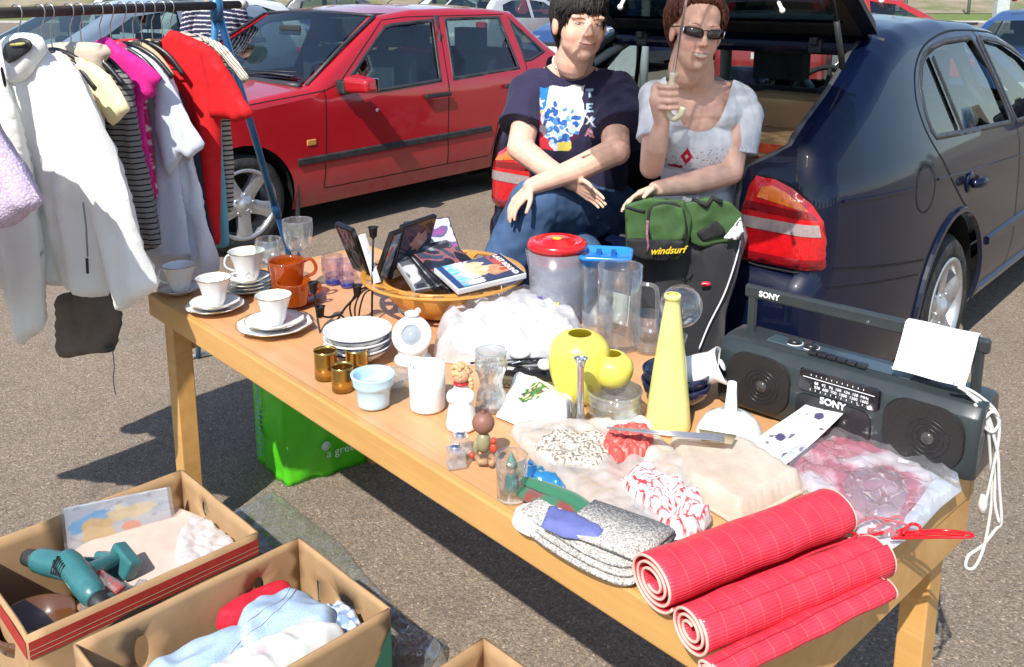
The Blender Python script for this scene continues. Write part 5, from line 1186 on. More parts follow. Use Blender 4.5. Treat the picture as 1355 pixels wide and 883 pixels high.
t = NT('porcelain_decor'); n = t.noise(38, 3); n2 = t.noise(9, 2)
c = t.mix(t.math('MULTIPLY', t.ramp(n.outputs[0], [(.60, 0.0), (.66, .8)]), t.ramp(n2.outputs[0], [(.5, 0.0), (.58, 1.0)])), (.74, .74, .72), (.42, .36, .34)); PDEC = t.bsdf(c, .12, coat=.5)
def ringo(X, r, z, rad, mt, par, name='rim', n=40):
    b = MB(); b.tube([(r*math.cos(2*PI*i/n), r*math.sin(2*PI*i/n), z) for i in range(n)], rad, 6, closed=True); return b.build(name, mt, par)
def saucer(label, u, vbot, rpx, z=TZ, group='cups and saucers', name='saucer', cat='saucer', octo=False, hgt=.016):
    X, k = basey(u, vbot, rpx, z); r = rpx*k; b = MB()
    pr = [(r*.5, 0), (r*.55, .003), (r*.8, hgt*.55), (r*.97, hgt*.95), (r, hgt), (r*.985, hgt+.0015), (r*.78, hgt*.72), (r*.5, .0055), (.0005, .005)]
    b.lathe(pr, 8 if octo else 44, cap0=True)
    if not octo:
        b.v = [(x*(1+.012*math.cos(8*math.atan2(y, x))), y*(1+.012*math.cos(8*math.atan2(y, x))), zz) for x, y, zz in b.v]
    o = b.build(name, PDEC, loc=X, bevel=.002 if octo else 0, ang=10); tag(o, label, cat, group); ringo(X, r*.985, hgt+.001, .0009, GOLDR, o)
    return o, X, r
def teacup(label, X, z, r, h, ha, group='cups and saucers'):
    pr = [(r*.52, 0), (r*.50, h*.06), (r*.58, h*.12), (r*.66, h*.35), (r*.78, h*.65), (r*.97, h*.97), (r, h)]
    b = MB(); b.lathe(pr+[(q-.002, zz) for q, zz in reversed(pr[2:])]+[(.0004, h*.13)], 40)
    b.v = [(x*(1+.018*math.sin(zz/h*PI)*math.cos(8*math.atan2(y, x))), y*(1+.018*math.sin(zz/h*PI)*math.cos(8*math.atan2(y, x))), zz) for x, y, zz in b.v]
    o = b.build('teacup', PDEC, loc=(X.x, X.y, z)); tag(o, label, 'cup', group); ringo(X, r*.995, h, .0010, GOLDR, o)
    handle(X, ha, r*.75, h*.32, h*.82, r*.42, .0028, PORC, o); return o
def cupset(u, vb, rs, items, rc, labels, ha):
    """stack of plates with a cup on top; items = list of (radius px, octagonal)"""
    z = TZ; X = None
    for i, (rp, oc_) in enumerate(items):
        if X is None: o, X, r = saucer(labels[i], u, vb, rp, z, octo=oc_, name='saucer' if rp < 45 else 'plate', cat='saucer' if rp < 45 else 'plate')
        else:
            k = pj(X)[2]/F_; o, X2, r = saucer(labels[i], u, vb, rp, z, octo=oc_, name='saucer' if rp < 45 else 'plate', cat='saucer' if rp < 45 else 'plate'); o.location = (X.x, X.y, z)
        z += .009
    k = pj(X)[2]/F_; teacup(labels[-1], X, z-.0025, rc*k, rc*k*1.62, ha)
cupset(240, 396, 28, [(28, False)], 22, ['saucer under the cup nearest the far left corner of the table', 'white teacup nearest the left corner of the table'], R(200))
cupset(286, 423, 39, [(39, False), (34, False)], 23, ['lower plate under the second cup from the left corner', 'upper saucer under the second cup from the left corner', 'white teacup standing second from the left corner, on two saucers'], R(60))
cupset(330, 396, 34, [(36, False), (35, False), (34, False), (30, False)], 24, ['bottom plate of the four stacked below the handled cup', 'second plate up in the stack below the handled cup', 'third plate up in the stack below the handled cup', 'top saucer in the stack below the handled cup', 'white teacup with its handle to the left on a stack of four'], R(195))
cupset(365, 454, 53, [(53, True), (41, False)], 24, ['large eight-sided plate at the front under a cup and saucer', 'saucer lying on the large eight-sided plate', 'white teacup in front, on a saucer and eight-sided plate'], R(80))
# amber glass
AMB = thin('amber_glass', (.86, .30, .03), .05, .5, .04, haze=.40, hazecol=(.62, .17, .015)); AMBD = thin('amber_dark', (.55, .10, .05), .05, .5, .03, haze=.3, hazecol=(.30, .05, .03))
X, k = basey(386, 411, 46); b = MB(); r = 44*k; b.lathe([(r*.5, 0), (r*.9, .006), (r, .012), (r*.98, .014), (r*.5, .006), (.0005, .006)], 40); tag(b.build('saucer', AMBD, loc=X), 'dark amber glass saucer beneath the stacked amber mugs', 'saucer')
o, X, k, h = vessel('mug', 'lower of the two stacked amber glass mugs', 'mug', 390, 407, 372, [(17, 0), (17.5, .05), (20, .5), (23, 1)], AMB, .004, TZ+.012, group='amber mugs'); handle(X, R(20), 21*k, h*.25, h*.8, 14*k, .004, AMB, o)
o, X, k, h = vessel('mug', 'upper of the two stacked amber glass mugs, handle raised at the right', 'mug', 381, 389, 344, [(19, 0), (20, .1), (21.5, .5), (24.5, 1)], AMB, .004, TZ+.035, group='amber mugs'); handle(X, R(10), 23*k, h*.35, h*.92, 15*k, .0045, AMB, o)
# drinking glasses
GL = thin('clear_glass', (.95, .97, .97), .05, .62, .02, haze=.02); GLH = thin('etched_glass', (.93, .96, .96), .06, .6, .05, haze=.07); BLG = thin('blue_foot_glass', (.25, .30, .85), .08, .5, .03, haze=.25, hazecol=(.10, .14, .65)); PKG = thin('lilac_glass', (.94, .88, .96), .05, .55, .02, haze=.03)
def goblet(label, u, vb, v0, v1, rb, rs, mtb, mts, group='stemmed glasses', foot=16):
    """foot and stem to v0, bowl from v0 to the rim v1"""
    X, k = basey(u, vb, foot); z0 = topz(X, v0)-TZ; z1 = topz(X, v1)-TZ; g = thing('wine_glass', label, 'glass', X, 0, group)
    b = MB(); b.lathe([(foot*k, 0), (foot*k, .002), (foot*k*.4, .005), (.005, .012), (.0045, z0*.6), (.007, z0*.9), (.002, z0)], 28); b.build('stem', mts, g)
    hb = z1-z0; pr = [(.004, z0)]+[(rb*k*f, z0+hb*q) for f, q in rs]; pr = [(p[0], p[2]) for p in smoothpl([(a, 0, c) for a, c in pr], 4)]; b = MB(); b.lathe(pr+[(max(.0004, a-.0016), max(c, z0+.004)) for a, c in reversed(pr)], 36, cap0=False); b.build('bowl', mtb, g); ringo(X, pr[-1][0]-.0006, pr[-1][1], .0009, GL, g)
TUL = [(.55, .08), (.80, .25), (.93, .5), (1, .78), (.98, 1)]; BRAND = [(.6, .1), (.95, .35), (1, .6), (.9, .85), (.82, 1)]
goblet('tall tulip wine glass with a blue stem behind the amber mugs', 398, 392, 334, 291, 20, TUL, GLH, BLG)
goblet('round engraved glass with a blue stem left of the tulip glass', 359, 385, 350, 316, 20, BRAND, GLH, BLG)
def lowglass(label, u, vb, vt, r):
    X, k = basey(u, vb, r*.7); z1 = topz(X, vt)-TZ; g = thing('tumbler', label, 'glass', X, 0, 'low glasses with blue bases')
    b = MB(); b.lathe([(r*k*.62, 0), (r*k*.72, .004), (r*k*.6, .014), (.0005, .014)], 24); b.build('base', BLG, g)
    b = MB(); pr = [(r*k*.6, .012), (r*k*.95, .03), (r*k, z1*.6), (r*k*.97, z1)]; b.lathe(pr+[(a-.0014, c) for a, c in reversed(pr)]+[(.0005, .015)], 32, cap0=False); b.build('bowl', PKG, g); ringo(X, r*k*.97, z1, .0008, PKG, g)
lowglass('low lilac glass with a blue base, left of its twin beside the wire candle holder', 441, 378, 339, 15); lowglass('low lilac glass with a blue base, right of its twin beside the book stack', 460, 382, 345, 14)
# wire candle holder
IRON = mat('black_iron', (.018, .018, .02), .45, metal=.6, var=.3, vs=30)
ch = thing('candle_holder', 'black bent wire candle holder with small cups, behind the striped bowls', 'candle holder')
def pz(u, v, Y): return Q(u, v, Y)
Yc = P(445, 425, TZ).y
b = MB(); b.tube([pz(494, 312, Yc+.02), pz(493, 350, Yc+.02), pz(492, 424, Yc)], .0028, 6); 
b.tube(smoothpl([pz(416, 385, Yc-.03), pz(420, 420, Yc-.05), pz(427, 448, Yc-.08), pz(446, 458, Yc-.08)], 5), .0026, 6); b.tube(smoothpl([pz(424, 418, Yc-.04), pz(436, 420, Yc-.03), pz(450, 417, Yc), pz(458, 424, Yc)], 5), .0026, 6)
b.tube(smoothpl([pz(444, 428, Yc-.01), pz(455, 410, Yc), pz(468, 396, Yc), pz(485, 382, Yc+.01), pz(503, 376, Yc+.02)], 5), .0028, 6)
for q in (0, 7, 14): b.tube(smoothpl([pz(466+q*.6, 422, Yc), pz(463+q, 405, Yc), pz(472+q*.8, 388, Yc), pz(486+q*.6, 379+q*.3, Yc+.01), pz(503, 376+q*.8, Yc+.02)], 5), .0024, 6)
b.build('wire_frame', IRON, ch)
for u, v, Y in ((415, 379, Yc-.03), (424, 411, Yc-.04), (473, 383, Yc), (494, 306, Yc+.02)):
    q = pz(u, v+10, Y); b = MB(); b.lathe([(.003, 0), (.009, .006), (.011, .026), (.014, .030), (.0105, .030), (.009, .010), (.0005, .008)], 20); o = b.build('candle_cup', IRON, ch, loc=q)
# striped bowls
STR = mat('stripe_navy', (.03, .02, .09), .2, coat=.5)
X, k = basey(475, 487, 30)
for i in range(3):
    z = TZ+i*.0165; b = MB(); R0 = 46*k; h_ = .040
    pr = [(R0*.45, 0), (R0*.48, .004), (R0*.75, .016), (R0*.93, .030), (R0, h_), (R0*.985, h_+.001), (R0*.91, .030), (R0*.72, .018), (R0*.4, .0085), (.0005, .008)]
    b.lathe(pr, 48); o = b.build('bowl', PORC, loc=(X.x, X.y, z)); tag(o, ['bottom', 'middle', 'top'][i]+' bowl of the white stack with dark blue stripes', 'bowl', 'striped bowls')
    b = MB()
    b.lathe([(R0*.935+.0010, .0315), (R0*.975+.0010, .0365)], 48, cap0=False); b.lathe([(R0*.60+.001, .0105), (R0*.70+.001, .0150)], 48, cap0=False); b.build('stripe', STR, o)
# brass cups
BRS = mat('brass', (.52, .33, .09), .22, metal=.95, var=.15, vs=20)
for u, vb, vt, r, lb in ((432, 505, 463, 15, 'tallest brass cup, left of the three in front of the striped bowls'), (473, 498, 461, 15, 'brass cup close against the striped bowls, right of the three'), (454, 521, 484, 14.5, 'front brass cup of the three, beside the light blue pot')):
    vessel('brass_cup', lb, 'cup', u, vb, vt, [(r, 0), (r, .5), (r, .9), (r*1.04, 1)], BRS, .0012, rim=1, group='brass cups')
LBL = mat('light_blue_glaze', (.46, .66, .76), .15, coat=.5, var=.04)
vessel('flower_pot', 'small light blue ceramic pot standing at the front edge', 'pot', 495, 544, 494, [(20, 0), (22, .06), (21.5, .2), (23, .45), (25, .62), (27.5, .68), (27, .74), (29.5, .95), (30, 1)], LBL, .006, rim=1, solidb=.035)
WHC = mat('white_ceramic', (.78, .78, .76), .2, coat=.4, var=.05)
vessel('vase', 'plain white cylindrical ceramic vase between the blue pot and the figurine', 'vase', 566, 549, 482, [(23, 0), (24, .05), (24.5, .5), (24.5, 1)], WHC, .004, rim=1)
# beaded glass dish and round ceramic ornament
X, k = basey(520, 518, 22); b = MB(); b.lathe([(.02, 0), (22*k, .004), (26*k, .022), (25*k, .023), (20*k, .008), (.0005, .006)], 36); dsh = b.build('glass_dish', GLH, loc=X); tag(dsh, 'pressed glass dish with a beaded edge behind the blue pot', 'dish')
b = MB()
for i in range(34): a = 2*PI*i/34; b.ell((26*k*math.cos(a), 26*k*math.sin(a), .022), .0032, 6, 5)
b.build('beaded_edge', GLH, dsh)
X = P(546, 486, TZ); X = X+Vector((X.x, X.y, 0)).normalized()*.03; og = thing('ceramic_ornament', 'white ceramic ring ornament with a bird on top, behind the white vase', 'ornament', X)
Mo = Matrix.Translation((0, 0, .062)) @ Matrix.Rotation(PI/2-.5, 4, 'X'); b = MB(); b.tube([(.033*math.cos(2*PI*i/36), .033*math.sin(2*PI*i/36), 0) for i in range(36)], .012, 12, M=Mo, closed=True); b.lathe([(.026, -.05), (.034, -.02), (.022, 0)], 24, M=Matrix.Translation((0, .01, .045))); b.build('ring', WHC, og)
b = MB(); b.lathe([(.031, 0), (.031, .003)], 32, M=Mo, cap1=True); b.build('mirror_face', mat('grey_face', (.3, .33, .36), .1, coat=1), og)
b = MB(); b.ell((0, .01, .109), (.017, .009, .009), 14, 8); b.ell((.014, .008, .117), (.007, .006, .007), 10, 8); b.add([(-.013, .01, .109), (-.031, .012, .125), (-.029, .006, .114)], [(0, 1, 2), (2, 1, 0)]); b.build('bird', WHC, og); b = MB(); b.lathe([(.045, 0), (.04, .008), (.02, .02)], 24, M=Matrix.Translation((0, .012, .0))); b.build('foot', WHC, og)
# bell-shaped girl figurine
X, k = basey(611, 575, 22); X = Vector((X.x, X.y, TZ)); fg = thing('figurine', 'white bell-shaped ceramic girl figurine with curly hair and a red collar', 'figurine', X)
h = topz(X, 476)-TZ; b = MB(); s_ = h/.145
b.lathe([(.031*s_, 0), (.032*s_, .006*s_), (.030*s_, .02*s_), (.025*s_, .05*s_), (.019*s_, .075*s_), (.013*s_, .092*s_), (.011*s_, .10*s_), (.0008, .101*s_)], 32); b.ell((-.017*s_, -.010*s_, .070*s_), (.013*s_, .013*s_, .016*s_), 12, 8); b.ell((.017*s_, -.010*s_, .070*s_), (.012*s_, .013*s_, .016*s_), 12, 8); organic(b, 'dress', mat('matt_white', (.74, .72, .68), .55), .0022, 3, fg)
b = MB(); b.ell((0, -.003*s_, .112*s_), (.017*s_, .016*s_, .016*s_), 18, 12); b.ell((0, -.019*s_, .110*s_), (.003*s_, .004*s_, .003*s_), 8, 6); b.build('face', mat('terracotta_skin', (.62, .33, .20), .5), fg)
b = MB()
rnd = random.Random(2)
for i in range(46):
    a = rnd.uniform(0, 2*PI); e = rnd.uniform(.1, 1.5); q = (.019*s_*math.cos(e)*math.cos(a), -.001+.018*s_*math.cos(e)*math.sin(a)+.003, .114*s_+.02*s_*math.sin(e))
    b.ell(q, .0050*s_, 8, 6)
for i in range(7): b.ell((.019*s_+.002*math.sin(i), -.006*s_, (.105-.0075*i)*s_), .0055*s_, 8, 6)
b.build('curly_hair', mat('clay_hair', (.58, .36, .17), .6, var=.25, vs=60), fg); b = MB(); b.tube([(.013*s_*math.cos(2*PI*i/20), .013*s_*math.sin(2*PI*i/20)-.001, .096*s_) for i in range(20)], .0032*s_, 8, closed=True); b.build('collar', mat('red_glaze', (.5, .02, .02), .3), fg)
# cut glass vase
X, k = basey(650, 548, 17); h = topz(X, 464)-TZ; b = MB(); N_ = 48; prof = []
for i in range(40):
    f = i/39; r = (17+3*math.sin(f*PI*3.2)+2*f)*k*(1 if f < .9 else 1+(f-.9)*2.6); prof.append((r, f*h))
b.lathe(prof+[(r-.004, z) for r, z in reversed(prof[3:])]+[(.0005, .012)], N_)
b.v = [((x*(1+.055*(abs(math.sin(8*math.atan2(y, x)+z*90))+abs(math.sin(8*math.atan2(y, x)-z*90))-1.2)) if z < h*.9 else x), (y*(1+.055*(abs(math.sin(8*math.atan2(y, x)+z*90))+abs(math.sin(8*math.atan2(y, x)-z*90))-1.2)) if z < h*.9 else y), z) for x, y, z in b.v]
tag(b.build('cut_glass_vase', thin('crystal', (.90, .92, .92), .12, .7, .03, haze=.14), loc=X), 'tall cut glass vase with a flared lip beside the figurine', 'vase')
# salt and pepper
ACR = thin('acrylic', (.92, .94, .96), .12, .6, .06, haze=.14)
for u, vb, vt, lb in ((610, 603, 572, 'clear square shaker with a metal cap, rear of the two'), (603, 621, 589, 'clear square shaker with a metal cap, front of the two')):
    X, k = basey(u, vb, 11); h = topz(X, vt)-TZ; g = thing('shaker', lb, 'shaker', X, .3, 'salt and pepper shakers'); b = MB(); b.box((0, 0, h*.42), (26*k, 26*k, h*.84), taper=.86); b.build('body', ACR, g, bevel=.003, seg=3)
    b = MB(); b.lathe([(.009, h*.80), (.0095, h*.82), (.0095, h*.95), (.007, h*.99), (.0005, h)], 20); b.build('cap', CHR, g)
# clay figure and gnome in a glass
X, k = basey(640, 615, 14); cf = thing('clay_figure', 'small clay fig-headed figure squatting with a red toy beside the shakers', 'figurine', X); s_ = 1.0
b = MB(); b.ell((0, 0, .070), (.020, .019, .020), 20, 12); b.lathe([(.008, .086), (.003, .093), (.004, .096)], 12); b.build('head', mat('clay_brown', (.24, .11, .075), .6), cf)
b = MB(); b.ell((0, -.002, .034), (.014, .013, .020), 16, 10); b.ell((-.013, -.006, .026), (.006, .006, .014)); b.build('body', mat('clay_olive', (.26, .24, .13), .4), cf)
b = MB(); b.tube([(-.012, -.01, .012), (-.006, -.024, .008), (.008, -.026, .010)], .006, 8); b.tube([(.012, -.01, .012), (.020, -.018, .008), (.012, -.03, .006)], .006, 8); b.build('legs', mat('clay_tan', (.34, .20, .11), .5), cf)
b = MB(); b.ell((.018, -.012, .028), (.007, .006, .009)); b.ell((.018, -.012, .042), .006); b.ell((-.02, -.004, .010), .006); b.build('toy', mat('clay_red', (.5, .06, .03), .4), cf)
o, X, k, h = vessel('drinking_glass', 'straight clear glass holding a small gnome, near the front edge', 'glass', 677, 668, 602, [(20, 0), (20.5, .03), (21, .5), (21.5, 1)], GL, .002, rim=1); ringo(X, 21.5*k, h, .0010, GL, o)
gm = thing('gnome_figure', 'tiny gnome with a teal hat and robe standing inside the clear glass', 'figurine', X+Vector((0, 0, .006)))
b = MB(); b.lathe([(.010, 0), (.012, .010), (.011, .028), (.007, .038)], 18); b.build('robe', mat('teal_glaze', (.03, .20, .19), .35), gm); b = MB(); b.ell((0, -.002, .044), .0085, 14, 10); b.ell((0, -.010, .043), .0025, 8, 6); b.build('face', mat('terracotta_skin', (.62, .33, .20), .5), gm)
b = MB(); b.lathe([(.010, .048), (.008, .056), (.003, .068), (.0005, .074)], 16); b.build('hat', mat('grey_green_glaze', (.12, .24, .20), .4), gm); b = MB(); b.ell((-.006, -.006, .003), (.005, .008, .004)); b.ell((.006, -.006, .003), (.005, .008, .004)); b.build('feet', mat('clay_tan', (.34, .20, .11), .5), gm)
# ---------------------------------------------------------------- wooden bowl and film cases
YWD = woodmat('bowl_wood', (.50, .21, .03), (.60, .29, .05), (3, 3, 9), .3, .5)
X, k = basey(588, 424, 46); zr = topz(X, 364)-TZ; wbw = thing('wooden_bowl', 'wide orange wooden bowl with a slotted flat rim, holding the film cases', 'bowl', X)
R1 = 112*k; R2 = 84*k; b = MB()
b.lathe([(46*k, 0), (60*k, .010), (76*k, zr*.5), (R2, zr*.88), (R2+.002, zr), (R2-.006, zr), (72*k, zr*.5), (56*k, .016), (.0005, .010)], 56)
b.build('bowl_body', YWD, wbw)
NS = 18; b = MB(); slots = []
def ann(x0, x1, a0, a1, n): return [(x0*math.cos(a0+(a1-a0)*i/n), x0*math.sin(a0+(a1-a0)*i/n)) for i in range(n+1)]+[(x1*math.cos(a1-(a1-a0)*i/n), x1*math.sin(a1-(a1-a0)*i/n)) for i in range(n+1)]
for i in range(NS): a = 2*PI*i/NS; slots.append(ann(R2+.010, R1-.013, a-.10, a+.10, 4))
outer = [(R1*math.cos(2*PI*i/72), R1*math.sin(2*PI*i/72)) for i in range(72)]; inn = [((R2-.004)*math.cos(2*PI*i/60), (R2-.004)*math.sin(2*PI*i/60)) for i in range(60)]
V, T = cdt(outer, [inn]+slots, .02)
b.add([(x, y, zr-.004+.010*((math.hypot(x, y)-R2)/(R1-R2))) for x, y in V], T); b.build('slotted_rim', YWD, wbw, solid=.006, recalc=True, bevel=.001)
def case(label, pts, th, cover, spine=(.02, .02, .025), title=None, tcol=(.85, .85, .85), W=.135, Hh=.19, sp=None):
    """film case: pts = corner origin, x direction (width), y direction (height)"""
    M = frame3(*pts); r = thing('film_case', label, 'film case', (0, 0, 0), 0, 'film cases in the wooden bowl'); r.matrix_world = M
    b = MB(); b.box((W/2, Hh/2, th/2), (W, Hh, th)); b.build('case', sp or mat('black_case', (.012, .012, .014), .25, coat=.4), r, bevel=.002)
    b = MB(); b.grid(lambda u, v: (.004+(W-.008)*u, .004+(Hh-.008)*v, th+.0012), 48, 60, col=lambda u, v: cover(u, v)); b.build('cover', attrmat('glossy_print', .25, coat=.8), r)
    if title: 
        for tx, sz, px, py, rot, cc in title: glyphs(tx, sz, mat('title_%.1f%.1f%.1f' % cc, cc, .4), 'title', r, Matrix.Translation((W*px, Hh*py, th+.0022)) @ Matrix.Rotation(rot, 4, 'Z'), bold=.0002)
    return r
def cov1(u, v):
    # ice-blue foot, warm figures in the middle, dark head
    n = nz(u*5, v*5, 1); n2 = nz(u*11, v*11, 7)
    if v > .93 or u < .02: return (.03, .03, .05)
    c = (.30+.4*n2, .50+.2*n, .72+.1*n) if v < .22+.1*n else ((.75+.2*n, .70+.2*n, .60+.2*n2) if v < .42+.12*n2 else (.05, .06, .12))
    d1 = ((u-.42)/.22)**2+((v-.68)/.20)**2; d2 = ((u-.60)/.30)**2+((v-.48)/.16)**2
    if d1 < 1+n: c = (.62+.2*n2, .28+.15*n2, .14+.08*n2)
    if d2 < 1+n2*.8: c = (.80+.15*n, .58+.2*n, .35+.2*n)
    if v > .76 and u > .3 and n > -.1: c = (.48, .07, .04)
    if v < .10: c = (.02, .05, .16)
    return c
def covn(seed, a, b_, c_):
    def f(u, v):
        n = nz(u*4+seed, v*4, seed); n2 = nz(u*9, v*9+seed, seed)
        return a if n > .15+.2*n2 else (b_ if n > -.1 else c_)
    return f
zr0 = TZ+zr
print('bowl', X, zr, R1)
def Z_(u, v, dz): return P(u, v, zr0+dz)
A0, A1_, A2_ = Z_(606, 391, .010), Z_(556, 345, .040), Z_(683, 372, .020)
print('case', (A1_-A0).length, (A2_-A0).length)
case('film case with a warm action cover, topmost at the front of the wooden bowl', (A0, (A2_-A0), (A1_-A0)), .014, lambda u, v: cov1(v, u), W=.19, Hh=.135, sp=mat('clear_case', (.55, .57, .60), .15, coat=.6), title=[('LAST BOUND', .0195, .88, .5, -PI/2, (.85, .85, .85))])
def case2(label, p, cov, W=.135, Hh=.19, th=.014, **kw):
    """p: near foot corner, then the points the width and the height run towards, each (u, v, dz)"""
    a, bx_, cy_ = [Z_(*q) for q in p]; return case(label, (a, bx_-a, cy_-a), th, cov, W=W, Hh=Hh, **kw)
case2('black film case leaning directly under the topmost one', ((592, 389, -.010), (640, 378, -.008), (547, 346, .030)), covn(1, (.05, .06, .09), (.30, .10, .10), (.02, .02, .03)))
case2('black film case leaning second below the topmost one', ((575, 388, -.020), (620, 378, -.018), (532, 347, .028)), covn(2, (.04, .04, .05), (.12, .12, .15), (.3, .32, .35)))
case2('film case with a white spine, lowest of the slanted ones', ((548, 390, -.025), (600, 380, -.025), (508, 364, .012)), covn(3, (.04, .04, .05), (.10, .10, .12), (.5, .5, .5)), sp=mat('grey_case', (.30, .30, .31), .3, coat=.4))
case2('film case with a portrait cover standing in the middle of the bowl', ((512, 368, -.012), (552, 352, -.010), (535, 306, .115)), lambda u, v: (.55, .25, .18) if ((u-.6)/.25)**2+((v-.62)/.16)**2 < 1+nz(u*9, v*9) else ((.45, .5, .55) if v < .18 else (.03, .03, .05)), Hh=.16)
case2('film case with a blue and red cover standing left of the portrait cover', ((492, 372, -.010), (528, 356, -.010), (494, 316, .125)), lambda u, v: (.55, .14, .08) if nz(u*6, v*6, 5) > .12 and v > .45 else ((.22, .35, .45) if nz(u*5, v*5, 3) > -.15 else (.6, .65, .7)), Hh=.15)
case2('dark film case standing at the far left of the bowl', ((472, 352, .005), (492, 361, .000), (473, 305, .13)), covn(9, (.05, .06, .07), (.1, .11, .12), (.02, .02, .02)), W=.07, Hh=.15)
case2('white film case spine slanting down at the left of the bowl', ((494, 377, .0), (502, 375, .0), (480, 328, .085)), covn(12, (.6, .6, .6), (.7, .7, .7), (.5, .5, .52)), W=.016, Hh=.13, sp=mat('white_case', (.7, .7, .7), .3, coat=.4))
case2('film case with a violet corner lying at the back of the bowl', ((548, 345, .0), (600, 338, .0), (566, 324, .03)), covn(6, (.25, .08, .25), (.1, .1, .2), (.5, .5, .55)), Hh=.12)
# ---------------------------------------------------------------- soft things lying down
def draped(name, label, cat, px, h, mt, z=TZ, sp=.007, wr=.006, ws=22, ridge=1.0, top=None, group=None, edge=.03, col=None, seed=0, solid=0, lowedge=.002, pts=None, tag_=True, parent=None, sym=(1, 1)):
    """cloth, bag or paper lying on a surface: outline from px (u, v at height z), crumpled height field, closed below"""
    ol = pts or [tuple(P(u, v, z)[:2]) for u, v in px]; ol = [tuple(p) for p in smoothpl([(a, b_, 0) for a, b_ in ol], 3, True)] if edge > .012 else ol
    ol = [(p[0], p[1]) for p in ol]; cxm = sum(p[0] for p in ol)/len(ol); cym = sum(p[1] for p in ol)/len(ol)
    V, T = cdt(ol, [], sp); X = np.array([v[0] for v in V]); Y = np.array([v[1] for v in V]); d = segdist(X, Y, ol)
    zz = []
    for x, y, q in zip(X, Y, d):
        f = min(1, q/edge); f = math.sqrt(max(0, 1-(1-f)**2)); n1 = noise.noise(Vector((x*ws*sym[0], y*ws*sym[1], seed))); n2 = noise.noise(Vector((x*ws*2.7, y*ws*2.7, seed+5))); 
        r = (1-2*abs(n1))*ridge+(1-ridge)*n1; hh = h(x-cxm, y-cym) if callable(h) else h
        zz.append(z+lowedge+f*hh+wr*(r+.5*n2)*min(1, q/(edge*.4)+.0))
    zz = [max(z+.0015, q) for q in zz]
    b = MB(); b.add([(x, y, q) for x, y, q in zip(X, Y, zz)], T, col=[col(x-cxm, y-cym, q) for x, y, q in zip(X, Y, zz)] if col else None)
    n = len(V); bd = {}
    for t_ in T:
        for i in range(3): e = (t_[i], t_[(i+1) % 3]); bd[e] = 1
    edg = [e for e in bd if (e[1], e[0]) not in bd]; m = {}
    for e in edg:
        for q in e:
            if q not in m: m[q] = len(b.v); b.v.append((X[q], Y[q], z+.0008)); 
            if b.c is not None and col and len(b.c) < len(b.v): b.c.append(b.c[q])
    for e in edg: b.f.append([e[1], e[0], m[e[0]], m[e[1]]]); b.m.append(0); b.sm.append(True)
    o = b.build(name, mt, parent, recalc=True)
    if tag_ and not parent: tag(o, label, cat, group)
    return o
FILM = thin('clear_film', (.93, .94, .95), .10, .5, .12, haze=.16, hazecol=(.85, .86, .88)); MILK = thin('milky_film', (.9, .91, .93), .14, .5, .12, haze=.66, hazecol=(.90, .90, .92))
# milky carrier bag with goods inside
pb_ = draped('plastic_bag', 'crumpled milky plastic bag bulging with goods behind the cut glass vase', 'plastic bag', [(574, 468), (588, 480), (650, 486), (735, 490), (775, 478), (770, 440), (735, 415), (680, 408), (620, 412), (585, 430)], lambda x, y: .066-.10*abs(x+.01), MILK, wr=.020, ws=14, ridge=1.0, edge=.06, seed=3, sp=.005)
b = MB()
for (u0, v0, u1, v1) in ((662, 412, 664, 385), (620, 415, 602, 400)):
    p0 = P(u0, v0+20, TZ)+Vector((0, 0, .075)); b.tube([p0, p0+Vector((.004, 0, .02)), p0+Vector((0, .01, .045))], [.008, .005, .001], 6, flat=.4)
b.build('bag_handle', MILK, pb_)
draped('folded_cloth', 'white folded cloth inside the milky plastic bag', 'cloth', [(600, 462), (650, 472), (735, 474), (752, 455), (725, 430), (660, 426), (615, 436)], .045, mat('white_cloth', (.75, .75, .75), .8), wr=.006, ws=20, edge=.02, seed=4)
# dark metal tray with cutlery and a lattice edge
GM = mat('dark_tray', (.035, .035, .04), .25, metal=.7, var=.3, vs=25); SIL = mat('silver', (.62, .62, .63), .18, metal=.95, var=.1, vs=20)
tr = thing('metal_tray', 'dark metal tray of cutlery and lids behind the cut glass vase', 'tray', P(700, 488, TZ), R(-20))
b = MB(); b.box((0, 0, .004), (.17, .13, .006)); b.box((0, -.065, .012), (.17, .003, .016)); b.box((0, .065, .012), (.17, .003, .016)); b.box((.085, 0, .012), (.003, .13, .016)); b.box((-.085, 0, .012), (.003, .13, .016)); b.build('tray_base', GM, tr, bevel=.001)
for k_, (x, y, a) in enumerate(((-.03, .0, .15), (.0, .02, -.1), (.03, -.01, .3), (.02, .03, .9), (-.04, -.03, .5))):
    M = Matrix.Translation((x, y, .012+.003*k_)) @ Matrix.Rotation(a, 4, 'Z'); b = MB(); b.tube([(-.08, 0, 0), (0, 0, .002), (.05, 0, .001)], [.005, .003, .003], 8, M=M, flat=.4); b.ell((.068, 0, .001), (.022, .012, .003), 14, 6, M=M); tag(b.build('spoon', SIL if k_ % 2 else GM), ['dark spoon on top left of the tray', 'silver spoon across the middle of the tray', 'dark spoon at the right of the tray', 'silver spoon lying aslant on the tray', 'dark spoon at the front left of the tray'][k_], 'spoon', 'spoons on the tray').matrix_world = tr.matrix_basis
lt = thing('lattice_tray', 'small gilt tray with a pierced lattice edge behind the embroidered cloth', 'tray', P(705, 508, TZ), R(-12)); GLT = mat('gilt_dull', (.42, .36, .20), .35, metal=.7)
b = MB(); b.box((0, .02, .004), (.13, .10, .005)); b.build('tray_base', GLT, lt); b = MB()
for i in range(13): x = -.065+.01*i; b.tube([(x, -.03, .005), (x+.01, -.034, .020)], .0013, 5); b.tube([(x+.01, -.03, .005), (x, -.034, .020)], .0013, 5)
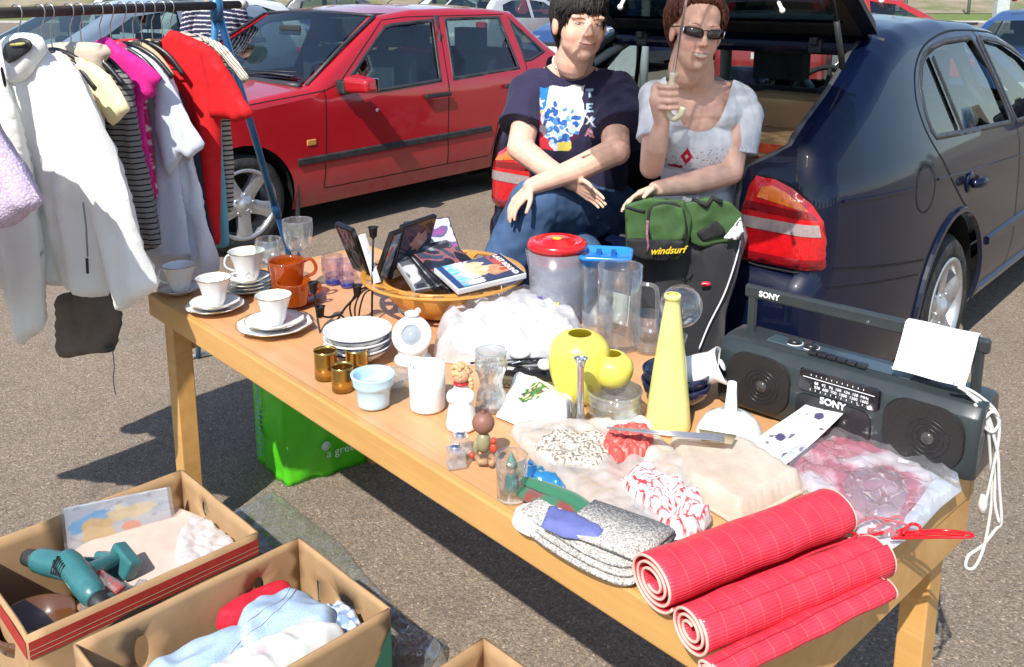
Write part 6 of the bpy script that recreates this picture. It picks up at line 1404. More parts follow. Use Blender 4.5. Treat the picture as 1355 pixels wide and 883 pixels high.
b.tube([(-.068, -.034, .0205), (.068, -.034, .0205)], .002, 6); b.build('lattice_edge', GLT, lt)
for u, v, r, lb in ((688, 470, 14, 'small white lid on the dark tray'), (722, 486, 11, 'smaller white lid at the right of the dark tray')):
    X = P(u, v, TZ+.03); k = pj(X)[2]/F_; b = MB(); b.lathe([(r*k, 0), (r*k, .008), (r*k*.8, .014), (.0005, .016)], 24); tag(b.build('pot_lid', WHC, loc=X), lb, 'lid')
# ---------------------------------------------------------------- jugs and glass behind
RPL = mat('red_plastic', (.60, .012, .015), .25, coat=.5); BPL = mat('blue_plastic', (.02, .22, .62), .25, coat=.5); YPL = mat('yellow_plastic', (.75, .55, .04), .35)
FRO = thin('frosted_plastic', (.90, .91, .94), .06, .35, .2, haze=.26, hazecol=(.68, .70, .78))
jg = thing('lidded_jug', 'tall frosted plastic jug with a round red lid', 'jug'); X, k = basey(736, 436, 38); jg.location = X; h = topz(X, 330)-TZ; hl = topz(X, 322)-TZ
b = MB(); pr = [(36*k, 0), (38*k, .006), (37*k, h*.5), (38.5*k, h)]; b.lathe(pr+[(r-.0018, max(z, .004)) for r, z in reversed(pr)]+[(.0005, .004)], 44); b.add([(-38*k, -.012, h*.72), (-38*k, .012, h*.72), (-38*k, .014, h), (-38*k, -.014, h), (-43*k, 0, h*1.01)], [(0, 1, 4), (1, 2, 4), (0, 4, 3)]); b.build('jug_body', FRO, jg)
b = MB(); b.lathe([(36.4*k, hl-.045), (36.8*k, hl-.012), (40*k, hl-.010), (40.5*k, hl-.002), (39*k, hl+.006), (33*k, hl+.010), (28*k, hl+.004), (22*k, hl+.004), (18*k, hl+.012), (.0005, hl+.012)], 44, cap0=False); ld = b.build('lid', RPL, jg); b = MB(); b.lathe([(.012, hl+.0125), (.011, hl+.014), (.0005, hl+.0145)], 24); b.build('lid_button', YPL, ld)
def jp(u, v, off=.0015):
    a = math.asin(max(-1, min(1, (u-736)/38.0))); aa = math.atan2(X.y, X.x)+PI; aa = aa+a; z = topz(X, v)-TZ; return ((37.5*k+off)*math.cos(aa), (37.5*k+off)*math.sin(aa), z)
for nm, mt_, pl in (('sticker_blue', mat('sticker_blue', (.10, .05, .45), .5), [(708, 384), (716, 383), (718, 387), (725, 388), (724, 397), (717, 399), (710, 396)]), ('sticker_yellow', mat('sticker_yellow', (.80, .70, .12), .5), [(722, 389), (739, 388), (738, 408), (728, 408), (729, 400), (723, 400)])):
    V, T = cdt(pl, [], 3); b = MB(); b.add([jp(u, v) for u, v in V], T); b.build('sticker', mt_, jg)
pt = thing('lidded_pitcher', 'clear rectangular pitcher with a blue lid, right of the red-lidded jug', 'pitcher'); X, k = basey(800, 436, 30); pt.location = X; pt.rotation_euler = (0, 0, R(-10)); h = topz(X, 340)-TZ; hl = h+.008
def rrect(a, b_, r, n=6): return [(sx*(a-r)+r*math.cos(q), sy*(b_-r)+r*math.sin(q)) for sx, sy, q0 in ((1, 1, 0), (-1, 1, PI/2), (-1, -1, PI), (1, -1, 1.5*PI)) for q in [q0+PI/2*i/n for i in range(n+1)]]
def rrloft(b, secs, r, M=None, cap0=True, cap1=True, mi=0):
    n = None; vs = []
    for a, b_, z in secs: p = rrect(a, b_, min(r, a*.95, b_*.95)); n = len(p); vs += [(x, y, z) for x, y in p]
    fs = [(i*n+j, i*n+(j+1) % n, (i+1)*n+(j+1) % n, (i+1)*n+j) for i in range(len(secs)-1) for j in range(n)]
    if cap0: fs.append(tuple(reversed(range(n))))
    if cap1: fs.append(tuple(range((len(secs)-1)*n, len(secs)*n)))
    b.add(vs, fs, mi, M)
b = MB(); rrloft(b, [(28*k, 24*k, 0), (30*k, 26*k, .006), (33*k, 28*k, h)], .02, cap1=False); b.build('pitcher_body', GLH, pt)
b = MB(); rrloft(b, [(33*k, 28*k, hl-.022), (33.5*k, 28.5*k, hl-.006), (35*k, 30*k, hl-.005), (35*k, 30*k, hl+.004), (32*k, 27*k, hl+.006), (31*k, 26*k, hl-.001)], .022); ld = b.build('lid', BPL, pt)
b = MB(); b.box((-.018, 0, hl+.003), (.012, .022, .012)); b.build('lid_hole', mat('lid_slot', (.01, .10, .3), .4), ld); b = MB(); b.box((.018, 0, hl+.003), (.012, .022, .012)); b.build('lid_hole', mat('lid_slot', (.01, .10, .3), .4), ld)
gp = thing('glass_pitcher', 'tall clear glass pitcher with an angular handle, in front of the blue-lidded one', 'pitcher'); X, k = basey(818, 468, 30); gp.location = X; h = topz(X, 352)-TZ
b = MB(); pr = [(28*k, 0), (29.5*k, .006), (29.5*k, h*.6), (30*k, h)]; b.lathe(pr+[(r-.003, max(z, .014)) for r, z in reversed(pr)]+[(.0005, .014)], 44); b.build('pitcher_body', GL, gp); ringo(X, 29.5*k, h, .0016, GL, gp)
b = MB(); dz = Vector((.96, -.28, 0)); b.tube(smoothpl([dz*(29*k)+Vector((0, 0, h*.80)), dz*(44*k)+Vector((0, 0, h*.79)), dz*(50*k)+Vector((0, 0, h*.70)), dz*(50*k)+Vector((0, 0, h*.33)), dz*(46*k)+Vector((0, 0, h*.22)), dz*(29*k)+Vector((0, 0, h*.24))], 5), .0052, 10); b.build('handle', GLH, gp)
vessel('tumbler', 'clear glass tumbler behind the large yellow vase, under the pitchers', 'glass', 790, 470, 410, [(18, 0), (20, .1), (21, 1)], GL, .002, rim=1); vessel('tumbler', 'clear glass tumbler right of the glass pitcher foot', 'glass', 858, 470, 415, [(18, 0), (20, .1), (21, 1)], GL, .002, rim=1)
# round clear vase, dark bowls with a white pitcher lying in them
DKB = mat('dark_blue_glaze', (.014, .018, .05), .12, coat=.6, var=.5, vs=18); BRN = mat('brown_inside', (.16, .10, .07), .3)
X, k = basey(893, 545, 30)
for i in range(2):
    R0 = (47-i*1)*k; z = TZ+.022*i; b = MB(); b.lathe([(R0*.55, 0), (R0*.6, .005), (R0*.9, .025), (R0, .048), (R0*.96, .050), (R0*.86, .030), (R0*.5, .012), (.0005, .011)], 44); tag(b.build('bowl', DKB, loc=(X.x, X.y, z)), ['lower dark blue glazed bowl behind the yellow bottle', 'upper dark blue glazed bowl, a white pitcher lying in it'][i], 'bowl', 'dark glazed bowls')
XB = X; pw = thing('milk_pitcher', 'white ceramic pitcher lying tilted in the dark blue bowls', 'pitcher'); pw.matrix_world = Matrix.Translation(X+Vector((.028, .012, .055))) @ Matrix.Rotation(R(-25), 4, 'Z') @ Matrix.Rotation(R(62), 4, 'Y')
b = MB(); pr = [(.020, -.05), (.030, -.045), (.036, -.01), (.033, .03), (.030, .055), (.034, .075)]; b.lathe(pr+[(r-.003, z) for r, z in reversed(pr)], 40, cap0=True); b.v = [((x+max(0, z-.05)*.6*(x > 0)), y, z) for x, y, z in b.v]; b.build('pitcher_body', WHC, pw); b = MB(); b.ell((.0, -.012, .077), (.013, .009, .004), 12, 6); b.build('spout', WHC, pw)
o, X, k, h = vessel('jug_lid', 'x', 'x', 905, 470, 440, [(20, 0), (20, 1)], WHC, .002); bpy.data.objects.remove(o)
X = XB+Vector((.015, .055, .0)); rg = thing('round_vase', 'small round clear glass vase behind the yellow bottle', 'vase', (X.x, X.y, TZ)); k = pj(X)[2]/F_; h0 = topz(Vector((X.x, X.y, TZ)), 405)-TZ
b = MB(); b.lathe([(.028, 0), (.030, .004), (.012, .010), (.010, h0*.55), (.016, h0*.66)], 28, cap0=True); b.build('foot', GL, rg); b = MB(); b.ell((0, 0, h0), (28*k, 28*k, 28*k), 36, 20); b.build('globe', GL, rg)
# yellow glass
YG = NT('yellow_glass'); n_ = YG.noise(12, 3)
yc = YG.mix(YG.ramp(n_.outputs[0], [(.3, 0.0), (.7, 1.0)]), (.86, .72, .09), (.93, .80, .14)); YG.bsdf(yc, .32, coat=.25, sss=.35); YG.b.inputs['Subsurface Radius'].default_value = (1, .9, .2); YG.b.inputs['Subsurface Scale'].default_value = .03
vessel('round_vase', 'large round matt yellow glass vase in the middle of the table', 'vase', 766, 537, 441, [(20, 0), (28, .08), (38, .35), (41.5, .60), (38, .82), (28, .95), (17, 1)], YG.m, .003, solidb=.0)
X, k = basey(812, 566, 33); h = topz(X, 516)-TZ; b = MB(); pr = [(30*k, 0), (33*k, .004), (36*k, h*.3), (35.5*k, h*.6), (36.5*k, h)]; b.lathe(pr+[(r-.004, max(z, .01)) for r, z in reversed(pr)]+[(.0005, .01)], 44); gd = b.build('glass_dish', GLH, loc=X); tag(gd, 'thick clear glass dish carrying the small yellow vase', 'dish')
for zz in (.3, .62, .98): ringo(X, 36.3*k, h*zz, .0022, GLH, gd)
z2 = TZ+h*.72; X2 = Vector((X.x, X.y, z2)); k2 = pj(X2)[2]/F_; X2 = P(809, 509, z2); hv = topz(X2, 468)-z2
b = MB(); pr = [(14*k2, 0), (24*k2, hv*.16), (29.5*k2, hv*.48), (27*k2, hv*.78), (18*k2, hv*.97), (14*k2, hv)]; pr = [(p[0], p[2]) for p in smoothpl([(r, 0, z) for r, z in pr], 4)]; b.lathe(pr+[(r-.003, max(z, .005)) for r, z in reversed(pr)]+[(.0005, .005)], 40); tag(b.build('round_vase', YG.m, loc=X2), 'small round matt yellow vase resting on the clear glass dish', 'vase')
YB = NT('yellow_bottle_glass'); n_ = YB.noise(8, 3); yc = YB.mix(YB.ramp(n_.outputs[0], [(.3, 0.0), (.7, 1.0)]), (.78, .70, .20), (.85, .78, .26)); YB.bsdf(yc, .3, coat=.3, sss=.3); YB.b.inputs['Subsurface Radius'].default_value = (1, .9, .3); YB.b.inputs['Subsurface Scale'].default_value = .03
vessel('tall_bottle', 'tall narrow pale yellow bottle in front of the dark blue bowls', 'bottle', 883, 578, 389, [(30, 0), (30.5, .02), (27, .22), (21, .5), (13.5, .80), (9.8, .93), (9.5, .965), (11, .968), (11, .995), (9.5, 1)], YB.m, .003, rim=1)
vessel('bud_vase', 'slender silver bud vase with a wavy lip in front of the yellow vases', 'vase', 767, 570, 474, [(13, 0), (11, .04), (6, .2), (4.5, .55), (5, .85), (8, .97), (9.5, 1)], SIL, .0015)
# ---------------------------------------------------------------- cloth, lace and bags at the front
t = NT('white_linen'); n = t.noise(60, 2); WLN = t.bsdf(t.mix(t.ramp(n.outputs[0], [(.4, 0.0), (.6, 1.0)]), (.72, .71, .67), (.80, .79, .76)), .9, bump=t.noise(700, 2).outputs[0], bstr=.4, bdist=.0008)
def embc(x, y, z):
    n = nz(x*120, y*120, 3)
    if ((x+.012)/.030)**2+((y+.012)/.022)**2 < 1+.5*n: return (.06, .22, .05) if n > .05 else ((.10, .05, .03) if n > -.12 else ((.55, .60, .25) if n > -.3 else (.75, .74, .70)))
    return (.76, .75, .72)
draped('embroidered_cloth', 'white embroidered cloth with a small green motif, folded in a tent', 'cloth', [(656, 552), (690, 566), (750, 570), (763, 548), (750, 530), (715, 520), (680, 523)], lambda x, y: .045*max(0, 1-abs(x+y*.6)/.09)+.006, attrmat('embroidery', .9, bump=.4, bs=600), wr=.006, ws=18, edge=.007, col=embc, sp=.004, seed=7)
draped('linen_napkin', 'plain white napkin corner showing beside the silver bud vase', 'cloth', [(805, 575), (850, 580), (870, 568), (840, 556), (812, 560)], .012, WLN, wr=.006, ws=26, edge=.008, seed=17)
# lace in a film bag
def lacec(x, y, z):
    n = nz(x*260, y*260, 1); return (.70, .62, .52) if n > -.12 else (.16, .12, .09)
draped('crochet_lace', 'beige crochet lace under thin film at the front of the table', 'lace', [(706, 598), (735, 617), (790, 622), (812, 600), (800, 578), (745, 574), (715, 580)], .006, attrmat('lace', .9, bump=.6, bs=300, bd=.003), wr=.006, ws=26, edge=.008, col=lacec, sp=.0035, seed=8, z=TZ+.020)
def lacer(x, y, z): n = nz(x*230, y*230, 2); return (.72, .10, .08) if n > -.15 else ((.45, .05, .05) if n > -.3 else (.75, .3, .25))
draped('crochet_lace', 'coral red crochet lace bunched beside the beige lace', 'lace', [(796, 598), (815, 614), (852, 606), (868, 588), (858, 572), (825, 570), (803, 578)], .012, attrmat('lace', .9, bump=.6, bs=300, bd=.003), wr=.009, ws=38, edge=.008, col=lacer, sp=.0035, seed=9, z=TZ+.020)
draped('film_bag', 'crumpled translucent film bag spread under and around the crochet lace', 'plastic bag', [(674, 575), (700, 605), (735, 640), (770, 668), (800, 700), (850, 708), (905, 690), (925, 655), (900, 610), (870, 585), (800, 566), (720, 566)], .012, thin('bag_film', (.94, .94, .93), .08, .4, .15, haze=.62, hazecol=(.88, .87, .83)), wr=.012, ws=19, edge=.010, seed=10, z=TZ+.004)
def redw(x, y, z):
    v = (nz(x*17, y*17, 2)*5+nz(x*40, y*40, 5)*.6) % 1.0
    return (.62, .04, .05) if v < .20 or (v < .42 and nz(x*150, y*150, 3) > .1) else (.78, .76, .75)
draped('crochet_doily', 'white crochet doily with wavy red edging, in front of the cream box', 'doily', [(818, 642), (832, 664), (868, 690), (890, 716), (925, 712), (942, 690), (930, 668), (895, 642), (850, 628)], .014, attrmat('crochet', .9, bump=.6, bs=260, bd=.003), wr=.013, ws=26, edge=.010, col=redw, sp=.0032, seed=11, z=TZ+.012)
# cream plastic box lid
CRB = thin('cream_box', (.90, .85, .76), .08, .3, .15, haze=.94, hazecol=(.84, .77, .66))
cb = thing('storage_box', 'shallow cream translucent plastic box lying upside down', 'box', P(957, 640, TZ), R(12)); b = MB()
q_ = [P(u, v, TZ+.004) for u, v in ((905, 655), (978, 698), (1068, 648), (990, 596), (880, 590))]; c0 = P(957, 640, TZ)
def localq(p): d = p-c0; a = -R(12); return (d.x*math.cos(a)-d.y*math.sin(a), d.x*math.sin(a)+d.y*math.cos(a))
pl = [localq(p) for p in q_]; pl = offpoly(pl, -.004); big = smoothpl([(x, y, 0) for x, y in resamp(pl, .03)], 2, True)
V, T = cdt([(x, y) for x, y, _ in big], [], .010); d_ = segdist([v[0] for v in V], [v[1] for v in V], [(x, y) for x, y, _ in big])
b.add([(v[0], v[1], .002+.036*min(1, q/.010)**.7+.0012*nz(v[0]*20, v[1]*20)) for v, q in zip(V, d_)], T); b.build('box_shell', CRB, cb); b = MB(); b.tube([(x, y, .004) for x, y, _ in big], .0035, 6, closed=True); b.build('box_rim', CRB, cb)
# knitting needles in a paper sleeve
kn = thing('needle_pack', 'bundle of long thin knitting needles lying in front of the yellow bottle', 'knitting needles'); b = MB()
for i in range(5): b.tube([P(803+i*3, 566+i*2, TZ+.058)+Vector((0, 0, .002*i)), P(958, 576+i*2, TZ+.062)], .0016, 6)
b.build('needles', mat('needle_grey', (.45, .45, .48), .3, metal=.7), kn); b = MB(); b.tube([P(815, 568, TZ+.056), P(958, 583, TZ+.056)], .0022, 6); b.build('wooden_needle', mat('needle_wood', (.55, .40, .2), .5), kn)
b = MB(); b.add([P(925, 568, TZ+.054), P(975, 576, TZ+.054), P(968, 588, TZ+.054), P(928, 583, TZ+.054)], [(0, 1, 2, 3)]); b.build('paper_band', mat('olive_card', (.35, .28, .16), .8), kn, solid=.001)
# white funnel standing mouth down
X, k = basey(964, 600, 45); fn_ = thing('funnel', 'white plastic funnel standing mouth down with its spout up', 'funnel', X); hs = topz(X, 506)-TZ; hd_ = topz(X, 545)-TZ
b = MB(); pr = [(46*k, 0), (47*k, .003), (45.5*k, .010), (42*k, hd_*.45), (33*k, hd_*.78), (18*k, hd_*.98), (8.5*k, hd_*1.04), (6.8*k, hs*.85), (6*k, hs)]; b.lathe(pr+[(r-.0015, z) for r, z in reversed(pr)], 44, cap0=False); b.build('funnel_body', WHC, fn_)
# gloves and stockings, blue cloth, tweed
def stripes_gr(x, y, z): return (.03, .16, .08) if ((x*.8-y*.6)*16+.3*nz(x*20, y*20)) % 1 < .55 else (.22, .05, .04)
GW = attrmat('wool', .95, bump=.7, bs=500, bd=.0015, sheen=.3)
def sock(label, pts, rs, cf, nm='knitted_sock', cat='sock'):
    b = MB(); P_ = smoothpl([tuple(p) for p in pts], 5); R_ = [p[0] for p in smoothpl([(r, 0, 0) for r in rs], 5)]; b.tube(P_, R_, 12, flat=.62); b.c = [cf(*v) for v in b.v]; return tag(b.build(nm, GW), label, cat, 'striped socks')
sock('green and brown striped sock nearest the clear glass with the gnome', [P(688, 650, TZ+.014), P(715, 662, TZ+.014), P(755, 672, TZ+.02), P(800, 697, TZ+.015)], [.013, .015, .015, .013], stripes_gr)
sock('green sock lying above the striped one, under the film bag', [P(693, 636, TZ+.026), P(720, 645, TZ+.028), P(760, 662, TZ+.03), P(790, 685, TZ+.02)], [.010, .013, .014, .012], lambda x, y, z: (.03, .16, .08))
sock('green and red sock toe between the tweed cloth and the doily', [P(812, 716, TZ+.012), P(838, 712, TZ+.016), P(865, 704, TZ+.014)], [.008, .014, .014], stripes_gr)
draped('foil_sheet', 'shiny blue foil wrapper beside the clear glass', 'wrapper', [(690, 628), (700, 640), (735, 650), (748, 644), (725, 628), (700, 615)], .012, mat('blue_foil', (.05, .30, .62), .15, metal=.5, coat=.6), wr=.007, ws=40, edge=.02, z=TZ+.012, seed=14)
draped('dark_mat', 'dark brown folded mat under the socks', 'mat', [(700, 668), (760, 705), (830, 735), (900, 745), (935, 715), (880, 690), (800, 680), (740, 662)], .008, mat('brown_mat', (.05, .035, .03), .9), wr=.002, ws=20, edge=.012, seed=15)
tw = NT('tweed'); ob = tw.obj(); ck = tw.new('ShaderNodeTexVoronoi'); ck.inputs['Scale'].default_value = 430; tw.l(ob, ck.inputs['Vector']); c = tw.ramp(ck.outputs['Color'], [(.3, (.60, .57, .52)), (.5, (.20, .17, .15)), (.7, (.45, .42, .38))]); TW = tw.bsdf(c, .95, bump=ck.outputs['Distance'], bstr=.6, bdist=.002)
fc = thing('folded_scarf', 'grey and white tweed scarf folded in loops at the front edge', 'scarf')
def strip3(b, px, w_, dirv, th=.006, n=5):
    """band of cloth following side-view points px=(u, v, z), w_ wide along dirv"""
    pts = smoothpl([tuple(P(u, v, TZ+z)) for u, v, z in px], n); d = Vector(dirv).normalized()*w_; vs = []
    for p in pts: p = Vector(p); vs += [p, p+d]
    fs = [(2*i, 2*i+1, 2*i+3, 2*i+2) for i in range(len(pts)-1)]; b.add(vs, fs)
dv = (.62, .72, 0)
for i, (z0, z1) in enumerate(((.004, .010), (.012, .020), (.020, .034))):
    b = MB(); strip3(b, [(680+i*3, 690-i*6, z0), (720+i*4, 722-i*9, z0), (770+i*2, 752-i*10, z0+.002), (815, 772-i*12, z0+.003), (838+i*2, 770-i*12, z0+.010), (828, 752-i*8, z1+.006), (785, 735-i*8, z1), (735, 716-i*8, z1-.001)], .10, dv); b.build('fold', TW, fc, solid=.005)
draped('folded_cloth', 'lavender blue folded cloth lying on the tweed scarf', 'cloth', [(716, 698), (745, 712), (795, 718), (802, 706), (770, 688), (725, 676)], .010, mat('lavender_cloth', (.13, .15, .38), .9, var=.2, vs=20, bump=.5, bs=500), wr=.005, ws=28, edge=.012, z=TZ+.030, seed=16, ridge=.6)
draped('white_cloth', 'white rounded cloth end under the tweed scarf, at the table edge', 'cloth', [(677, 690), (690, 706), (725, 716), (735, 700), (712, 676), (690, 676)], .014, WLN, wr=.006, ws=24, edge=.014, seed=18)
# ---------------------------------------------------------------- three rolled red mats
t = NT('red_slat_mat'); uvn = t.new('ShaderNodeAttribute', attribute_name='Col'); sp_ = t.new('ShaderNodeSeparateColor'); t.l(uvn.outputs['Color'], sp_.inputs[0])
rib = t.math('FRACT', t.math('MULTIPLY', sp_.outputs[1], 100.0)); ribm = t.math('ABSOLUTE', t.math('SUBTRACT', rib, .5)); thr = t.math('FRACT', t.math('MULTIPLY', sp_.outputs[0], 11.0)); nn = t.noise(40, 4)
c = t.mix(t.ramp(nn.outputs[0], [(.3, 0.0), (.7, 1.0)]), (.64, .028, .052), (.78, .05, .08)); c = t.mix(t.ramp(ribm, [(.30, 0.0), (.48, .45)]), c, (.34, .005, .02)); c = t.mix(t.ramp(thr, [(.015, .45), (.035, 0.0)]), c, (.85, .25, .12))
MATR = t.bsdf(c, .55, bump=ribm, bstr=.8, bdist=-.0015, coat=.15)
EDG = mat('mat_edge', (.72, .42, .34), .8)
def rollmat(label, a, b_, ra, turns, gap, squash=.85, z0=0, phase=0.0):
    """a,b_: axis ends; spiral cross-section"""
    a = Vector(a); b_ = Vector(b_); ax = (b_-a).normalized(); sd = Vector((0, 0, 1)).cross(ax).normalized(); L = (b_-a).length; n = int(40*turns); sec = []; s_ = 0; prev = None
    for i in range(n+1):
        th = 2*PI*turns*i/n+phase; r = ra-gap*(th-phase)/(2*PI); p = (r*math.cos(th)*1.08, r*math.sin(th)*squash)
        if prev: s_ += math.hypot(p[0]-prev[0], p[1]-prev[1])
        prev = p; sec.append((p[0], p[1], s_))
    rt = thing('rolled_mat', label, 'mat', a, 0, 'rolled red slatted mats')
    b = MB(); m = 34; vs = []; cs = []; fs = []
    for j in range(m+1):
        f = j/m
        for (x, y, q) in sec: w_ = .0016*nz(f*6, q*30, ra*90); vs.append(tuple(ax*(L*f)+sd*(x+w_)+Vector((0, 0, y+w_)))); cs.append((f, (q/.0042/100) % 1.0 if False else q/.42, 0))
    N = len(sec)
    for j in range(m):
        for i in range(N-1): fs.append((j*N+i, j*N+i+1, (j+1)*N+i+1, (j+1)*N+i))
    b.add(vs, fs, col=cs); b.build('slat_sheet', MATR, rt, solid=.0028)
    for f, nm in ((0, 'bound_edge'), (1, 'bound_edge')):
        b = MB(); b.tube([ax*(L*f)+sd*x+Vector((0, 0, y)) for x, y, q in sec], .0021, 6); b.build(nm, EDG, rt)
    return rt
c1 = None; 
def rax(u0, v0, u1, v1, r): return P(u0, v0, TZ)+Vector((0, 0, r)), P(u1, v1, TZ)+Vector((0, 0, r))
a_, b_ = rax(862, 806, 1104, 710, .041); rollmat('largest rolled red slatted mat, furthest from the table end', a_, b_, .043, 3.3, .0092, .86, phase=R(200))
a_, b_ = rax(911, 862, 1156, 760, .031); rollmat('middle rolled red slatted mat', a_, b_, .033, 3.0, .0080, .93, phase=R(120))
a_, b_ = rax(938, 905, 1168, 790, .016); rollmat('smallest rolled red slatted mat, nearest the table end', a_, b_, .021, 2.1, .0065, .62, phase=R(100))
# ---------------------------------------------------------------- printed card, film bags with red contents, red hangers
def cardc(x, y, z): n = nz(x*40, y*40, 2); return (.10, .08, .16) if n > .52 else (.78, .78, .77)
b = MB(); cq = [P(968, 610, TZ+.012), P(1010, 640, TZ+.012), P(1117, 548, TZ+.06), P(1075, 526, TZ+.065)]
b.grid(lambda u, v: cq[0].lerp(cq[3], u).lerp(cq[1].lerp(cq[2], u), v)+Vector((0, 0, .004*math.sin(u*5+v*2))), 70, 40, col=lambda u, v: (.07, .06, .13) if (((u-.86)/.045)**2+((v-.55)/.13)**2 < 1 or ((u-.45)/.05)**2+((v-.35)/.12)**2 < 1) else ((.15, .14, .18) if nz(u*14, v*7, 5) > .46 else (.78, .78, .78)))
tag(b.build('printed_card', attrmat('card_print', .5), solid=.0015), 'white card with small dark drawings leaning between the funnel and radio', 'card')
def redin(x, y, z): n = nz(x*16, y*16, 6); return (.50, .06, .11) if n > -.05 else ((.66, .30, .36) if n > -.2 else (.72, .62, .64))
draped('red_cloth', 'crimson and white cloth packed in the clear film bag beside the radio', 'cloth', [(1045, 625), (1085, 668), (1130, 695), (1185, 705), (1215, 668), (1235, 640), (1200, 612), (1150, 585), (1105, 572), (1070, 595)], .010, attrmat('packed_cloth', .8, bump=.4, bs=400), wr=.009, ws=18, edge=.010, col=redin, sp=.006, seed=20)
draped('film_bag', 'clear film bag of crimson cloth lying in front of the radio', 'plastic bag', [(1030, 612), (1060, 655), (1110, 705), (1180, 728), (1215, 705), (1245, 672), (1273, 650), (1210, 608), (1140, 570), (1095, 560)], .018, FILM, wr=.012, ws=20, edge=.010, seed=21, z=TZ+.003)
draped('paper_sheet', 'pale blue-white paper sheet under the film bag at the table corner', 'paper', [(1120, 700), (1180, 728), (1215, 705), (1245, 672), (1273, 650), (1210, 612), (1195, 660), (1150, 690)], .001, mat('pale_paper', (.66, .70, .76), .7), wr=.002, ws=10, edge=.01, seed=22, z=TZ+.0005)
draped('film_pouch', 'small crinkled clear pouch with white contents on the crimson bag', 'pouch', [(1115, 640), (1130, 672), (1165, 690), (1195, 670), (1200, 640), (1170, 622), (1135, 622)], .005, FILM, wr=.009, ws=34, edge=.02, z=TZ+.018, seed=23)
RPB = mat('bright_red_plastic', (.62, .008, .012), .25, coat=.4)
rh = thing('plastic_hangers', 'tangle of thin bright red plastic hangers at the right table corner', 'hangers')
for pts in ([(1125, 700), (1150, 686), (1185, 690), (1200, 698), (1170, 706), (1135, 708), (1125, 700)], [(1140, 712), (1175, 702), (1195, 688), (1185, 684), (1160, 698), (1150, 704)], [(1180, 704), (1210, 704), (1245, 702), (1283, 706), (1283, 711), (1245, 711), (1205, 712), (1180, 712)], [(1195, 706), (1205, 694), (1216, 696), (1218, 704), (1211, 706)], [(1148, 700), (1190, 708), (1240, 706), (1276, 708)]):
    b = MB(); b.tube(smoothpl([tuple(P(u, v, TZ+.020+.004*math.sin(i*2.0+u))) for i, (u, v) in enumerate(pts)], 5), .0024, 8); b.build('hanger_loop', RPB, rh)
# ---------------------------------------------------------------- portable radio cassette
RAD = mat('radio_plastic', (.026, .034, .036), .36, coat=.25, var=.12, vs=10, bump=.15, bs=500, bd=.0004); RDK = mat('radio_dark', (.016, .016, .018), .3, coat=.3); GRI = None
t = NT('speaker_mesh'); v = t.new('ShaderNodeTexVoronoi'); v.inputs['Scale'].default_value = 900; t.l(t.obj(), v.inputs['Vector']); GRI = t.bsdf(t.ramp(v.outputs['Distance'], [(.2, (.004, .004, .004)), (.5, (.035, .032, .03))]), .45, metal=.4, bump=v.outputs['Distance'], bstr=.5, bdist=.001)
Lf = P(958, 536, TZ); Rf = P(1268, 640, TZ)
ex = (Rf-Lf).normalized(); ang = math.atan2(ex.y, ex.x); RL = (Rf-Lf).length
ra = thing('radio_cassette', 'grey portable radio cassette player with a carrying handle at the back right corner', 'radio', Lf, ang); RH = topz(Lf+ex*.02, 452)-TZ; RD = .125
b = MB(); N_ = 7
def rsec(x, s0=1.0):
    return [(x, .006, .004), (x, 0, .02), (x, -.002+0*x, RH*.5), (x, .006, RH*.84), (x, .022, RH*.965), (x, .04, RH), (x, RD-.02, RH), (x, RD-.003, RH*.93), (x, RD, RH*.5), (x, RD-.006, .004)]
xs = [-.022, -.018, -.006, .012, .05, RL*.25, RL*.5, RL*.75, RL-.05, RL-.012, RL+.006, RL+.018, RL+.022]; sc_ = [.55, .78, .93, .99, 1, 1, 1, 1, 1, .99, .93, .78, .55]
vs = []; m = 10
for x, s_ in zip(xs, sc_):
    for q in rsec(x): vs.append((q[0], RD/2+(q[1]-RD/2)*(.6+.4*s_) , RH/2+(q[2]-RH/2)*(.86+.14*s_)))
fs = [(i*m+j, i*m+(j+1) % m, (i+1)*m+(j+1) % m, (i+1)*m+j) for i in range(len(xs)-1) for j in range(m)]+[tuple(range(m)), tuple(reversed(range((len(xs)-1)*m, len(xs)*m)))]
b.add(vs, fs); b.build('housing', RAD, ra, recalc=True, bevel=.004, ang=25)
def rr_plate(x0, x1, z0, z1, y, mt, nm, r=.02, th=.004, par=None, skew=0):
    b = MB(); cx_, cz_ = (x0+x1)/2, (z0+z1)/2; p = rrect((x1-x0)/2, (z1-z0)/2, r); vs = [(cx_+a+skew*c, y, cz_+c) for a, c in p]+[(cx_+a*.97+skew*c, y-th, cz_+c*.97) for a, c in p]; n = len(p)
    b.add(vs, [tuple(range(n, 2*n))]+[(i, (i+1) % n, n+(i+1) % n, n+i) for i in range(n)], smooth=False); return b.build(nm, mt, par or ra, recalc=True)
for x0, x1 in ((.004, RL*.31), (RL*.70, RL+.004)):
    g = rr_plate(x0, x1, .014, RH*.90, -.0005, GRI, 'speaker_grille', .045, .006); cx_ = (x0+x1)/2+.01
    b = MB(); M = Matrix.Translation((cx_, -.007, RH*.47)) @ Matrix.Rotation(PI/2, 4, 'X')
    for rr in (.018, .026, .034): b.tube([(rr*math.cos(2*PI*i/30), rr*math.sin(2*PI*i/30), .000) for i in range(30)], .0012, 5, M=M, closed=True)
    b.build('cone_ring', RDK, g); b = MB(); b.ell((0, 0, 0), (.012, .012, .006), 18, 8, M=M); b.build('dust_cap', mat('dust_cap', (.05, .045, .04), .15, coat=.6), g)
rr_plate(RL*.335, RL*.66, RH*.10, RH*.56, -.0004, RDK, 'cassette_door', .02, .004, skew=.0)
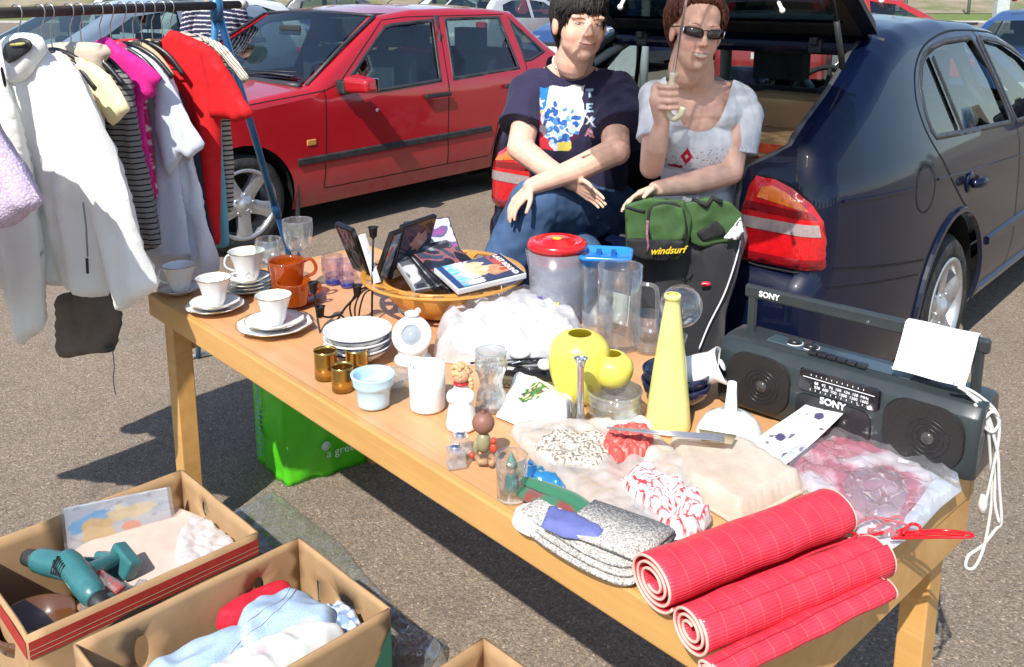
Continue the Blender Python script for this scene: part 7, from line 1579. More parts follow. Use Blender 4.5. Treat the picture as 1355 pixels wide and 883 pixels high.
dl = rr_plate(RL*.345, RL*.685, RH*.60, RH*.90, .001, mat('dial_black', (.008, .009, .014), .12, coat=.8), 'tuner_dial', .006, .005)
WPR = mat('white_print', (.8, .8, .8), .6); b = MB()
b.box((RL*.515, -.0046, RH*.80), (RL*.30, .0006, .0012)); b.build('tuning_line', WPR, dl)
for i in range(11):
    for z_, s_ in ((.845, .0015), (.64, .0018)): b = MB(); b.box((RL*(.40+.022*i), -.0046, RH*z_), (.0012, .0006, s_*2)); b.build('tick', WPR, dl)
for z_, tx in ((.745, '88   92   96  100  104  108  MHz'), (.69, '530  600  700  1000  1300  1600')): glyphs(tx, .0075, WPR, 'dial_numbers', dl, Matrix.Translation((RL*.53, -.0052, RH*z_)) @ Matrix.Rotation(PI/2, 4, 'X'))
glyphs('SONY', .018, WPR, 'lettering', ra, Matrix.Translation((RL*.50, -.0062, RH*.535)) @ Matrix.Rotation(PI/2, 4, 'X'), bold=.0005)
b = MB(); b.box((RL*.45, .062, RH+.001), (RL*.62, .040, .004)); b.build('top_panel', mat('radio_blue', (.05, .075, .09), .3, coat=.4), ra, bevel=.002)
b = MB()
for i in range(6): b = MB(); b.box((RL*(.36+.042*i), .040, RH+.004), (.017, .016, .007)); b.build('key', RDK, ra, bevel=.0015)
for x_ in (.25, .325): b = MB(); b.lathe([(.013, 0), (.012, .008), (.0005, .009)], 20, M=Matrix.Translation((RL*x_, .062, RH+.002))); kb_ = b.build('knob', RDK, ra); b = MB(); b.tube([(RL*x_+.016*math.cos(R(a)), .062+.016*math.sin(R(a)), RH+.0035) for a in range(-120, 60, 12)], .0009, 5); b.build('knob_scale', WPR, ra)
for i in range(5): b = MB(); b.box((RL*(.68+.03*i), .070, RH+.0035), (.014, .006, .002)); b.build('switch_mark', mat('print_pale', (.35, .42, .42), .5), ra)
HB = mat('handle_plastic', (.028, .036, .037), .35, coat=.3)
hz_ = topz(Lf+ex*.03+Vector((0, 0, 0)), 404)-TZ
yh = .075
for x_ in (.012, RL-.008): b = MB(); b.box((x_, yh, (RH+hz_)/2-.01), (.016, .014, hz_-RH+.05)); b.build('handle_arm', HB, ra, bevel=.004)
b = MB(); b.box((RL/2+.002, yh, hz_+.006), (RL+.012, .016, .026)); b.build('handle_bar', HB, ra, bevel=.005, seg=3)
glyphs('SONY', .016, WPR, 'lettering', ra, Matrix.Translation((.050, yh-.0088, hz_+.006)) @ Matrix.Rotation(PI/2, 4, 'X'), bold=.0005)
pa = thing('paper_sheet', 'blank white sheet of paper hung over the radio handle', 'paper'); pa.matrix_world = Matrix.Translation(Lf) @ Matrix.Rotation(ang, 4, 'Z')
b = MB()
def pap(u, v):
    x = RL*.70+(RL*.97-RL*.70)*u; L = (v-.5)*.20
    if abs(L) < .012: y, z = yh+L*.9, hz_+.0215
    else: s_ = 1 if L > 0 else -1; q = abs(L)-.012; y = yh+s_*(.0115+q*.42*(1 if s_ < 0 else .2)); z = hz_+.0205-q*.90
    return (x+.003*math.sin(v*4), y+.002*math.sin(u*7), z+.002*u)
b.grid(pap, 14, 30); b.build('sheet', mat('white_paper', (.80, .80, .80), .7, var=.03), pa)
# twin cable with plug hanging from the radio
CBL = mat('white_cable', (.62, .62, .58), .5); cbx = thing('power_cable', 'white bundled power cable hanging off the right end of the radio', 'cable')
Yk = P(1300, 620, TZ).y-.03
for pts in ([(1262, 505), (1285, 525), (1300, 545), (1312, 570), (1320, 600), (1322, 640), (1325, 690), (1318, 700), (1300, 722), (1282, 735), (1278, 750), (1288, 752), (1298, 735), (1305, 710), (1312, 660), (1310, 600), (1305, 560), (1290, 535)], [(1262, 508), (1290, 520), (1318, 545), (1322, 575), (1314, 620), (1305, 660), (1300, 675)], [(1268, 512), (1296, 530), (1314, 545), (1322, 560), (1312, 572), (1300, 560), (1312, 545), (1322, 552)], [(1280, 520), (1308, 552), (1318, 600), (1316, 660), (1322, 692)]):
    b = MB(); b.tube(smoothpl([tuple(Q(u, v, Yk-.0006*max(0, v-600)*0+.006*math.sin(i))) for i, (u, v) in enumerate(pts)], 5), .0028, 6); b.build('cord', CBL, cbx)
b = MB(); b.tube([Q(1303, 655, Yk), Q(1300, 668, Yk), Q(1300, 680, Yk)], [.006, .008, .005], 10); b.build('plug', CBL, cbx); b = MB(); b.tube([Q(1300, 680, Yk), Q(1300, 688, Yk)], .0022, 6); b.build('plug_pin', CHR, cbx)
# ================================================================ clothes rail
RN = Vector((-1.22, 2.2, 1.478)); RDv = Vector((.29, 1.0, .006)); RDn = RDv.normalized()
def rodY(Y): return RN+RDv*(Y-2.2)
def planept(u, v, c, n):
    r = ray(u, v); o = Vector((0, 0, HC)); t = (c-o).dot(n)/r.dot(n); return o+r*t
EX = Vector((RDn.y, -RDn.x, 0)).normalized()
cr = thing('clothes_rail', 'long dark padded clothes rail on blue metal legs, hung with second-hand clothes', 'clothes rail')
FOAM = mat('foam_brown', (.060, .045, .038), .85, var=.25, vs=20, bump=.4, bs=150); BLM = mat('blue_enamel', (.045, .20, .40), .35, metal=.3, coat=.3, var=.2, vs=12, dirt=((.25, .25, .25), 15, .3)); ENDC = mat('end_cap_white', (.62, .60, .56), .6)
b = MB(); b.tube([rodY(.9), rodY(2.0), rodY(3.18)], .0135, 16); b.build('rail_tube', FOAM, cr); b = MB(); b.tube([rodY(3.175), rodY(3.215)], .014, 14); b.build('end_cap', ENDC, cr)
for Yp in (3.05, 1.15):
    tp = rodY(Yp); b = MB(); b.tube([tp+Vector((0, 0, .035)), tp-Vector((0, 0, .05))], .022, 12); b.build('bracket', BLM, cr)
    f1 = Vector((tp.x+.235, Yp+.33, 0)); f2 = P(262, 474, 0) if Yp > 2 else Vector((tp.x-.4, Yp+.1, 0))
    for f_ in (f1, f2):
        m = tp.lerp(f_, .5); b = MB(); b.tube([tp, m], .0125, 12); b.tube([m, f_], .0105, 12); b.tube([m-(m-tp).normalized()*.03, m+(m-tp).normalized()*.02], .015, 12); b.build('leg', BLM, cr)
    b = MB(); b.tube([f2+Vector((0, 0, .012)), f2+Vector((-.07, -.05, .012))], .010, 10); b.tube([f2+Vector((0, 0, .012)), f2+Vector((.10, .06, .012))], .010, 10); b.build('foot_tube', ENDC, cr)
def cloth(b_name, px, c, th, mt, parent=None, fold=.010, fs=24, sp=.014, seed=0, edge=.025, colf=None, fz=.10, dep=0):
    """hanging cloth: outline in the plane square to the rail through c; real thickness, vertical folds"""
    n = RDn; q0 = c+n*dep; pts3 = [planept(u, v, q0, n) for u, v in px]; pl = [((p-q0).dot(EX), p.z-q0.z) for p in pts3]
    sm = [(a, z) for a, z, _ in smoothpl([(a, z, 0) for a, z in resamp(pl, .05)], 2, True)]
    V, T = cdt(sm, [], sp); X = np.array([v[0] for v in V]); Z = np.array([v[1] for v in V]); d = segdist(X, Z, sm); b = MB(); N = len(V); cs = [] if colf else None; F = []; B = []
    for x, z, q in zip(X, Z, d):
        f = min(1, q/edge); pr = math.sqrt(max(0, 1-(1-f)**2)); w_ = fold*(noise.noise(Vector((x*fs, z*fs*fz, seed)))*1.3+.5*noise.noise(Vector((x*fs*2.3, z*fs*fz*2, seed+3))))+.10*fold*noise.noise(Vector((x*40, z*40, seed)))+.28*fold*(.5-abs(noise.noise(Vector((x*9+z*5, z*9-x*4, seed+9)))))
        w_ *= min(1, .35-z*1.6) if z > -.6 else 1
        P3 = q0+EX*x+Vector((0, 0, z))+n*w_; F.append(P3-n*(th/2*pr+.001)); B.append(P3+n*(th/2*pr+.001))
        if colf: cs.append(colf(x, z))
    b.add(F, T, col=cs); b.add(B, [tuple(reversed(t)) for t in T], col=cs)
    cnt = {}
    for t_ in T:
        for i in range(3): cnt[(t_[i], t_[(i+1) % 3])] = 1
    for e in cnt:
        if (e[1], e[0]) not in cnt: b.f.append([e[1], e[0], N+e[0], N+e[1]]); b.m.append(0); b.sm.append(True)
    return b.build(b_name, mt, parent, recalc=True)
def mir(half, uc): return half+[(2*uc-u, v) for u, v in reversed(half) if abs(u-uc) > 2]
WIRE = mat('hanger_wire', (.45, .45, .46), .3, metal=.9); HPL = mat('hanger_black', (.014, .014, .015), .35, coat=.3); HWD = mat('hanger_wood', (.52, .36, .20), .5)
def hanger(label, Y, w_=.15, mt=HPL, dz=0, drop=.115):
    c = rodY(Y); h = thing('coat_hanger', label, 'hanger', c, 0, 'coat hangers on the rail')
    b = MB(); b.tube(smoothpl([(-.016*EX.x, -.016*EX.y, -.004), (-.012*EX.x, -.012*EX.y, .014), (0, 0, .019), (.014*EX.x, .014*EX.y, .012), (.016*EX.x, .016*EX.y, -.006), (.006*EX.x, .006*EX.y, -.03), (0, 0, -.045), (0, 0, -.10)], 4), .0018, 6); b.build('hook', WIRE, h)
    b = MB(); b.tube(smoothpl([tuple(EX*(-w_)+Vector((0, 0, -drop-.075))), tuple(EX*(-w_*.6)+Vector((0, 0, -drop-.015))), (0, 0, -.098), tuple(EX*(w_*.6)+Vector((0, 0, -drop-.015))), tuple(EX*w_+Vector((0, 0, -drop-.075)))], 5), .0065, 8, flat=1.3); b.tube([EX*(-w_*.92)+Vector((0, 0, -drop-.06)), EX*(w_*.92)+Vector((0, 0, -drop-.06))], .003, 6); b.build('shoulders', mt, h)
    return c
# shades of cloth
FLE = mat('fleece_white', (.78, .78, .72), .95, var=.05, vs=8, bump=.5, bs=220, bd=.002, sheen=.3); CRE = mat('cream_cotton', (.78, .68, .40), .9, var=.08, vs=12, bump=.3, bs=400); MAG = mat('magenta_cotton', (.60, .012, .22), .85, var=.15, vs=20, bump=.3, bs=300)
PBL = mat('pale_blue_cotton', (.58, .62, .72), .85, var=.06, vs=12, bump=.3, bs=400); WHS = mat('white_cotton', (.72, .74, .80), .85, var=.05, vs=14, bump=.3, bs=400); REDT = mat('red_cotton', (.58, .006, .010), .85, var=.08, vs=9, bump=.3, bs=500); NVC = mat('navy_cotton', (.015, .018, .04), .9); TEA = mat('teal_cotton', (.16, .42, .52), .85); BRT = mat('brown_twill', (.13, .105, .082), .9, var=.2, vs=12, bump=.4, bs=300); LIL = None
def stripemat(nm, c1, c2, per, duty, slope=.0):
    t = NT(nm); o_ = t.sep(); n = t.noise(14, 3); z = t.math('ADD', t.math('ADD', o_[2], t.math('MULTIPLY', o_[0], slope)), t.math('MULTIPLY', n.outputs[0], .006)); f = t.math('FRACT', t.math('DIVIDE', z, per)); k = t.ramp(f, [(duty, 1.0), (duty+.04, 0.0)])
    return t.bsdf(t.mix(k, c1, c2), .9, bump=t.noise(300, 2).outputs[0], bstr=.2, bdist=.0008)
# 1 lilac knit, nearest
c = hanger('black hanger nearest the camera, carrying the lilac knit', 1.92)
t = NT('lilac_knit'); v = t.new('ShaderNodeTexVoronoi'); v.inputs['Scale'].default_value = 170; t.l(t.obj(), v.inputs['Vector']); LIL = t.bsdf(t.ramp(v.outputs['Distance'], [(.1, (.66, .56, .66)), (.6, (.46, .37, .50))]), .9, bump=v.outputs['Distance'], bstr=.8, bdist=.002)
k_ = cloth('knit_jumper', [(-260, 60), (-150, 40), (-90, 60), (-35, 120), (-10, 170), (-15, 420), (-290, 420)], c, .05, LIL, seed=1); tag(k_, 'lilac knitted jumper at the near end of the rail, its sleeve entering at the left', 'jumper')
cloth('sleeve', [(-60, 95), (-20, 130), (5, 185), (35, 228), (57, 268), (40, 282), (20, 298), (-5, 300), (-25, 250), (-50, 190)], c, .07, LIL, k_, seed=2, dep=-.03, edge=.04)
# 2 white fleece jacket
c = hanger('black hanger inside the collar of the white fleece jacket', 2.25, .19)
jk = cloth('fleece_jacket', [(4, 88), (8, 62), (-2, 52), (-22, 48), (-60, 62), (-110, 100), (-130, 230), (-125, 372), (-60, 382), (20, 372), (60, 378), (100, 388), (142, 392), (150, 350), (140, 250), (128, 150), (100, 100), (72, 78), (52, 60), (30, 72), (16, 96)], c, .055, FLE, seed=3, fold=.024, fs=15, edge=.03, fz=.14); tag(jk, 'white fleece jacket with a stand collar and zip pocket, largest garment on the rail', 'jacket')
cloth('sleeve', [(84, 84), (104, 98), (124, 132), (148, 195), (172, 262), (190, 330), (207, 378), (200, 388), (163, 411), (156, 400), (150, 380), (128, 300), (105, 220), (92, 150)], c, .06, FLE, jk, seed=4, dep=-.035, edge=.035, fold=.016)
cloth('sleeve', [(-20, 90), (5, 100), (22, 150), (40, 230), (56, 330), (62, 425), (58, 436), (27, 458), (20, 440), (0, 370), (-25, 280), (-40, 160)], c, .06, FLE, jk, seed=5, dep=-.05, edge=.035, fold=.016)
cloth('collar', [(-2, 64), (4, 50), (20, 44), (42, 44), (55, 50), (60, 66), (52, 84), (40, 100), (20, 112), (5, 108), (0, 88)], c, .05, FLE, jk, seed=6, dep=-.03, edge=.03)
cloth('collar_opening', [(4, 72), (8, 58), (26, 50), (40, 54), (42, 64), (30, 74), (12, 84)], c, .004, BLK, jk, dep=-.062, edge=.01, fold=.001); cloth('label', [(15, 58), (32, 56), (32, 60), (15, 61)], c, .002, mat('tape_yellow', (.4, .36, .12), .8), jk, dep=-.070, edge=.003, fold=0, sp=.004)
cloth('zip', [(1, 92), (4, 90), (9, 112), (6, 114)], c, .003, BLK, jk, dep=-.065, edge=.004, fold=0, sp=.004)
b = MB(); pz_ = [planept(u, v, c-RDn*.066, RDn) for u, v in ((110, 268), (114, 300), (116, 340))]; b.tube(pz_, .0022, 6); b.build('pocket_zip', mat('grey_zip', (.25, .26, .28), .5), jk); b = MB(); b.tube([planept(115, 342, c-RDn*.07, RDn), planept(116, 362, c-RDn*.072, RDn)], .0035, 6); b.build('zip_pull', BLK, jk)
# brown trousers below
tq = cloth('trousers', mir([(112, 380), (140, 382), (152, 398), (160, 418), (156, 452), (150, 464), (120, 468), (86, 473), (78, 455), (76, 392)], 112)[:10], rodY(2.36), .05, BRT, seed=7, edge=.02, fold=.008, fs=16); tag(tq, 'grey-brown trousers folded over a hanger, showing below the white jacket', 'trousers')
cloth('waist_tab', [(141, 459), (153, 456), (153, 463), (142, 466)], rodY(2.36), .01, BLK, tq, dep=-.03, edge=.004, fold=0, sp=.006)
b = MB(); b.tube(smoothpl([planept(u, v, rodY(2.36), RDn) for u, v in ((149, 464), (151, 485), (150, 505), (153, 522))], 4), .0016, 5); b.build('cord', mat('grey_cord', (.18, .18, .2), .8), tq)
# 3 pink and cream blouses
c = hanger('black hanger carrying the pale yellow blouse', 2.35)
q = cloth('blouse', mir([(66, 66), (84, 66), (102, 80), (118, 98), (130, 118), (136, 170), (142, 250), (140, 330)], 66), c, .035, CRE, seed=8); tag(q, 'pale yellow cotton blouse with a short sleeve, behind the white jacket', 'blouse')
cloth('sleeve', [(100, 76), (122, 84), (145, 100), (160, 122), (173, 143), (166, 152), (152, 165), (146, 163), (132, 140), (112, 110)], c, .03, CRE, q, seed=9, dep=-.02, edge=.012)
c = hanger('black hanger with the pink top, hard against the white jacket', 2.32); q = cloth('top', mir([(62, 68), (80, 68), (100, 84), (112, 98), (114, 112), (100, 130), (104, 240), (102, 320)], 62), c, .03, mat('pink_cotton', (.72, .50, .52), .9), seed=10); tag(q, 'pale pink top between the white jacket and the yellow blouse', 'top')
# 4 beige cardigan, striped dress
c = hanger('black hanger between the beige cardigan and striped dress', 2.415, .15); q = cloth('cardigan', mir([(100, 56), (120, 56), (140, 60), (147, 72), (140, 80), (138, 200), (136, 300)], 100), c, .035, mat('beige_knit', (.50, .42, .33), .95, bump=.5, bs=200), seed=11); tag(q, 'beige knitted cardigan shoulder showing above the yellow blouse', 'cardigan')
c = hanger('black clip hanger carrying the striped dress', 2.45, .14)
q = cloth('striped_dress', mir([(112, 66), (140, 78), (160, 92), (174, 108), (180, 150), (190, 200), (200, 250), (215, 322), (200, 331), (160, 338)], 112), c, .05, stripemat('grey_stripe', (.20, .19, .19), (.008, .008, .01), .0150, .24), seed=12, fold=.010); tag(q, 'grey jersey dress with thin black stripes', 'dress')
# 5 magenta top
c = hanger('black hanger at the bunch of hooks, with the magenta top', 2.52, .15)
q = cloth('magenta_top', mir([(140, 48), (160, 62), (190, 80), (214, 102), (206, 114), (204, 128), (192, 134), (196, 190), (206, 262)], 140), c, .025, MAG, seed=13, fold=.014, edge=.015); tag(q, 'magenta top with a short frilled sleeve, right of the striped dress', 'top')
c = hanger('black hanger holding the pink patterned blouse', 2.56, .15); q = cloth('patterned_blouse', mir([(158, 54), (176, 70), (200, 92), (196, 140), (204, 200), (210, 262)], 158), c, .03, attrmat('pink_print', .9), seed=14, colf=lambda x, z: (.75, .55, .6) if nz(x*160, z*160, 2) > .25 else (.45, .03, .12), sp=.007); tag(q, 'deep pink blouse with pale speckles under the magenta top', 'blouse')
# 6 pale blue shirt with sleeve, white dress
c = hanger('black hanger carrying the pale blue-grey shirt', 2.61, .15)
q = cloth('shirt', mir([(172, 60), (195, 72), (214, 90), (226, 112), (232, 150), (236, 230), (246, 300), (250, 345)], 172), c, .04, PBL, seed=15, fold=.014); tag(q, 'pale blue-grey shirt with a folded-back sleeve', 'shirt')
cloth('sleeve', [(206, 110), (222, 104), (236, 130), (252, 160), (270, 190), (262, 202), (248, 214), (240, 205), (228, 232), (214, 215), (204, 170)], c, .03, PBL, q, seed=16, dep=-.03, edge=.012, fold=.014)
c = hanger('wooden trouser hanger with two clips beside the red tee', 2.65, .12, HWD); q = cloth('white_dress', [(196, 75), (216, 80), (232, 110), (246, 160), (256, 205), (268, 262), (280, 310), (286, 345), (281, 375), (258, 382), (235, 386), (208, 384), (185, 340), (180, 200)], c, .03, WHS, seed=17, fold=.026, edge=.015, fs=30, fz=.12); tag(q, 'long gathered white dress hanging to the left of the red tee', 'dress')
c = hanger('black hanger with the dark garment beside the red tee', 2.685, .13); q = cloth('dark_skirt', [(205, 90), (240, 120), (262, 190), (270, 250), (282, 322), (268, 330), (215, 330), (200, 200)], c, .04, NVC, seed=18); tag(q, 'dark navy skirt between the white dress and the red tee', 'skirt')
# 7 red tee on a wooden hanger
c = hanger('pale wooden hanger with a metal clip, inside the red tee', 2.73, .16, HWD)
q = cloth('tee_shirt', [(160, 52), (180, 52), (205, 56), (216, 50), (226, 40), (245, 46), (268, 56), (286, 70), (296, 88), (292, 120), (290, 160), (291, 240), (292, 322), (274, 325), (200, 322), (150, 318), (140, 160), (128, 80), (140, 58)], c, .03, REDT, seed=19, fold=.014, fs=16, edge=.02); tag(q, 'bright red tee shirt, the last but two garment at the far end of the rail', 'tee shirt')
cloth('sleeve', [(262, 54), (286, 70), (305, 98), (322, 128), (336, 150), (326, 158), (310, 162), (304, 158), (280, 156), (276, 120)], c, .035, REDT, q, seed=20, dep=-.02, edge=.015, fold=.010)
b = MB(); q2 = planept(207, 64, c-RDn*.02, RDn); b.box(tuple(q2), (.03, .02, .045)); ck_ = b.build('black_clip', HPL, q, bevel=.004)
c = hanger('black hanger holding the teal top at the far end', 2.775, .13); q = cloth('teal_top', [(200, 70), (262, 80), (292, 130), (296, 200), (304, 318), (302, 326), (290, 328), (230, 320), (200, 200)], c, .03, TEA, seed=21); tag(q, 'thin strip of a light teal top right of the red tee', 'top')
c = hanger('black hanger furthest along the rail, with the striped cream top', 2.815, .14); q = cloth('cotton_top', [(235, 42), (262, 48), (290, 60), (300, 80), (300, 110), (304, 160), (309, 215), (309, 278), (300, 280), (230, 270), (200, 120), (215, 60)], c, .03, stripemat('cream_stripe', (.42, .38, .33), (.03, .028, .03), .0150, .32), seed=22, fold=.005); tag(q, 'cream striped top, the furthest garment on the rail, edge showing', 'top')
cloth('sleeve', [(262, 46), (290, 56), (308, 72), (322, 92), (330, 103), (322, 110), (306, 90), (290, 72)], c, .035, stripemat('cream_stripe_sleeve', (.68, .62, .50), (.05, .045, .04), .011, .22, 1.2), q, seed=23, dep=-.01, edge=.02, fold=.003)
# ================================================================ boxes on the ground
def carton(name, label, c1, c2, c3, h, walls, mt=CARD, th=.006, bands=(), group='cardboard boxes on the asphalt'):
    """open box; c1 back corner, c2 and c3 the rim corners either side of it; local x runs c1->c2, local y c1->c3"""
    ex = (c2-c1); ey = (c3-c1); a = ex.length; b_ = ey.length; exn = ex.normalized(); eyn = (ey-exn*ey.dot(exn)).normalized()
    r = thing(name, label, 'box', (0, 0, 0), 0, group); M = Matrix(((exn.x, eyn.x, 0, c1.x), (exn.y, eyn.y, 0, c1.y), (0, 0, 1, 0), (0, 0, 0, 1))); r.matrix_world = M
    b = MB(); b.box((a/2, b_/2, .004), (a-.01, b_-.01, .006)); b.build('base', mt, r)
    def wall(nm, L, org, dx, holes, hh, slope=None):
        ol = [(0, 0), (L, 0), (L, hh if slope is None else slope), (0, hh)]; V, T = cdt(ol, holes, .035); bb = MB()
        n_ = Vector((-dx.y, dx.x, 0)); vs = []
        for x, z in V: p = org+dx*x; w_ = .003*nz(x*8, z*8, L)*min(1, min(x, L-x)/.04); vs.append(p+n_*w_+Vector((0, 0, z)))
        bb.add(vs, T, smooth=True); return bb.build(nm, mt, r, solid=th, recalc=True)
    W_ = []
    W_.append(wall('wall', a, Vector((0, 0, 0)), Vector((1, 0, 0)), walls.get('x0', []), h)); W_.append(wall('wall', b_, Vector((0, 0, 0)), Vector((0, 1, 0)), walls.get('y0', []), h))
    W_.append(wall('wall', a, Vector((0, b_, 0)), Vector((1, 0, 0)), walls.get('x1', []), h)); W_.append(wall('wall', b_, Vector((a, 0, 0)), Vector((0, 1, 0)), walls.get('y1', []), h))
    return r, M, a, b_, W_
def ovalh(cx, cz, rx, rz, n=14): return [(cx+rx*math.cos(2*PI*i/n), cz+rz*math.sin(2*PI*i/n)) for i in range(n)]
# box A
HA = .25; A1c = Vector((-.902, 2.269, 0)); A2c = Vector((-.616, 1.976, 0)); A3c = Vector((-1.265, 1.905, 0))
ba, MA, aa, ab, WA = carton('cardboard_box', 'cardboard fruit box with dark red stripes and a yellow arc, holding the power drills', A1c, A2c, A3c, HA, {'x0': [ovalh(.13, .19, .014, .022)], 'y1': []})
b = MB(); b.add([(aa+.0045, .0, .195), (aa+.0045, ab, .195), (aa+.0045, ab, .235), (aa+.0045, 0, .235)], [(0, 1, 2, 3)]); b.build('printed_band', CRED, ba); b = MB(); b.add([(aa+.0052, .0, .2145), (aa+.0052, ab, .2145), (aa+.0052, ab, .2165), (aa+.0052, 0, .2165)], [(0, 1, 2, 3)]); b.add([(aa+.0052, .0, .203), (aa+.0052, ab, .203), (aa+.0052, ab, .205), (aa+.0052, 0, .205)], [(0, 1, 2, 3)]); b.build('band_lines', mat('card_pale', (.5, .30, .2), .8), ba)
b = MB(); b.add([(0, ab+.0045, .195), (aa, ab+.0045, .195), (aa, ab+.0045, .235), (0, ab+.0045, .235)], [(0, 1, 2, 3)]); b.build('printed_band', CRED, ba)
YCP = mat('card_yellow', (.55, .36, .06), .7); KCP = mat('card_black', (.03, .025, .02), .7)
for r0, r1, mt_, x_ in ((.150, .166, KCP, .0058), (.134, .148, YCP, .0060), (.112, .132, YCP, .0058), (.106, .110, KCP, .0061)):
    b = MB(); b.grid(lambda u, v: (aa+x_, .30+(r0+(r1-r0)*v)*math.cos(PI*.05+PI*.95*u), .035+(r0+(r1-r0)*v)*math.sin(PI*.05+PI*.95*u)), 30, 1); b.build('printed_arc', mt_, ba)
b = MB(); b.box((aa*.5, ab+.006, .15), (.012, .003, .09)); b.build('hand_slot', HOLE, ba)
def inA(x, y, z=0): return MA @ Vector((x, y, z))
# the picture in a film sleeve
pc = thing('picture', 'child picture in film with soft blue, yellow and orange shapes, leaning in the striped box', 'picture')
pA, pB, pC, pD = Q(92, 748, 2.03), Q(232, 714, 2.16), Q(221, 645, 2.18), Q(84, 673, 2.05)
def picc(u, v):
    n = nz(u*4, v*4, 3); n2 = nz(u*9, v*9, 8); c = (.50+.1*n, .52+.1*n, .56)
    if n2 > .38: c = (.35, .33, .38)
    if ((u-.24)/.2)**2+((v-.62)/.25)**2 < 1+n and v > .5: c = (.10, .38, .70)
    if ((u-.30)/.15)**2+((v-.50)/.22)**2 < 1+n2: c = (.72, .46, .15)
    if ((u-.30)/.17)**2+((v-.16)/.12)**2 < 1+n: c = (.12, .36, .68)
    if ((u-.60)/.10)**2+((v-.42)/.12)**2 < 1+n2: c = (.75, .22, .10)
    if ((u-.62)/.22)**2+((v-.72)/.14)**2 < 1+n2: c = (.75, .58, .30)
    if ((u-.56)/.12)**2+((v-.14)/.14)**2 < 1+n: c = (.72, .60, .30)
    return c
b = MB(); b.grid(lambda u, v: pA.lerp(pB, u).lerp(pD.lerp(pC, u), v), 60, 36, col=picc); b.build('print', attrmat('glossy_print', .25, coat=.8), pc, solid=.006)
nrm = (pB-pA).cross(pD-pA).normalized(); nrm = nrm if nrm.y < 0 else -nrm
b = MB(); b.grid(lambda u, v: (pA.lerp(pB, u*1.06-.03).lerp(pD.lerp(pC, u*1.06-.03), v*1.06-.03))+nrm*(.007+.004*nz(u*6, v*6, 1)), 24, 16); b.build('film_sleeve', FILM, pc)
b = MB(); b.ell(tuple(pB+Vector((.008, -.01, .02))), (.012, .008, .009), 10, 8); b.build('film_knot', MILK, pc)
# flat carton under film, amber dish
fl_ = draped('film_packet', 'flat pinkish packet in loose film lying in the striped box', 'packet', None, .018, mat('pinkish_card', (.56, .44, .38), .8), pts=[tuple(inA(x, y)[:2]) for x, y in ((.03, .03), (.38, .03), (.38, .30), (.05, .33))], z=.15, wr=.003, ws=10, edge=.014, seed=31)
draped('film_bag', 'loose crinkled film on the flat packet in the striped box', 'plastic bag', None, .012, MILK, pts=[tuple(inA(x, y)[:2]) for x, y in ((.14, .02), (.37, .02), (.39, .12), (.33, .16), (.20, .11))], z=.175, wr=.012, ws=30, edge=.02, seed=32)
X = inA(.26, .46, 0); b = MB(); b.lathe([(.04, 0), (.075, .02), (.085, .06), (.08, .06), (.07, .025), (.0005, .01)], 32); tag(b.build('glass_dish', mat('amber_brown', (.10, .04, .015), .12, coat=.7), loc=(X.x, X.y, .12)), 'dark amber dish in the near left corner of the striped box', 'dish')
draped('orange_cloth', 'small orange cloth beside the amber dish in the striped box', 'cloth', None, .03, mat('orange_cloth', (.55, .28, .03), .8), pts=[tuple(inA(x, y)[:2]) for x, y in ((.32, .33), (.395, .33), (.395, .47), (.31, .43))], z=.14, wr=.01, ws=35, edge=.02, seed=33)
draped('film_bag', 'clear crumpled film beside the orange cloth in the striped box', 'plastic bag', None, .03, FILM, pts=[tuple(inA(x, y)[:2]) for x, y in ((.30, .24), (.395, .25), (.395, .38), (.29, .38))], z=.155, wr=.016, ws=35, edge=.02, seed=34)
TEALP = mat('tool_teal', (.035, .15, .16), .35, coat=.3, var=.15, vs=30, bump=.1, bs=400)
def drill(label, M):
    r = thing('power_drill', label, 'drill', (0, 0, 0), 0, 'green power drills'); r.matrix_world = M
    b = MB(); b.lathe([(.012, -.10), (.024, -.095), (.029, -.07), (.030, 0), (.028, .04), (.022, .055)], 22, M=Matrix.Rotation(PI/2, 4, 'Y'), cap1=True); cap(b, (-.03, 0, -.01), (-.055, 0, -.105), .019, .017); organic(b, 'body', TEALP, .0035, 3, r)
    b = MB(); b.box((-.045, 0, -.125), (.085, .05, .036)); b.build('battery', TEALP, r, bevel=.008, seg=3); b = MB(); b.lathe([(.020, .05), (.021, .065), (.019, .09), (.009, .102), (.003, .106)], 18, M=Matrix.Rotation(PI/2, 4, 'Y'), cap1=True); b.build('chuck', BLK, r)
    b = MB(); b.box((-.018, 0, -.045), (.012, .012, .026)); b.build('trigger', mat('tool_red', (.5, .02, .02), .4), r, bevel=.003)
    for i in range(5): b = MB(); b.box((-.085+.008*i, -.0, .026), (.003, .03, .006)); b.build('vent', BLK, r)
pd = Q(66, 745, 1.88); drill('teal cordless drill on top of the tools in the striped box', Matrix.Translation(pd) @ Matrix.Rotation(R(150), 4, 'Z') @ Matrix.Rotation(R(10), 4, 'Y') @ Matrix.Rotation(R(-62), 4, 'X'))
pd = Q(112, 772, 1.80); drill('teal cordless drill lying lower right of the first drill', Matrix.Translation(pd) @ Matrix.Rotation(R(-40), 4, 'Z') @ Matrix.Rotation(R(15), 4, 'Y') @ Matrix.Rotation(R(70), 4, 'X'))
bb_ = thing('bit_case', 'narrow clear and red case of drill bits across the drills', 'tool case'); p0, p1 = Q(96, 742, 1.90), Q(160, 782, 1.80); Mb = frame3(p0, p1-p0, Vector((.6, .6, .2))); bb_.matrix_world = Mb; Lb = (p1-p0).length
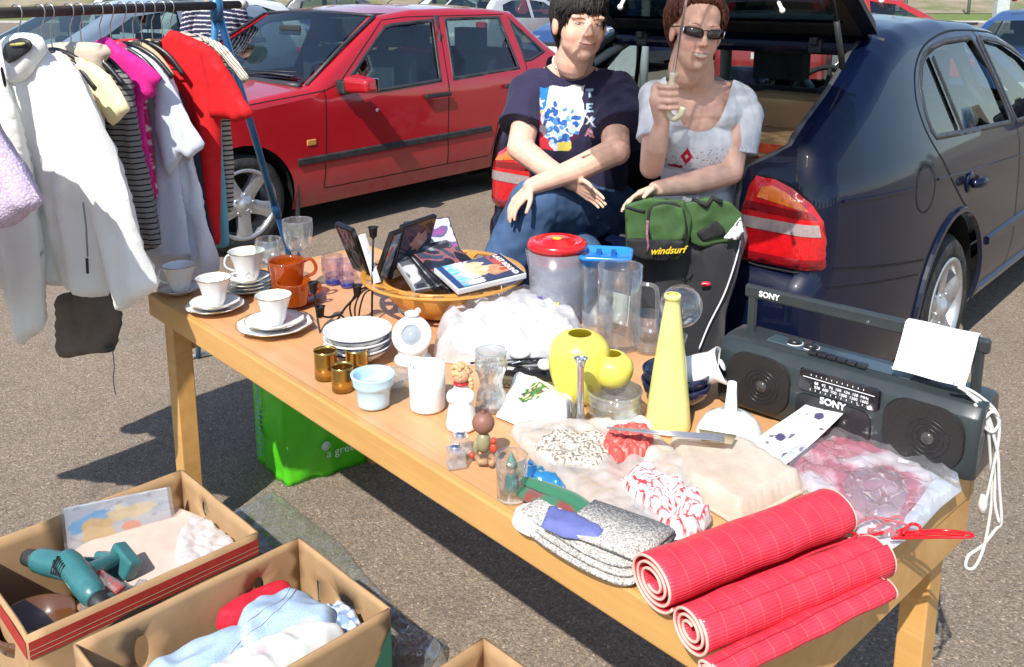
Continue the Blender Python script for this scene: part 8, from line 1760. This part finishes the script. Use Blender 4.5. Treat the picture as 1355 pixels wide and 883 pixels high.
b = MB(); b.box((Lb/2, 0, 0), (Lb, .022, .008)); b.build('tray', mat('bit_red', (.45, .02, .02), .4), bb_, bevel=.001); b = MB(); b.box((Lb/2, 0, .007), (Lb, .024, .006)); b.build('cover', GLH, bb_)
for i in range(7): b = MB(); b.tube([(Lb*(.08+.12*i), -.009, .0055), (Lb*(.08+.12*i), .009, .0055)], .0018, 6); b.build('bit', CHR, bb_)
# box B
HB_ = .27; B1 = Vector((-.502, 1.923, 0)); B2 = Vector((-.256, 1.674, 0)); B3 = Vector((-.863, 1.569, 0))
bb, MBx, ba_, bbb, WB = carton('cardboard_box', 'open cardboard box of light jeans with oval hand holes, middle of the three', B1, B2, B3, HB_, {'x0': [ovalh(.195, .20, .034, .017), [(.075, .14), (.090, .14), (.090, .20), (.075, .20)]], 'y0': [ovalh(.11, .185, .016, .040), ovalh(.38, .185, .016, .040)]})
b = MB(); b.add([(ba_+.0045, .0, .05), (ba_+.0045, .09, .05), (ba_+.0045, .05, .15), (ba_+.0045, .0, .23)], [(0, 1, 2, 3)]); b.build('green_print', mat('card_green', (.04, .14, .09), .7), bb)
def inB(x, y): p = MBx @ Vector((x, y, 0)); return (p.x, p.y)
t = NT('light_denim'); n = t.noise(11, 6, .6); n2 = t.noise(420, 2); c = t.mix(t.ramp(n.outputs[0], [(.35, 0.0), (.65, 1.0)]), (.22, .35, .53), (.36, .49, .66)); c = t.mix(t.ramp(n2.outputs[0], [(.4, 0.0), (.6, .25)]), c, (.75, .8, .85)); LDN = t.bsdf(c, .9, bump=n2.outputs[0], bstr=.5, bdist=.001)
def heap(name, label, cat, pts, z, h, mt, seed, wr=.012, ws=14, edge=.04, col=None, sp=.009): return draped(name, label, cat, None, h, mt, pts=pts, z=z, wr=wr, ws=ws, edge=edge, seed=seed, col=col, sp=sp)
def seam(o, pts, mt, r=.0016, nm='seam'):
    from mathutils.bvhtree import BVHTree
    bv = BVHTree.FromPolygons([v.co.copy() for v in o.data.vertices], [tuple(p.vertices) for p in o.data.polygons]); out = []
    for p in smoothpl([(a, b_, 0) for a, b_ in pts], 10):
        h = bv.ray_cast(Vector((p[0], p[1], 1)), Vector((0, 0, -1)))
        if h[0]: out.append(h[0]+Vector((0, 0, r*.6)))
    if len(out) > 2: b = MB(); b.tube(out, r, 5); b.build(nm, mt, o)
SEAM = mat('seam_thread', (.42, .46, .50), .9)
jn1 = heap('jeans', 'light blue jeans spread over the near left of the middle box', 'jeans', [inB(x, y) for x, y in ((.14, .16), (.28, .16), (.34, .25), (.335, .40), (.30, .48), (.10, .48), (.05, .38), (.07, .26))], .13, lambda x, y: .10-.2*abs(x), LDN, 41, ws=9, wr=.014, edge=.05)
jn2 = heap('jeans', 'light blue jeans with a stitched waistband, standing up at the back of the middle box', 'jeans', [inB(x, y) for x, y in ((.09, .07), (.22, .04), (.30, .10), (.31, .22), (.20, .27), (.08, .20))], .15, lambda x, y: .10-.2*abs(y), LDN, 42, ws=10, wr=.014, edge=.04)
def wband(u, v): p0 = Vector((*inB(.08+.14*u, .205-.02*u), .268+.02*math.sin(u*3))); return p0+Vector((.012*v, -.01*v, .035*(1-v)))
for o_, L_ in ((jn1, [[(.12, .18), (.20, .28), (.24, .42), (.22, .47)], [(.14, .19), (.22, .29), (.26, .42)], [(.30, .20), (.31, .30), (.30, .44)]]), (jn2, [[(.10, .08), (.15, .14), (.17, .24)], [(.12, .08), (.17, .14), (.19, .24)], [(.27, .08), (.29, .15), (.28, .22)]])):
    for q in L_: seam(o_, [inB(*p) for p in q], SEAM)
heap('blue_print_cloth', 'small blue patterned cloth by the oval hole of the middle box', 'cloth', [inB(x, y) for x, y in ((.20, .02), (.29, .02), (.32, .08), (.26, .12), (.19, .08))], .17, .05, attrmat('printed_cotton', .9), 43, col=lambda x, y, z: (.55, .62, .72) if nz(x*70, y*70, 2) > 0 else (.20, .30, .48), wr=.012, ws=35, edge=.02, sp=.005)
heap('red_cloth', 'red cloth showing at the back wall of the middle box', 'cloth', [inB(x, y) for x, y in ((.01, .07), (.07, .06), (.07, .20), (.01, .22))], .17, .035, mat('red_cloth_deep', (.50, .01, .03), .85, var=.2, vs=20), 44, wr=.005, ws=22, edge=.02)
heap('printed_blouse', 'white top with pale green leaf print, nearest the camera in the middle box', 'top', [inB(x, y) for x, y in ((.24, .12), (.335, .08), (.345, .30), (.34, .46), (.22, .44), (.21, .26))], .17, .095, attrmat('printed_cotton', .9), 45, col=lambda x, y, z: (.55, .62, .55) if nz(x*18, y*18, 9) > .32 else ((.55, .46, .50) if nz(x*20, y*20, 3) > .42 else (.62, .62, .61)), wr=.010, ws=14, edge=.05, sp=.006)
# box C
C1 = P(640, 845, .25); C1.z = 0; carton('cardboard_box', 'empty cardboard box whose back corner shows at the bottom of the view', C1, C1+Vector((.70, -.71, 0))*.36, C1+Vector((-.71, -.70, 0))*.48, .25, {})
# film sheet on the asphalt
draped('plastic_sheet', 'clear greenish plastic sheet lying on the asphalt behind the boxes', 'plastic sheet', None, .006, thin('sheet_film', (.90, .94, .93), .07, .22, .2, haze=.12, hazecol=(.62, .68, .66)), pts=[tuple(P(u, v, 0)[:2]) for u, v in ((300, 690), (330, 668), (362, 654), (410, 690), (452, 722), (480, 758), (520, 800), (560, 838), (592, 852), (560, 884), (500, 880), (430, 800), (350, 740))], z=.002, wr=.008, ws=22, edge=.03, sp=.012, seed=51)
draped('plastic_wrap', 'crumpled clear plastic bit standing by the corner of the middle box', 'plastic wrap', None, .04, FILM, pts=[tuple(P(u, v, 0)[:2]) for u, v in ((520, 868), (545, 850), (575, 862), (590, 880), (560, 900), (525, 895))], z=.006, wr=.02, ws=30, edge=.03, seed=52)
# green carrier bag
GRB = mat('green_bag', (.075, .50, .010), .45, coat=.2, var=.08, vs=10, bump=.5, bs=14, bd=.006)
gb = thing('shopping_bag', 'bright green woven shopping bag standing under the table', 'bag'); g0, g1, g2 = P(380, 645, 0), P(341, 607, 0), P(484, 612, 0)
ey_ = (g2-g0); ex_ = (g1-g0); g3 = g1+ey_; Hg = .36
b = MB()
def bagf(p, q, seed):
    nn_ = (q-p).cross(Vector((0, 0, 1))).normalized()
    return lambda u, v: p.lerp(q, u)+Vector((0, 0, Hg*v))+nn_*(.022*nz(u*5+seed, v*5, seed)*math.sin(PI*u)+.008*(.4-abs(nz(u*9, v*7+seed, 4)))*math.sin(PI*u)+.018*math.sin(PI*u)*math.sin(PI*v))
for i, (p, q) in enumerate(((g1, g0), (g0, g2), (g2, g3), (g3, g1))): b.grid(bagf(p, q, i*3), 14, 20)
b.add([g0+Vector((0, 0, .003)), g1+Vector((0, 0, .003)), g3+Vector((0, 0, .003)), g2+Vector((0, 0, .003))], [(0, 1, 2, 3)]); b.build('bag_body', GRB, gb, merge=.004, solid=.002)
exv = ey_.normalized(); Mg = frame3(g0+exv*.185+Vector((0, 0, .085))+exv.cross(Vector((0, 0, 1)))*.024, exv, Vector((0, 0, 1))); glyphs('a green', .040, mat('pale_green_print', (.55, .72, .50), .6), 'lettering', gb, Mg)
Mg = frame3(g0+exv*.125+Vector((0, 0, .115))+exv.cross(Vector((0, 0, 1)))*.026, exv, Vector((0, 0, 1))); b = MB(); b.lathe([(.016, 0), (.016, .001)], 20, M=Mg, cap1=True); b.build('printed_dot', mat('pale_green_print', (.55, .72, .50), .6), gb)
e3 = (g0-g1).normalized(); Mg = frame3(g1.lerp(g0, .45)+Vector((0, 0, .20))+e3.cross(Vector((0, 0, 1)))*.028, Vector((0, 0, 1)), -e3); b = MB()
for i in range(15): b.box((-.13+.0185*i, 0, 0), (.010, (.014, .022, .017)[i % 3], .0008), M=Mg)
b.build('vertical_print', mat('violet_print', (.20, .25, .55), .6), gb)
for p, q in ((g0, g2), (g1, g3)): b = MB(); b.tube(smoothpl([tuple(p.lerp(q, .25)+Vector((0, 0, Hg-.02))), tuple(p.lerp(q, .35)+Vector((0, 0, Hg+.10))), tuple(p.lerp(q, .65)+Vector((0, 0, Hg+.10))), tuple(p.lerp(q, .75)+Vector((0, 0, Hg-.02)))], 5), .008, 6, flat=.3); b.build('strap', GRB, gb)
# pebbles and litter on the asphalt
rnd = random.Random(21); b = MB()
for i in range(700):
    u = rnd.uniform(-50, 1400); v = rnd.uniform(330, 900); p = P(u, v, 0)
    if p.length > 7: continue
    s_ = rnd.uniform(.0015, .0045); b.ell((p.x, p.y, s_*.4), (s_, s_*rnd.uniform(.6, 1), s_*.6), 6, 4)
tag(b.build('loose_grit', mat('grit', (.34, .31, .27), .9, var=.4, vs=3)), kind='stuff')
